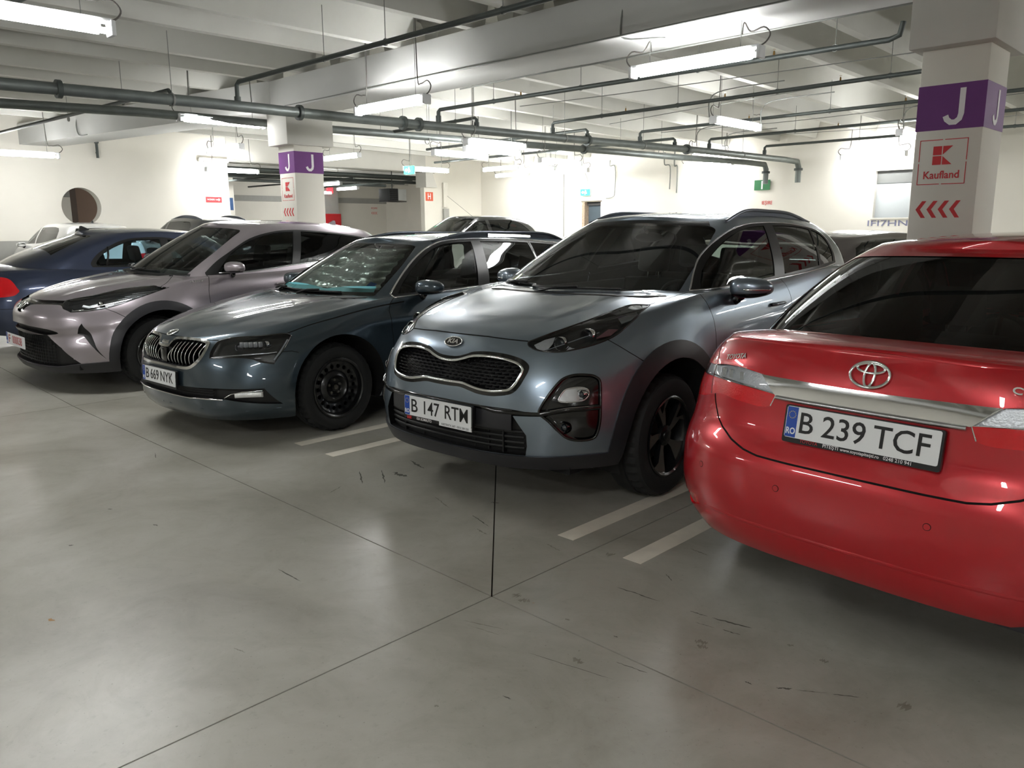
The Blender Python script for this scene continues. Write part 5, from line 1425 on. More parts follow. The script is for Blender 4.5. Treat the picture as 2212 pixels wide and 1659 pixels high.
    ext({1}, 'rear_window', MATS.get('dark_rear_glass') or glass('dark_rear_glass', (.20, .20, .19, 1), .9), car, off=.003); ext({2}, 'windshield', GLASSC, car); ext({3}, 'front_side_window', GLASSM, car, 'two', off=.003); ext({4}, 'rear_side_window', GLASSM, car, 'two', off=.003)
    ext({0}, 'inner_liner', LINER, car, off=.025)
    ext({5, 51}, 'tail_light_bucket', mat('lamp_red_reflector', srgb(150, 8, 14), .25, metal=.5, bump=.5, bscale=130), car, 'two', off=.03, wall=True)
    ext({5}, 'tail_light', REDL, car, 'two')
    ext({51}, 'reversing_reflector', REFLM, car, 'two', off=.012); ext({51}, 'clear_lens', LENS, car, 'two')
    mat('red_lamp_core', srgb(200, 14, 22), .3, bump=.6, bscale=110)
    for sg in (1, -1):
        tl = empty('tail_light_detail'); tl.parent = car
        if sg < 0: tl.scale = (-1, 1, 1)
        sh.trim('lamp_rim', [(.400, .956), (.328, .892), (.346, .848)], 'Y', CHROME, tl, .006, .003, mirror=False)
        sh.trim('lamp_divider', [(.655, .838), (.660, .87), (.664, .905), (.668, .965)], 'Y', mat('lamp_seam', srgb(90, 8, 12), .3), tl, .004, .002, mirror=False)
        sh.trim('white_edge', [(.331, .893), (.40, .900), (.465, .906), (.61, .912), (.70, .909)], 'Y', SATIN, tl, .004, .002, mirror=False)
        for x in (.56, .60, .50): boxo('bulb_shield', x-.008, x+.008, sh.hit(x, .93, 'Y')[0].y-.022, sh.hit(x, .93, 'Y')[0].y-.006, .918, .948, SATIN, tl)
    c = ext({6}, 'chrome_garnish', CHROME, car, off=-.010, wall=True)[0]
    sh.trim('garnish_lip', [(x, .884) for x in np.linspace(-.318, .318, 17)], 'Y', SATIN, car, .016, .010, mirror=False, off=.012)
    ext({7}, 'bumper_reflector', REDL, car, 'two', off=.008, wall=True)
    # spoiler lip crease on the lid
    pts = [(x, 4.462-.55*max(0, abs(x)-.10)**2.2) for x in np.linspace(-.68, .68, 29)]
    sh.trim('lid_crease', pts, 'z', RPAINT, car, .030, .006, mirror=False, off=-.002)
    for x in (.26, -.26, .62, -.62):
        F = surf_frame(sh, x, .568, 'Y', -.0005); flat('parking_sensor', circ(0, 0, .0105, 20), RPAINT, car, F, 0, .0018); flat('sensor_gap', circ(0, 0, .0125, 20), GAPM, car, F, 0, .001)
    sh.trim('bumper_crease', [(x, .40) for x in np.linspace(-.6, .6, 21)], 'Y', RPAINT, car, .02, .002, mirror=False, off=-.001)
    # wordmarks and emblem
    def mark_(nm, s, x, z, fit_, sz):
        F = surf_frame(sh, x, z, 'Y', .001); text(nm, s, sz, CHROME, car, F, 1, .002, .0008, fit=fit_)
    mark_('wordmark', 'TOYOTA', .552, .998, .118, .030); mark_('model_wordmark', 'COROLLA', -.505, .998, .19, .032)
    F = surf_frame(sh, 0.0, 1.006, 'Y', .004); e = empty('emblem'); e.parent = car; e.matrix_local = F
    def ring(nm, a, b, cx=0, cy=0, r=.0045, z=.002, n=48, squash=1.0):
        bm = bmesh.new(); tube(bm, [(cx+a*math.cos(2*PI*k/n), cy+b*math.sin(2*PI*k/n), z) for k in range(n)], r, 8, closed=True); obj(nm, bm, CHROME, e, smooth=True)
    ring('outer_ring', .066, .045, r=.0055); ring('wide_ring', .046, .017, cy=.0225, r=.005); ring('tall_ring', .017, .041, cy=-.001, r=.005)
    # registration plate
    F = frame((0, 4.562, .812), (-1, 0, 0), (0, -.17, .985))
    plate(car, F, [('B', -.184, .050), ('239', -.049, .150), ('TCF', .142, .180)],
          notes=(('dealer_text', 'PITEŞTI', .017, -.085, -.0635, WHITEP, 1.0), ('dealer_web', 'www.toyotapiteşti.ro', .015, .015, -.0640, WHITEP, 1.0), ('dealer_phone', '0248 210 941', .0165, .140, -.0640, WHITEP, 1.0), ('dealer_mark', 'TOYOTA', .016, -.165, -.0630, PLATER, 1.0)))
    boxo('exhaust_tip', -.55, -.45, 4.44, 4.52, .275, .30, CLADM, car)
    rail_y = 0
    door_mirror(car, .97, 1.72, 1.02, .115, .07, RPAINT)
    handle(car, sh, 2.15, .88, RPAINT); handle(car, sh, 3.2, .90, RPAINT)
    for y in (.96, 3.66):
        for sg in (1, -1): wheel(car, .86, y, .318, .21, .205, 'alloy', sg)
        arch(sh, car, y, .33, .366, L)
    interior(car, 1.60, .93, 2.45, 3.30, .70, .36, 4.35, )
    boxo('parcel_shelf', -.62, .62, 3.62, 4.1, .955, .985, DASH, car)
    tag(empty('x'), '').name = 'x'; bpy.data.objects.remove(bpy.data.objects['x'])
    return car
build_red()

# ------------------------------------------------------------------ dark blue-grey estate with the chrome-framed ribbed grille
SPAINT = paint('dark_steel_blue_paint', srgb(58, 72, 82), .6, .30)
FOILM = mat('silver_foil_sunshade', (0.50, 0.54, 0.52, 1), .28, metal=.9, bump=1.0, bscale=18)
TEAL = mat('turquoise_shade_edge', srgb(104, 186, 196), .6)
def build_skoda():
    sh = Shell(sk_spec()); L = 4.861; car = car_root('estate_car', 'skoda', 'dark steel blue estate with black steel wheel and silver sunshade behind its windscreen')
    # panels
    sh.cut([(-.1, 2.0), (-.1, 0), (.45, 0), (.50, .205), (.72, .42), (.80, .56), (.83, .70), (.86, .95), (.87, 1.3), (.86, 1.62), (.5, 1.7), (-.1, 1.7)], 'z', 10, lambda c: c.z > .66 and c.y < 1.7 and not (c.y < .2 and c.z < .74))
    sh.cut([(-.3, .1), (.50, .1), (.62, .5), (.645, .652), (.49, .652), (.30, .77), (-.3, .77)], 'x', 11, lambda c: c.z < .76, only={0})
    sh.cut([(.50, .1), (1.46, .1), (1.44, .87), (1.55, .97), (1.2, .9), (.60, .775), (.49, .652), (.645, .652), (.62, .5)], 'x', 12, lambda c: c.x > .4, only={0})
    sh.cut([(1.46, .1), (2.58, .1), (2.62, .6), (2.58, 1.1), (1.56, 1.1), (1.44, .87)], 'x', 13, lambda c: c.x > .4, only={0})
    sh.cut([(2.58, .1), (3.3, .1), (3.42, .6), (3.65, .82), (3.75, 1.1), (2.58, 1.1), (2.62, .6)], 'x', 14, lambda c: c.x > .4, only={0})
    # glass
    sh.cut(crv([(-.1, .93, 'c'), (-.1, 1.372, 'c'), (.25, 1.372), (.41, 1.365), (.485, 1.350), (.515, 1.325), (.565, 1.26), (.622, 1.17), (.668, 1.06), (.69, .97), (.69, .93, 'c')], 4), 'y', 1, lambda c: c.y < 2.5 and c.z > .92, gh=True)
    S_ = lambda c: c.z > .96 and c.x > .4
    sh.cut(crv([(1.555, .968, 'c'), (1.70, 1.08), (1.885, 1.20), (2.085, 1.305), (2.23, 1.360), (2.38, 1.392), (2.66, 1.405), (3.16, 1.398), (3.6, 1.375), (4.1, 1.335), (4.36, 1.28, 'c'), (4.50, 1.06, 'c'), (3.6, 1.03), (2.6, .998)], 4), 'x', 18, S_, gh=True)
    sh.cut(crv([(1.63, .985, 'c'), (1.72, 1.065), (1.90, 1.185), (2.10, 1.29), (2.24, 1.343), (2.39, 1.372), (2.68, 1.383, 'c'), (2.53, 1.005, 'c')], 4), 'x', 2, S_, gh=True)
    sh.cut(crv([(2.80, 1.385, 'c'), (3.15, 1.378), (3.46, 1.362, 'c'), (3.42, 1.035, 'c'), (2.68, 1.012, 'c')], 3), 'x', 3, S_, gh=True)
    sh.cut(crv([(3.50, 1.360, 'c'), (3.9, 1.33), (4.30, 1.265, 'c'), (4.42, 1.07, 'c'), (3.46, 1.038, 'c')], 3), 'x', 4, S_, gh=True)
    sh.cut([(-.1, 1.0), (.60, 1.0), (.56, 1.2), (.48, 1.32), (-.1, 1.33)], 'Y', 16, lambda c: c.y > 4.3 and c.z > .98, gh=True)
    # headlamp
    lamp = crv([(.512, .618, 'c'), (.504, .66), (.507, .728, 'c'), (.57, .752), (.70, .763), (.79, .772), (.825, .755, 'c'), (.845, .68), (.838, .573, 'c'), (.79, .590), (.71, .622)], 4)
    sh.cut(lamp, 'y', 5, lambda c: c.y < .75)
    gout = crv([(-.1, .681, 'c'), (.052, .682), (.078, .700), (.104, .728), (.145, .739), (.26, .742), (.36, .740), (.425, .733), (.468, .712), (.470, .64), (.43, .575), (.36, .533), (.25, .527), (.11, .529), (-.1, .530, 'c')], 4)
    gin = crv([(-.1, .664, 'c'), (.058, .665), (.092, .690), (.115, .714), (.15, .724), (.26, .727), (.35, .725), (.41, .718), (.446, .702), (.448, .645), (.41, .59), (.35, .552), (.25, .545), (.11, .546), (-.1, .547, 'c')], 4)
    sh.cut(gout, 'y', 60, lambda c: c.y < .5); sh.cut(gin, 'y', 6, lambda c: c.y < .5)
    inlet = [(-.1, .408), (.27, .406), (.59, .413), (.827, .408), (.872, .285), (.64, .338), (.48, .333), (.25, .328), (-.1, .328)]
    sh.cut(inlet, 'y', 8, lambda c: c.y < .6)
    for yc in (.945, 3.77): sh.cut(circ(yc, .335, .402, 56), 'x', 99, lambda c: c.x > .55)
    P = {0, 10, 11, 12, 13, 14}
    sh.groove(crv([(.80, .575, 'c'), (.825, .70), (.862, .95), (.875, 1.25), (.87, 1.62, 'c')], 4, False), 'z', 20, .006, lambda c: c.z > .70, P)
    sh.groove([(-.05, .742), (.2, .743), (.42, .734), (.505, .735)], 'y', 20, .005, lambda c: c.y < .4, P)
    sh.groove([(.47, .652), (.56, .652), (.60, .64)], 'x', 20, .005, lambda c: c.x > .5, P)
    for ln in ([(1.55, .97), (1.44, .87), (1.45, .6), (1.46, .3)], [(2.58, 1.0), (2.63, .9), (2.62, .6), (2.58, .3)]): sh.groove(crv(ln, 3, False), 'x', 20, .005, lambda c: c.x > .6, P)
    ext = sh.extract
    ext({0}, 'body_shell', SPAINT, car); ext({10}, 'hood', SPAINT, car); ext({11}, 'front_bumper', SPAINT, car); ext({12}, 'front_fender', SPAINT, car, 'two'); ext({13}, 'front_door', SPAINT, car, 'two'); ext({14}, 'rear_door', SPAINT, car, 'two')
    ext({20}, 'shut_line', GAPM, car, off=.004, wall=True); ext({1}, 'windshield', GLASSC, car)
    ext({18}, 'window_surround', SEAL, car, 'two'); ext({2}, 'front_side_window', GLASSM, car, 'two', off=.004); ext({3, 4}, 'rear_side_window', GLASSD, car, 'two', off=.004); ext({16}, 'rear_window', GLASSD, car)
    ext({0, 13, 14, 18}, 'inner_liner', LINER, car, off=.022)
    ext({5}, 'headlight_bucket', MATS['rim_dark'], car, 'two', off=.06, direction=(0, 1, -.1), wall=True)
    for sg in (1, -1):
        hl = empty('headlight'); hl.parent = car
        if sg < 0: hl.scale = (-1, 1, 1)
        lens_unit(hl, sh, .765, .712, .026, CHROME, .022); lens_unit(hl, sh, .640, .702, .020, SATIN, .03)
        for i in range(5):
            x = .64+.022*i; p, n = sh.hit(x, .703, 'y'); boxo('reflector_cell', x-.009, x+.009, p.y+.02, p.y+.045, .685, .722, REFLM, hl, bev=.002)
        sh.trim('light_strip', [(.515, .624), (.60, .636), (.70, .645), (.80, .650), (.828, .655)], 'y', SATIN, hl, .010, .003, mirror=False, off=-.012)
        sh.trim('light_blade', [(.834, .600), (.838, .65), (.825, .735)], 'y', MATS['light_guide'], hl, .012, .003, mirror=False, off=-.010)
        sh.trim('crystal_fin', [(.62, .612), (.70, .620), (.78, .625)], 'y', GLOSSB, hl, .03, .004, mirror=False, off=-.02)
        sh.trim('lamp_edge', lamp, 'y', GLOSSB, hl, .006, .003, closed=True, mirror=False)
    ext({5}, 'headlight_cover', LENS, car, 'two')
    gr = ext({60}, 'grille_frame', CHROME, car, off=-.006, wall=True)[0]
    g = ext({6}, 'grille', MATS['grille_black'], car, off=.045, direction=(0, 1, 0), wall=True)[0]
    def zr(x, poly):
        zs = []; j = len(poly)-1
        for i in range(len(poly)):
            if (poly[i][0] > x) != (poly[j][0] > x): zs.append(poly[j][1]+(poly[i][1]-poly[j][1])*(x-poly[j][0])/(poly[i][0]-poly[j][0]))
            j = i
        return min(zs), max(zs)
    for i in range(9):
        x = .072+.043*i
        z0, z1 = zr(x, gin)
        for sg in (1, -1):
            P_t = []
            for t in np.linspace(0, 1, 9):
                z = z0+(z1-z0)*t; p, n = sh.hit(x+.012*t, z, 'y'); P_t.append(Vector(((x+.018*t)*sg, p.y+.030-.030*math.sin(PI*min(1, t*1.05)), z)))
            bm = bmesh.new(); tube(bm, P_t, .0028, 6, rx=.004); bmesh.ops.recalc_face_normals(bm, faces=bm.faces); obj('grille_rib_edge', bm, CHROME, g, smooth=True)
            bm = bmesh.new()
            a = [bm.verts.new(q+Vector((0, .002, 0))) for q in P_t]; b = [bm.verts.new(q+Vector((0, .045, 0))) for q in P_t]
            for k in range(8): bm.faces.new((a[k], a[k+1], b[k+1], b[k]))
            obj('grille_rib', bm, GLOSSB, g)
    p0, _ = sh.hit(0, .6, 'y'); boxo('radar_cover', -.045, .045, p0.y+.004, p0.y+.03, .548, .662, GLOSSB, car, bev=.008)
    F = surf_frame(sh, 0, .755, 'y', .004); e = empty('emblem'); e.parent = car; e.matrix_local = F
    bm = bmesh.new(); tube(bm, [(.040*math.cos(2*PI*k/32), .040*math.sin(2*PI*k/32), .003) for k in range(32)], .006, 8, closed=True); obj('badge_ring', bm, CHROME, e, smooth=True)
    flat('badge_base', circ(0, 0, .038, 28), GLOSSB, e, Matrix.Identity(4), 0, .003)
    for k, pl in enumerate(([(-.026, -.018), (-.006, -.024), (.006, -.004), (-.018, .002)], [(-.010, .004), (.012, .0), (.026, .016), (.004, .022)], [(-.028, .006), (-.014, .006), (-.006, .024), (-.018, .022)])):
        flat('winged_arrow', pl, CHROME, e, Matrix.Identity(4), .003, .008)
    sh.trim('hood_badge_plinth', [(-.05, .700), (0, .695), (.05, .700)], 'y', CHROME, car, .03, .006, mirror=False, off=.0)
    li = ext({8}, 'lower_inlet', MATS['grille_black'], car, off=.05, direction=(0, 1, 0), wall=True)[0]
    for z in (.355, .375, .395): sh.trim('inlet_slat', [(x, z) for x in np.linspace(-.56, .56, 15)], 'y', BLACKP, li, .008, .003, mirror=False, off=-.025)
    sh.trim('chrome_strip', [(x, .330+.004*(abs(x) > .4)) for x in np.linspace(-.635, .635, 25)], 'y', CHROME, car, .010, .005, mirror=False, off=.004)
    for sg in (1, -1):
        fl = empty('fog_lamp'); fl.parent = car
        if sg < 0: fl.scale = (-1, 1, 1)
        sh.trim('fog_lens', [(.70, .362), (.76, .365), (.815, .362)], 'y', REFLM, fl, .036, .006, mirror=False, off=-.012)
        sh.trim('fog_blade', [(.64, .345), (.68, .372), (.74, .388), (.82, .392)], 'y', CHROME, fl, .006, .003, mirror=False, off=-.006)
        sh.trim('fog_end', [(.818, .345), (.820, .385)], 'y', SATIN, fl, .02, .006, mirror=False, off=-.01)
        sh.trim('bumper_lip', [(.05, .250), (.46, .256), (.74, .245), (.86, .256)], 'y', SPAINT, fl, .012, .004, mirror=False, off=.0)
        for nm, pl in (('window_chrome', crv([(1.545, .962, 'c'), (1.70, 1.083), (1.885, 1.203), (2.085, 1.308), (2.23, 1.363), (2.38, 1.395), (2.66, 1.408), (3.16, 1.401), (3.6, 1.378), (4.1, 1.338), (4.37, 1.283, 'c'), (4.51, 1.06, 'c'), (3.6, 1.027), (2.6, .994), (2.0, .975)], 4)),):
            V, N = sh.path(pl, 'x', .002); bm = bmesh.new(); tube(bm, [Vector((p.x*sg, p.y, p.z)) for p in V], .004, 6, closed=True, rx=.009, up=[Vector((n.x*sg, n.y, n.z)) for n in N]); obj(nm, bm, CHROME, car, smooth=True)
        for (a, b) in (((3.48, 1.365), (3.44, 1.03)),):
            V, N = sh.path([a, ((a[0]+b[0])/2, (a[1]+b[1])/2), b], 'x', .002); bm = bmesh.new(); tube(bm, [Vector((p.x*sg, p.y, p.z)) for p in V], .004, 6, rx=.010, up=[Vector((n.x*sg, n.y, n.z)) for n in N]); obj('pillar_trim', bm, CHROME, car, smooth=True)
    rail(sh, car, [(.530, 2.25), (.520, 2.7), (.520, 3.3), (.515, 3.9), (.50, 4.35)], .042, MATS['roof_rail_satin'], .013)
    door_mirror(car, .985, 1.80, 1.035, .125, .065, SPAINT, signal=False)
    handle(car, sh, 2.35, .86, SPAINT); handle(car, sh, 3.4, .88, SPAINT)
    wiper(car, sh, (-.60, 1.0), (-.12, .985)); wiper(car, sh, (-.10, .985), (.40, .99))
    sh.trim('cowl_panel', [(x, .965) for x in np.linspace(-.70, .70, 21)], 'y', BLACKP, car, .05, .008, mirror=False, off=-.004)
    for y in (.93, 3.77):
        for sg in (1, -1): wheel(car, .905, y, .333, .22, .215, 'steel', sg)
        arch(sh, car, .945 if y < 2 else y, .335, .403, L)
    p_y = sh.hit(0, .45, 'y')[0].y
    plate(car, frame((-.01, p_y-.018, .452), (1, 0, 0), (0, .05, 1)), [('B', -.180, .050), ('669', -.062, .130), ('NYK', .125, .190)])
    interior(car, 1.75, .96, 2.75, 3.60, .74, .37, 4.75)
    # crumpled foil sunshade with a turquoise hem, resting behind the windscreen
    shd = empty('sunshade'); shd.parent = car
    V = []; F_ = []; nx, nz = 56, 36; r_ = random.Random(3)
    wob = [[r_.uniform(-1, 1) for _ in range(nx+1)] for _ in range(nz+1)]
    def shp(i, j, dy):
        u = -1+2*i/nx; t = j/nz; z = 1.015+.315*t; xw = (.70-.235*t)*u*.93; p, n = sh.hit(abs(xw), z, 'y')
        return (xw, p.y+.055+dy+.010*math.sin(t*34+2.5*math.sin(u*3))+.007*wob[j][i]+.02*math.sin(u*5+t*3), z-.0)
    for j in range(nz+1):
        for i in range(nx+1): V.append(shp(i, j, 0))
    for j in range(nz):
        for i in range(nx): F_.append((j*(nx+1)+i, j*(nx+1)+i+1, (j+1)*(nx+1)+i+1, (j+1)*(nx+1)+i))
    pyobj('foil_sheet', V, F_, FOILM, shd, auto=20)
    V = []; F_ = []
    for i in range(nx+1):
        u = i/nx; hgt = .012+.035*abs(math.sin(u*PI*1.5+.3))
        for k in (0, 1):
            X = -.66+1.30*u; p, n = sh.hit(abs(X), 1.005+.0, 'y'); V.append((X, p.y+.02+.03*k, .998+(hgt if k else 0)))
    for i in range(nx): F_.append((2*i, 2*i+2, 2*i+3, 2*i+1))
    pyobj('turquoise_hem', V, F_, TEAL, shd, auto=40)
    F = surf_frame(sh, .57, 1.06, 'y', -.01); flat('windshield_sticker', rrect(.07, .06, .004), mat('sticker_blue', srgb(70, 110, 190), .5), car, F, 0, .001)
    F = surf_frame(sh, .61, 1.02, 'y', -.01)
    bm = bmesh.new(); ellipsoid(bm, (0, 2.10, 1.30), .12, .02, .035); tube(bm, [(0, 2.05, 1.37), (0, 2.10, 1.31)], .012, 6); obj('inside_mirror', bm, BLACKP, car, smooth=True)
    return car
mat('roof_rail_satin', srgb(70, 74, 80), .25, metal=.8)
build_skoda()
# ------------------------------------------------------------------ silver-mauve crossover and dark blue coupe-like saloon
CPAINT = paint('silver_mauve_paint', srgb(158, 150, 156), .65, .30)
def build_chr():
    sh = Shell(chr_spec()); L = 4.36; car = car_root('crossover_car', 'chr', 'silver mauve crossover between the steel blue estate and the dark blue saloon')
    sh.cut([(-.1, 2.0), (-.1, 0), (.43, 0), (.45, .30), (.55, .50), (.58, .80), (.68, .97), (.80, 1.0), (.77, 1.06), (.62, 1.20), (.50, 1.30), (-.1, 1.5)], 'z', 10, lambda c: c.z > .80 and c.y < 1.5)
    sh.cut([(-.3, .1), (.50, .1), (.65, .62), (.64, .71), (.50, .795), (.3, .80), (.2, .86), (-.3, .86)], 'x', 11, lambda c: c.z < .86, only={0})
    sh.cut([(.50, .1), (1.50, .1), (1.44, .85), (1.50, 1.06), (1.2, 1.06), (.9, 1.0), (.50, .795), (.64, .71), (.65, .62)], 'x', 12, lambda c: c.x > .4, only={0})
    sh.cut([(1.50, .1), (2.45, .1), (2.5, .7), (2.52, 1.2), (1.50, 1.12), (1.44, .85)], 'x', 13, lambda c: c.x > .4, only={0})
    G = dict(gh=True)
    sh.cut(crv([(-.1, 1.0, 'c'), (-.1, 1.497, 'c'), (.25, 1.497), (.42, 1.488), (.50, 1.47), (.535, 1.41), (.575, 1.33), (.612, 1.235), (.64, 1.10), (.66, 1.0, 'c')], 4), 'y', 1, lambda c: c.y < 2.5, **G)
    S_ = lambda c: c.z > 1.0 and c.x > .35
    sh.cut(crv([(1.485, 1.07, 'c'), (1.62, 1.17), (1.77, 1.255), (2.05, 1.395), (2.33, 1.462), (2.63, 1.482), (3.0, 1.460), (3.4, 1.415), (3.75, 1.35), (3.92, 1.27, 'c'), (3.2, 1.165), (2.5, 1.112), (1.95, 1.062), (1.485, 1.045, 'c')], 4), 'x', 18, S_, **G)
    sh.cut(crv([(1.60, 1.075, 'c'), (1.80, 1.25), (2.06, 1.378), (2.33, 1.445), (2.60, 1.463, 'c'), (2.46, 1.125, 'c'), (1.95, 1.078)], 4), 'x', 2, S_, **G)
    sh.cut(crv([(2.70, 1.463, 'c'), (3.0, 1.445), (3.40, 1.400), (3.68, 1.345, 'c'), (3.45, 1.21, 'c'), (2.56, 1.135, 'c')], 3), 'x', 3, S_, **G)
    lamp = crv([(.440, .852, 'c'), (.50, .815), (.60, .763, 'c'), (.69, .772), (.765, .793), (.81, .83), (.835, .89), (.832, .955, 'c'), (.74, .972), (.62, .955), (.58, .925), (.55, .895), (.48, .872)], 4)
    sh.cut(lamp, 'y', 5, lambda c: c.y < 1.02 and c.z > .7)
    band = crv([(-.1, .845, 'c'), (.15, .845), (.30, .850), (.438, .853, 'c'), (.50, .815), (.58, .772, 'c'), (.53, .790), (.50, .808), (.44, .820), (.25, .815), (.13, .802), (.085, .77), (.06, .735), (-.1, .728, 'c')], 3)
    sh.cut(band, 'y', 60, lambda c: c.y < .5)
    slit = crv([(-.1, .628, 'c'), (.20, .622), (.45, .607), (.535, .570), (.39, .550), (.20, .566), (-.1, .575, 'c')], 3)
    sh.cut(slit, 'y', 61, lambda c: c.y < .5)
    low = [(-.1, .535), (.20, .540), (.42, .552), (.46, .515), (.57, .443), (.655, .352), (.70, .300), (.53, .268), (-.1, .255)]
    sh.cut(low, 'y', 8, lambda c: c.y < .5)
    sh.cut([(.690, .665), (.735, .580), (.78, .488), (.838, .338), (.785, .440), (.70, .555), (.665, .57)], 'y', 62, lambda c: c.y < .6)
    sh.cut([(-.1, .1), (1.2, .1), (1.2, .315), (.84, .315), (.70, .298), (.53, .266), (-.1, .250)], 'y', 9, lambda c: c.y < .55)
    for yc in (.95, 3.565): sh.cut(circ(yc, .345, .495, 64), 'x', 9, lambda c: c.x > .5)
    sh.cut([(1.2, .1), (3.3, .1), (3.3, .42), (1.2, .40)], 'x', 9, lambda c: c.x > .5)
    for yc in (.95, 3.565): sh.cut(circ(yc, .345, .415, 56), 'x', 99, lambda c: c.x > .5)
    P = {0, 10, 11, 12, 13}
    sh.groove([(.47, .805), (.56, .757), (.64, .70)], 'x', 20, .005, lambda c: c.x > .5, P)
    sh.groove(crv([(.50, 1.29, 'c'), (.61, 1.20), (.74, 1.09), (.80, 1.01), (.82, .97, 'c')], 4, False), 'z', 20, .006, lambda c: c.z > .9, P)
    sh.groove(crv([(1.50, 1.06), (1.47, .98), (1.445, .86), (1.46, .6), (1.48, .42)], 3, False), 'x', 20, .005, lambda c: c.x > .6, P)
    ext = sh.extract
    ext({0}, 'body_shell', CPAINT, car); ext({10}, 'hood', CPAINT, car); ext({11}, 'front_bumper', CPAINT, car); ext({12}, 'front_fender', CPAINT, car, 'two'); ext({13}, 'front_door', CPAINT, car, 'two')
    ext({20}, 'shut_line', GAPM, car, off=.004, wall=True); ext({1}, 'windshield', GLASSC, car)
    ext({18}, 'window_surround', SEAL, car, 'two'); ext({2}, 'front_side_window', GLASSM, car, 'two', off=.004); ext({3}, 'rear_side_window', GLASSD, car, 'two', off=.004)
    ext({9}, 'black_cladding', CLADM, car, off=-.010, wall=True); ext({0, 13, 18}, 'inner_liner', LINER, car, off=.022)
    ext({60}, 'upper_grille_band', GLOSSB, car, off=.015, wall=True); ext({61}, 'bumper_slit', MATS['grille_black'], car, off=.04, direction=(0, 1, 0), wall=True)
    ext({62}, 'side_intake', MATS['grille_black'], car, 'two', off=.04, direction=(0, 1, 0), wall=True)
    li = ext({8}, 'lower_grille', MATS['grille_black'], car, off=.05, direction=(0, 1, 0), wall=True)[0]
    for z in (.29, .32, .35, .38, .41, .44, .47, .50): sh.trim('grille_slat', [(x, z) for x in np.linspace(-.5, .5, 13)], 'y', BLACKP, li, .005, .004, mirror=False, off=-.03)
    for x in np.arange(-.48, .49, .04):
        p, n = sh.hit(abs(x), .40, 'y'); boxo('grille_post', x-.003, x+.003, p.y+.03, p.y+.036, .27, .52, BLACKP, li)
    ext({5}, 'headlight_bucket', MATS['rim_dark'], car, 'two', off=.055, direction=(0, 1, -.15), wall=True)
    for sg in (1, -1):
        hl = empty('headlight'); hl.parent = car
        if sg < 0: hl.scale = (-1, 1, 1)
        lens_unit(hl, sh, .715, .835, .030, CHROME, .025)
        sh.trim('light_blade', [(.47, .850), (.55, .808), (.61, .778), (.66, .790)], 'y', CHROME, hl, .022, .004, mirror=False, off=-.008)
        sh.trim('lower_blade', [(.60, .772), (.69, .780), (.77, .803)], 'y', CHROME, hl, .010, .004, mirror=False, off=-.006)
        sh.trim('reflector_step', [(.62, .828), (.67, .815), (.70, .835)], 'y', REFLM, hl, .03, .006, mirror=False, off=-.02)
        for k in range(4):
            sh.trim('lamp_fin', [(.765+.0*k, .845+.024*k), (.80, .870+.02*k), (.825, .895+.014*k)], 'y', SATIN, hl, .006, .003, mirror=False, off=-.012)
        sh.trim('lamp_edge', lamp, 'y', GLOSSB, hl, .006, .003, closed=True, mirror=False)
        sh.trim('bumper_corner_light', [(.655, .345), (.69, .34)], 'y', SATIN, hl, .03, .01, mirror=False, off=-.02)
        V, N = sh.path(crv([(1.61, 1.065), (1.95, 1.066), (2.5, 1.116), (3.2, 1.168)], 4, False), 'x', .002); bm = bmesh.new(); tube(bm, [Vector((p.x*sg, p.y, p.z)) for p in V], .003, 6, rx=.006, up=[Vector((n.x*sg, n.y, n.z)) for n in N]); obj('belt_trim', bm, SATIN, car, smooth=True)
    ext({5}, 'headlight_cover', LENS, car, 'two')
    F = surf_frame(sh, 0.0, .79, 'y', .012); e = empty('emblem'); e.parent = car; e.matrix_local = F
    flat('badge_base', oval(40, .072, .050), GLOSSB, e, Matrix.Identity(4), -.01, .003)
    for a, b, cy in ((.070, .049, 0), (.048, .018, .024), (.018, .046, 0)):
        bm = bmesh.new(); tube(bm, [(a*math.cos(2*PI*k/40), cy+b*math.sin(2*PI*k/40), .004) for k in range(40)], .005, 8, closed=True); obj('badge_ring', bm, CHROME, e, smooth=True)
    F = surf_frame(sh, 1.35, .998, 'x', .001); text('hybrid_badge', 'HYBRID', .032, CHROME, car, F, 1, .0015, .0006, fit=.135)
    F = surf_frame(sh, 1.35, .998, 'x', .001)
    plate(car, frame((-.08, -.015, .455), (1, 0, 0), (0, .03, 1)), [('F', -.165, .05), ('000038', .05, .26)], txtcol=PLATER, holder=False)
    door_mirror(car, .955, 1.70, 1.125, .115, .062, CPAINT, signal=False)
    handle(car, sh, 2.3, .93, CPAINT)
    wiper(car, sh, (-.62, 1.085), (-.20, 1.065)); wiper(car, sh, (-.18, 1.062), (.30, 1.07))
    sh.trim('cowl_panel', [(x, 1.045) for x in np.linspace(-.68, .68, 21)], 'y', BLACKP, car, .05, .008, mirror=False, off=-.004)
    for y in (.925, 3.565):
        for sg in (1, -1): wheel(car, .875, y, .345, .225, .215, 'alloy', sg)
        arch(sh, car, .95 if y < 2 else y, .345, .416, L)
    interior(car, 1.62, 1.03, 2.60, 3.30, .70, .36, 4.2)
    bm = bmesh.new(); ellipsoid(bm, (0, 2.08, 1.40), .11, .02, .035); tube(bm, [(0, 2.02, 1.47), (0, 2.08, 1.41)], .012, 6); obj('inside_mirror', bm, BLACKP, car, smooth=True)
    fin(car, 0, 3.55, sh, CPAINT)
    return car
def fin(car, x, y, sh, m):
    p, n = sh.hit(abs(x), y, 'z'); bm = bmesh.new()
    prof = [(-.10, -.01), (.06, -.01), (.045, .045), (.03, .052), (-.03, .025)]
    prism(bm, [(y+a, p.z+b) for a, b in prof], -.012, .012, lambda u, v, d: (x+d, u, v)); obj('roof_antenna', bm, m, car, auto=30)
build_chr()

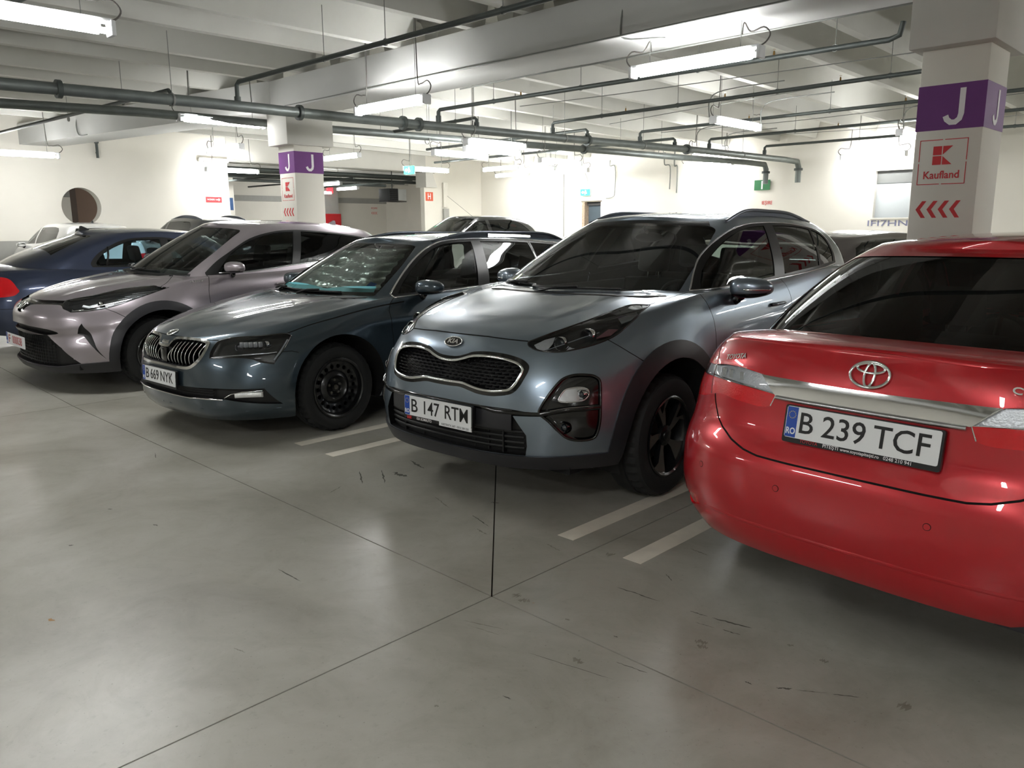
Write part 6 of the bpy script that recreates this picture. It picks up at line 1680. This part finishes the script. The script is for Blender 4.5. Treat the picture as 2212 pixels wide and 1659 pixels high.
BPAINT = paint('dark_blue_grey_paint', srgb(56, 66, 92), .55, .30)
def build_cls():
    sh = Shell(cls_spec()); L = 4.92; car = car_root('saloon_car', 'cls', 'dark blue grey four door coupe parked tail first at the left edge')
    S_ = lambda c: c.z > .94 and c.x > .3
    sh.cut(crv([(-.1, 1.03, 'c'), (.60, 1.03, 'c'), (.56, 1.12), (.49, 1.24), (.42, 1.31), (.36, 1.345), (-.1, 1.352, 'c')], 4), 'Y', 1, lambda c: c.y > 3.3, gh=True)
    sh.cut([(-.1, .9), (.68, .9), (.62, 1.1), (.50, 1.30), (-.1, 1.31)], 'y', 2, lambda c: c.y < 2.5 and c.z > .9, gh=True)
    sh.cut(crv([(1.75, .955, 'c'), (2.05, 1.14), (2.35, 1.26), (2.7, 1.325), (3.05, 1.322), (3.25, 1.285), (3.42, 1.21), (3.55, 1.13), (3.63, 1.04), (3.62, .99, 'c'), (2.6, .965)], 4), 'x', 18, S_, gh=True)
    sh.cut(crv([(1.90, .975, 'c'), (2.10, 1.12), (2.38, 1.24), (2.66, 1.298, 'c'), (2.66, .985, 'c')], 4), 'x', 3, S_, gh=True)
    sh.cut(crv([(2.76, 1.302, 'c'), (3.05, 1.298), (3.22, 1.262), (3.38, 1.195), (3.50, 1.12), (3.57, 1.04), (3.56, 1.005, 'c'), (2.76, .988, 'c')], 4), 'x', 4, S_, gh=True)
    lamp = crv([(.50, .895), (.60, .905), (.69, .897), (.765, .852), (.835, .775), (.842, .737), (.825, .705), (.755, .690), (.60, .690), (.50, .70)], 4)
    sh.cut(lamp, 'Y', 5, lambda c: c.y > 4.2)
    sh.cut([(-.3, 4.0), (.64, 4.0), (.62, 4.5), (.45, 4.72), (-.3, 4.85)], 'z', 10, lambda c: c.z > .85)
    for yc in (.95, 3.80): sh.cut(circ(yc, .33, .37, 48), 'x', 99, lambda c: c.x > .5)
    P = {0, 10}
    sh.groove([(3.10, .95), (3.30, .85), (3.42, .7)], 'x', 20, .005, lambda c: c.x > .6, P)
    sh.groove(crv([(3.95, .80), (4.03, .72), (4.05, .60)], 3, False), 'x', 20, .005, lambda c: c.x > .6, P)
    sh.groove([(4.20, .58), (4.60, .56), (4.95, .56)], 'x', 20, .005, lambda c: c.x > .3, P)
    ext = sh.extract
    ext({0}, 'body_shell', BPAINT, car); ext({10}, 'boot_lid', BPAINT, car); ext({20}, 'shut_line', GAPM, car, off=.004, wall=True)
    ext({1}, 'rear_window', GLASSD, car, off=.002); ext({2}, 'windshield', GLASSC, car); ext({18}, 'window_surround', SEAL, car, 'two')
    blue = glass('blue_tinted_glass', (.60, .78, .86, 1)); ext({3}, 'front_side_window', blue, car, 'two', off=.004); ext({4}, 'rear_side_window', blue, car, 'two', off=.004)
    ext({5}, 'tail_light', REDL, car, 'two'); ext({0, 18}, 'inner_liner', LINER, car, off=.022)
    V, N = sh.path([(3.40, 1.22), (3.42, 1.12), (3.46, 1.0)], 'x', .004)
    for sg in (1, -1):
        bm = bmesh.new(); tube(bm, [Vector((p.x*sg, p.y, p.z)) for p in V], .008, 6, rx=.012); obj('window_divider', bm, SEAL, car, smooth=True)
    for y in (.95, 3.80):
        for sg in (1, -1): wheel(car, .90, y, .33, .23, .22, 'alloy', sg)
        arch(sh, car, y, .33, .371, L)
    interior(car, 1.80, .93, 2.55, 3.25, .70, .36, 4.5)
    fin(car, 0, 3.45, sh, BLACKP)
    door_mirror(car, .96, 1.85, 1.0, .11, .065, BPAINT)
    return car
build_cls()

# ------------------------------------------------------------------ cars further back, mostly hidden behind the first row
def simple_car(name, specf, pm, M_, label, wind=(1.09, 1.53, .545, .69), side=None, hatch=True, kz=1.0, glassm=None, rails=False, extra=None):
    sp = specf(); L = sp['L']; sh = Shell(sp, 14, 40, 12, 20, 8); car = bpy.data.objects.new(name, None); COL.objects.link(car); car.matrix_world = M_ @ Matrix.Diagonal((1, 1, kz, 1)); tag(car, label, 'car', 'cars of the rows behind')
    zb, zt, xt, xb = wind; S_ = lambda c: c.z > zb-.05 and c.x > .35; gm = glassm or GLASSD
    sh.cut([(-.1, zb), (xb, zb), ((xb+xt)/2+.02, (zb+zt)/2), (xt, zt), (-.1, zt)], 'y', 1, lambda c: c.y < 2.6, gh=True)
    sh.cut([(-.1, zb+.06), (xb-.05, zb+.06), ((xb+xt)/2, (zb+zt)/2), (xt-.05, zt-.06), (-.1, zt-.05)], 'Y', 16, lambda c: c.y > L-1.6, gh=True)
    s0, s1, r0, r1 = side
    sh.cut(crv([(s0, zb+.03, 'c'), (s0+.35, zt-.12), (s0+.8, zt-.035, 'c'), (s0+.8, zb+.05, 'c')], 4), 'x', 2, S_, gh=True)
    sh.cut(crv([(s0+.9, zt-.032, 'c'), (r0, zt-.05), (r1, zb+.09, 'c'), (s0+.9, zb+.05, 'c')], 4), 'x', 2, S_, gh=True)
    sh.cut([(.5, .62), (.82, .62), (.84, .80), (.45, .76)], 'y', 5, lambda c: c.y < .8); sh.cut([(.5, .70), (.86, .70), (.86, .92), (.55, .90)], 'Y', 6, lambda c: c.y > L-.7)
    for yc in (.93, L-.93): sh.cut(circ(yc, .34, .385, 32), 'x', 99, lambda c: c.x > .5)
    e = sh.extract
    e({0}, 'body_shell', pm, car); e({1}, 'windshield', glassm or GLASSC, car); e({16}, 'rear_window', gm, car); e({2}, 'side_window', gm, car, 'two', off=.003)
    e({5}, 'headlight', REFLM, car, 'two'); e({6}, 'tail_light', REDL, car, 'two'); e({0}, 'inner_liner', LINER, car, off=.025)
    for y in (.93, L-.93):
        for sg in (1, -1): wheel(car, .86, y, .33/kz, .21, .20, 'alloy', sg)
    interior(car, s0+.15, zb-.06, s0+1.1, s0+1.85, .70, .36, L)
    door_mirror(car, .94, s0+.2, zb+.02, .10, .06, pm, signal=False)
    if rails: rail(sh, car, [(.53, 2.2), (.52, 2.8), (.52, 3.4), (.51, L-.7)], .045, KPAINT2, .014, 'full')
    if extra: extra(car, sh)
    return car
def pz(x, y, a, rear, L): return lift(pose((x, y), a, rear, L), fz(x), 0)
WPAINT = paint('white_car_paint', srgb(225, 226, 224), 0, .3); DGPAINT = paint('dark_grey_car_paint', srgb(44, 46, 50), .5, .3)
GBPAINT = paint('grey_beige_car_paint', srgb(92, 86, 84), .6, .35); SVPAINT = paint('silver_car_paint', srgb(168, 172, 176), .8, .28); BLKPAINT = paint('black_car_paint', srgb(16, 17, 19), .2, .25)
KS, SS, CS = (1.47, 0, 3.45, 3.68), (1.60, 0, 4.1, 4.45), (1.50, 0, 3.3, 3.75)
kw, sw, cw_ = (1.09, 1.53, .545, .66), (.95, 1.37, .49, .66), (1.04, 1.497, .50, .63)
def ant(x, y, z, h, dy):
    def f(car, sh): tubeo('aerial', [(x, y, z), (x, y+dy, z+h)], .003, BLACKP, car, n=5)
    return f
def fin_(car, sh): fin(car, 0, 3.5, sh, BLACKP)
simple_car('hatchback_car', kia_spec, WPAINT, pz(-17.6, 6.05, 90, True, 4.485), 'white hatchback roof showing above the dark blue saloon', kw, KS, glassm=glass('light_glass', (.75, .85, .84, 1)), kz=.95, extra=fin_)
simple_car('sport_utility_car', kia_spec, DGPAINT, pz(-16.9, 8.55, 90, True, 4.485), 'dark grey estate roof with rails far behind the silver mauve crossover', kw, KS, rails=True, kz=1.03)
simple_car('hatchback_car', chr_spec, BLKPAINT, pz(-13.4, 9.9, 0, False, 4.36), 'small black car with a long whip aerial behind the steel blue estate', cw_, CS, kz=1.04, extra=ant(.35, 2.2, 1.53, .42, -.75))
simple_car('saloon_car', sk_spec, GBPAINT, pz(-8.5, 8.6, 0, False, 4.86), 'dark brown roof just left of the blue grey sport utility car', sw, SS, kz=1.02)
simple_car('saloon_car', sk_spec, GBPAINT, pz(-4.1, 8.4, 0, True, 4.86), 'grey brown car roof between the sport utility car and the right column', sw, SS)
simple_car('minivan', kia_spec, SVPAINT, pz(-1.25, 8.5, 0, False, 4.485), 'silver car showing a dark window to the right of the right column', kw, KS, kz=1.02)
# ------------------------------------------------------------------ pipes
def pipe(name, pts, r, m, label, cat='pipe', group=None, flanges=(), clamps=(), hang=None, n=12):
    """pipe run with its joints and hangers"""
    e = empty(name, pts[0], 0, label, cat, group); o = Vector(pts[0]); P = [Vector(p)-o for p in pts]
    tubeo('pipe_run', P, r, m, e, n=n)
    for (x, y, z, ax) in flanges:
        bm = bmesh.new(); rg = lathe(bm, [(r, -.03), (r*1.5, -.028), (r*1.5, .028), (r, .03)], 14, ax)
        bmesh.ops.translate(bm, verts=bm.verts, vec=Vector((x, y, z))-o); obj('flange', bm, PIPE_D, e, auto=40)
    for (x, y, z, zt) in clamps:
        q = Vector((x, y, z))-o
        tubeo('hanger_rod', [q+Vector((0, 0, r)), q+Vector((0, 0, zt-z))], .005, CONDUIT, e, n=5)
        bm = bmesh.new(); tube(bm, [q+Vector(((r+.006)*math.cos(2*PI*k/16), 0, (r+.006)*math.sin(2*PI*k/16))) for k in range(16)], .005, 5, closed=True, rx=.015); obj('pipe_clamp', bm, CONDUIT, e)
    return e
MA = [(-11.3, -8.0, 3.16), (-11.0, 1.0, 3.16), (-10.86, 2.7, 3.16), (-10.62, 5.0, 3.16), (-10.55, 7.2, 3.16), (-10.2, 11.5, 3.16), (-9.7, 16.0, 3.16), (-9.55, 19.6, 3.16)]
def on(P, y):
    for a, b in zip(P, P[1:]):
        if a[1] <= y <= b[1]: t = (y-a[1])/(b[1]-a[1]); return a[0]+(b[0]-a[0])*t
    return P[-1][0]
e1 = pipe('sprinkler_main', MA+[(-9.5, 20.2, 3.14), (-9.5, 20.3, 3.0), (-9.5, 20.3, 2.62)], .072, PIPE, 'thick grey main pipe, upper of the pair crossing the whole picture',
     flanges=[(on(MA, y), y, 3.16, 'y') for y in (3.3, 6.4, 8.2, 8.5, 12.4, 15.4)] + [(-9.5, 20.3, 2.95, 'z')], clamps=[(on(MA, y), y, 3.16, 4.0) for y in (1.2, 4.6, 9.6, 11.8, 14.0, 17.6)])
MB = [(-14.9, -8.0, 3.32), (-14.1, 1.0, 3.32), (-13.69, 3.38, 3.32), (-13.3, 5.2, 3.33), (-13.22, 7.1, 3.33), (-13.2, 8.3, 3.33), (-12.6, 11.4, 3.30), (-11.66, 14.2, 3.22), (-11.0, 16.8, 3.16), (-10.5, 19.4, 3.14)]
e2 = pipe('sprinkler_main', MB+[(-10.4, 20.2, 3.12), (-10.4, 20.3, 3.0), (-10.4, 20.3, 2.62)], .070, PIPE, 'second thick grey main pipe, lower of the pair, passing behind the left column head',
     flanges=[(on(MB, y), y, 3.32 if y < 9 else 3.22, 'y') for y in (2.5, 14.2)] + [(-10.4, 20.3, 2.92, 'z')], clamps=[(on(MB, y), y, 3.24, 4.0) for y in (10.6, 13.2, 16.4)])
for (x, y, z) in ((on(MA, 12.9), 12.9, 3.16), (on(MB, 12.4), 12.4, 3.04)):
    pass
def branch(y, x0, x1, z, ym, lab, zmain=3.16, heads=True):
    xm = on(MA, ym)
    pts = [(xm, ym, zmain), (xm, ym, z-.03), (xm+.04*(1 if x1 > xm else -1), ym, z), (x1, y, z)]
    if x1 > xm: pts += [(x1+.10, y, z+.03), (x1+.13, y, z+.16)]
    p = pipe('sprinkler_branch', pts, .030, PIPE_D, lab, group='sprinkler branch pipes', flanges=[(xm, ym, z-.12, 'z'), (xm, ym, zmain+.10, 'z')],
             clamps=[(xm+(x1-xm)*t, ym+(y-ym)*t, z, 3.92) for t in (.18, .42, .68, .92)], n=10)
    o = Vector(pts[0])
    if heads:
        for t in (.26, .55, .82):
            q = Vector((xm+(x1-xm)*t, ym+(y-ym)*t, z))-o
            bm = bmesh.new(); tube(bm, [q, q+Vector((0, 0, .05)), q+Vector((0, 0, .075))], [.014, .012, .008], 8); tube(bm, [q+Vector((0, 0, .09)), q+Vector((0, 0, .092))], .018, 10); obj('sprinkler_head', bm, mat('brass', srgb(140, 110, 60), .35, metal=.9), p, auto=40)
    return p
branch(9.1, -9.7, -3.35, 3.42, 8.9, 'sprinkler branch ending in a bent tip before the right column, first one beyond the beam')
branch(11.2, -9.7, -3.55, 3.42, 11.5, 'sprinkler branch second beyond the beam in the right bay')
branch(13.7, -9.7, -.5, 3.42, 13.9, 'sprinkler branch third beyond the beam in the right bay')
branch(15.9, -9.7, 1.5, 3.42, 16.2, 'sprinkler branch fourth beyond the beam in the right bay')
branch(18.6, -9.7, 3.0, 3.42, 18.6, 'sprinkler branch nearest the back wall')
for ya, xa, lb in ((9.9, -13.6, 'short sprinkler branch running left from the main pipe beyond the left column'), (12.6, -15.2, 'sprinkler branch running left toward the green exit lamp'), (15.2, -18.0, 'sprinkler branch running left before the room corner')):
    branch(ya, -10, xa, 3.36, ya-.2, lb, heads=False)
# branch in the near bay beside the beam, and its risers
pipe('sprinkler_branch', [(-10.75, 5.55, 3.16), (-10.75, 5.55, 3.46), (-10.7, 5.56, 3.5), (-9.0, 5.58, 3.5), (12.0, 5.75, 3.5)], .030, PIPE_D, 'long sprinkler branch in front of the main beam along its upper edge', group='sprinkler branch pipes',
     clamps=[(x, 5.58+.008*(x+9), 3.5, 4.1) for x in (-8.6, -7.4, -5.6, -3.8)], flanges=[(-10.75, 5.55, 3.28, 'z')])
pipe('sprinkler_branch', [(-11.75, 5.05, 3.24), (-11.75, 5.05, 3.42), (-11.8, 5.05, 3.46), (-14.5, 4.9, 3.46), (-20.6, 4.55, 3.46)], .030, PIPE_D, 'sprinkler branch running left in front of the skewed beam', group='sprinkler branch pipes',
     clamps=[(x, 5.0, 3.46, 4.1) for x in (-13.4, -16.0)])
pipe('sprinkler_branch', [(-10.95, 2.35, 3.2), (-10.95, 2.35, 3.60), (-10.8, 2.36, 3.66), (-8.6, 2.55, 3.68), (-3.0, 2.9, 3.7)], .030, PIPE_D, 'sprinkler branch rising from the main pipe at the top left', group='sprinkler branch pipes',
     flanges=[(-10.95, 2.35, 3.56, 'z'), (-10.95, 2.35, 3.30, 'z')])
pipe('sprinkler_branch', [(-11.6, 2.28, 3.2), (-11.6, 2.28, 3.56), (-11.7, 2.28, 3.62), (-14.5, 2.2, 3.62)], .030, PIPE_D, 'short riser and branch at the far left edge above the main pipes', group='sprinkler branch pipes', flanges=[(-11.6, 2.28, 3.50, 'z')])
# conduits and cables
def conduit(pts, r, label, m=CONDUIT, grp='conduits and cables', s=4): 
    P = smooth3([Vector(p)-Vector(pts[0]) for p in pts], s); e = empty('conduit', pts[0], 0, label, 'cable', grp); tubeo('cable_run', P, r, m, e, n=6)
conduit([(-12.4, 7.235, 3.53), (-10, 7.235, 3.52), (-8, 7.235, 3.515), (-5, 7.235, 3.51), (-1, 7.235, 3.51)], .008, 'conduit along the lower front edge of the beam')
conduit([(-9.0, 8.12, 3.49), (-7.5, 8.12, 3.50), (-6.2, 8.12, 3.49), (-4, 8.12, 3.50), (-2.6, 8.12, 3.50)], .012, 'conduit along the lower rear edge of the beam')
conduit([(-5.45, 7.30, 3.95), (-5.45, 7.23, 3.6), (-5.45, 7.3, 3.49), (-5.2, 7.5, 3.485), (-5.1, 7.55, 3.48)], .010, 'bent conduit feeding the large strip light under the beam')
conduit([(-9.6, 10.0, 3.50), (-7.6, 10.1, 3.48), (-5.6, 10.3, 3.5), (-2.7, 10.4, 3.5)], .007, 'thin cable over the first sprinkler branch')
conduit([(-9.8, 12.7, 3.46), (-8.2, 12.4, 3.48), (-5.5, 12.2, 3.55), (-2.8, 12.0, 3.6)], .006, 'thin sagging cable in the middle of the right bay')
conduit([(-9.9, 14.6, 3.46), (-7.0, 14.6, 3.42), (-4.5, 14.6, 3.46), (-2.0, 14.5, 3.5)], .006, 'thin cable beyond the third sprinkler branch')
conduit([(-9.4, 16.9, 3.5), (-6.0, 17.3, 3.46), (-2.0, 17.3, 3.5)], .006, 'thin cable close to the back wall')
for i, (x, y, lb) in enumerate(((-7.05, 11.75, 'left bent conduit down to the strip light of the right bay'), (-6.95, 13.3, 'right bent conduit down to the strip light of the right bay'), (-9.7, 15.7, 'left bent conduit over the strip light at the pipe ends'), (-9.8, 17.1, 'right bent conduit over the strip light at the pipe ends'), (-5.4, 15.7, 'bent conduit over the half hidden strip light'))):
    conduit([(x+1.3, y-.1, 3.62), (x+.25, y, 3.62), (x, y, 3.5), (x, y, 3.24)], .010, lb)
conduit([(-21.6, 6.05, 3.66), (-19.5, 6.25, 3.56), (-17.5, 6.55, 3.6), (-15.5, 6.85, 3.64), (-13.8, 7.1, 3.66)], .008, 'wavy cable clipped to the face of the skewed left beam')
conduit([(-19.3, 6.22, 3.97), (-19.3, 6.17, 3.75), (-19.2, 6.18, 3.54), (-18.9, 6.25, 3.53)], .012, 'short bent conduit on the face of the skewed left beam')
conduit([(-21.93, 10.9, 3.43), (-21.93, 13.0, 3.40), (-21.93, 16.0, 3.42), (-21.93, 18.5, 3.40)], .008, 'cable along the foot of the far left beam')
conduit([(-13.9, 20.74, 3.7), (-13.9, 20.74, 3.35), (-13.7, 20.74, 3.28), (-13.7, 20.74, 2.62)], .018, 'pair of conduits dropping down the back wall, left of the green I sign')
conduit([(-13.55, 20.74, 3.7), (-13.55, 20.74, 3.3), (-13.45, 20.74, 3.25), (-13.45, 20.74, 2.5)], .022, 'right hand dropper of the conduit pair on the back wall')
conduit([(-17.9, 20.76, 3.3), (-17.9, 20.76, 1.2)], .012, 'thin vertical conduit on the back wall near the corner')
conduit([(-15.95, 20.74, 3.6), (-15.95, 20.74, 3.42), (-15.75, 20.74, 3.38), (-15.75, 20.74, 2.6), (-15.85, 20.74, 2.45), (-16.1, 20.74, 2.42)], .014, 'conduit bending down beside the dark door')
conduit([(-17.0, 20.74, 3.3), (-16.85, 20.74, 3.0), (-16.93, 20.74, 2.74)], .006, 'cable down to the exit lamp above the door')
# wall pipe stubs
def stub(x, y, z0, z1, ax, lab):
    e = empty('pipe_stub', (x, y, z1), 0, lab, 'pipe'); tubeo('pipe_run', [(0, 0, 0), (0, 0, z0-z1)], .035, PIPE_D, e, n=10)
    bm = bmesh.new(); lathe(bm, [(.035, -.03), (.055, -.02), (.055, .02), (.035, .03)], 12, 'z'); obj('flange', bm, PIPE_D, e)
    boxo('valve_handle', -.20, -.06, -.01, .01, z0-z1+.12, z0-z1+.15, BLACKP, e)
stub(-21.9, 7.43, 3.30, 3.68, 'z', 'short valve pipe under the skewed beam on the left wall')
# ------------------------------------------------------------------ signs
def board(name, x, y, z, w, h, axis, m, label, cat='sign', d=.012):
    e = empty(name, (x, y, z), 0, label, cat)
    if axis == 'y': boxo('board', -w/2, w/2, -d, 0, -h/2, h/2, m, e); return e, frame((0, -d-.001, 0), (1, 0, 0), (0, 0, 1))
    boxo('board', 0, d, -w/2, w/2, -h/2, h/2, m, e); return e, frame((d+.001, 0, 0), (0, 1, 0), (0, 0, 1))
e, F = board('letter_sign', -10.72, 20.76, 2.62, .46, .27, 'y', mat('green_sign_paint', srgb(38, 112, 66), .5), 'green square with a white letter I on the back wall')
flat('letter', [(-.022, -.11), (.022, -.11), (.022, .11), (-.022, .11)], WHITEP, e, F, 0, .002)
e = empty('wall_lettering', (-10.57, 20.795, 2.14), 0, 'small red stencilled word IEȘIRE under the green I sign', 'sign'); text('letters', 'IEȘIRE', .13, REDP, e, frame((0, -.002, 0), (1, 0, 0), (0, 0, 1)), 1, .001, .001, fit=.30)
e = empty('wall_lettering', (-7.35, 20.795, 1.56), 0, 'faded blue grey lettering IFI7HN under the wall niche by the right column', 'sign'); text('letters', 'IFI7HN', .20, mat('faded_blue_paint', srgb(120, 122, 150), .7), e, frame((0, -.002, 0), (1, 0, 0), (0, 0, 1)), 1, .001, .001, fit=.95)
e, F = board('fire_point_sign', -22.0, 10.43, 2.34, .46, .15, 'x', mat('red_sign', srgb(196, 44, 50), .4), 'small red sign with a white arrow at the end of the left wall')
text('letters', 'INCENDIU', .06, WHITEP, e, F @ frame((-.08, 0, 0), (1, 0, 0), (0, 1, 0)), 1, .0008, .0, fit=.22)
flat('arrow', [(.06, -.012), (.14, -.012), (.13, -.035), (.15, -.035), (.185, 0), (.15, .035), (.13, .035), (.14, .012), (.06, .012)], WHITEP, e, F, 0, .001)
EXG = mat('lit_green_exit_sign', srgb(30, 160, 110), .4, emit=srgb(60, 230, 160), es=1.2); EXW = mat('lit_white_symbol', (1, 1, 1, 1), .4, emit=(.8, 1, .9, 1), es=2.0)
def exitlamp(x, y, z, axis, label):
    e, F = board('exit_sign', x, y, z, .36, .20, axis, EXG, label, 'exit sign', .06)
    flat('figure', [(.0, -.07), (.03, -.07), (.04, .0), (.07, -.05), (.09, -.04), (.06, .03), (.05, .07), (.02, .07)], EXW, e, F, 0, .002)
    flat('arrow', [(-.14, 0), (-.07, .05), (-.07, .02), (-.02, .02), (-.02, -.02), (-.07, -.02), (-.07, -.05)], EXW, e, F, 0, .002)
    boxo('sign_case', -.19, .19, .0, .03, -.11, .11, FIXM, e) if axis == 'y' else boxo('sign_case', -.03, 0, -.19, .19, -.11, .11, FIXM, e)
    return e
exitlamp(-16.93, 20.74, 2.64, 'y', 'green lit exit sign above the dark door')
e = exitlamp(-17.0, 13.5, 3.02, 'y', 'green lit exit sign hanging near the far left corner'); tubeo('hanger', [(0, 0, .1), (0, 0, .85)], .006, CONDUIT, e, n=5)
# hall beyond the opening: fire point, box heater, lettering
e, F = board('wall_lettering', -36.19, 26.2, 2.45, .6, .3, 'x', WHITE, 'faint red word and arrows on the white wall of the far hall', d=.004)
text('letters', 'IEȘIRE', .12, REDP, e, F @ frame((0, .16, 0), (1, 0, 0), (0, 1, 0)), 1, .001, 0, fit=.40)
for k in range(4): flat('arrow_mark', [(-.2+.1*k, -.10), (-.15+.1*k, -.03), (-.12+.1*k, -.03), (-.165+.1*k, -.10), (-.12+.1*k, -.17), (-.15+.1*k, -.17)], REDP, e, F, 0, .001)
e = empty('fire_cabinet', (-35.38, 22.9, 1.85), 0, 'red fire cabinet low on the grey pier of the far hall', 'cabinet')
boxo('cabinet_body', 0, .25, -.45, .45, -.35, .42, mat('red_cabinet', srgb(176, 26, 34), .4), e, bev=.01); boxo('cabinet_door', .25, .262, -.42, .42, -.32, .39, MATS['red_cabinet'], e)
e = empty('alarm_lamp', (-35.4, 22.9, 3.44), 0, 'small red lit call sign high on the grey pier of the far hall', 'sign'); boxo('lamp_body', 0, .08, -.16, .16, -.14, .14, mat('lit_red_sign', srgb(220, 40, 50), .4, emit=srgb(255, 60, 70), es=.8), e)
e = empty('unit_heater', (-24.0, 18.2, 2.72), 0, 'dark box shaped fan heater hung in the opening left of the column H', 'heater')
boxo('heater_case', -.3, .3, -.38, .05, -.22, .22, mat('heater_dark', srgb(52, 54, 56), .5), e, bev=.01); boxo('heater_side', -.3, .3, .05, .42, -.20, .20, mat('heater_light', srgb(196, 198, 196), .5), e)
for k in range(6): boxo('louvre', .30, .315, -.34, .0, -.18+.065*k, -.15+.065*k, BLACKP, e)
boxo('bracket', -.28, .28, -.4, .44, -.25, -.225, BLACKP, e); tubeo('hanger', [(0, 0, .2), (0, 0, .95)], .02, PIPE_D, e, n=6)
e = empty('duct', (-22.6, 12.5, 3.2), 0, 'bundle of dark pipes under the ceiling of the far hall', 'pipe')
for k in range(5): tubeo('pipe_run', [(-1.0-1.3*k, -2, .15+.05*(k % 2)), (-1.0-1.3*k, 9, .15+.05*(k % 2))], .06, PIPE_D, e, n=8)
for k in range(3): tubeo('cross_run', [(-8, 1+2.5*k, 0), (-.6, 1+2.5*k, 0)], .035, PIPE_D, e, n=6)
# cable channels fixed on the far walls
boxo_ = boxo
e = empty('cable_duct', (-21.97, 19.0, 0), 0, 'tall white cable duct on the wall between column H and the room corner', 'duct'); boxo('duct_body', 0, .06, -.1, .1, 2.25, 3.1, WHITE, e, bev=.005); boxo('duct_foot', 0, .07, -.12, .12, .0, 2.2, GREYP, e)
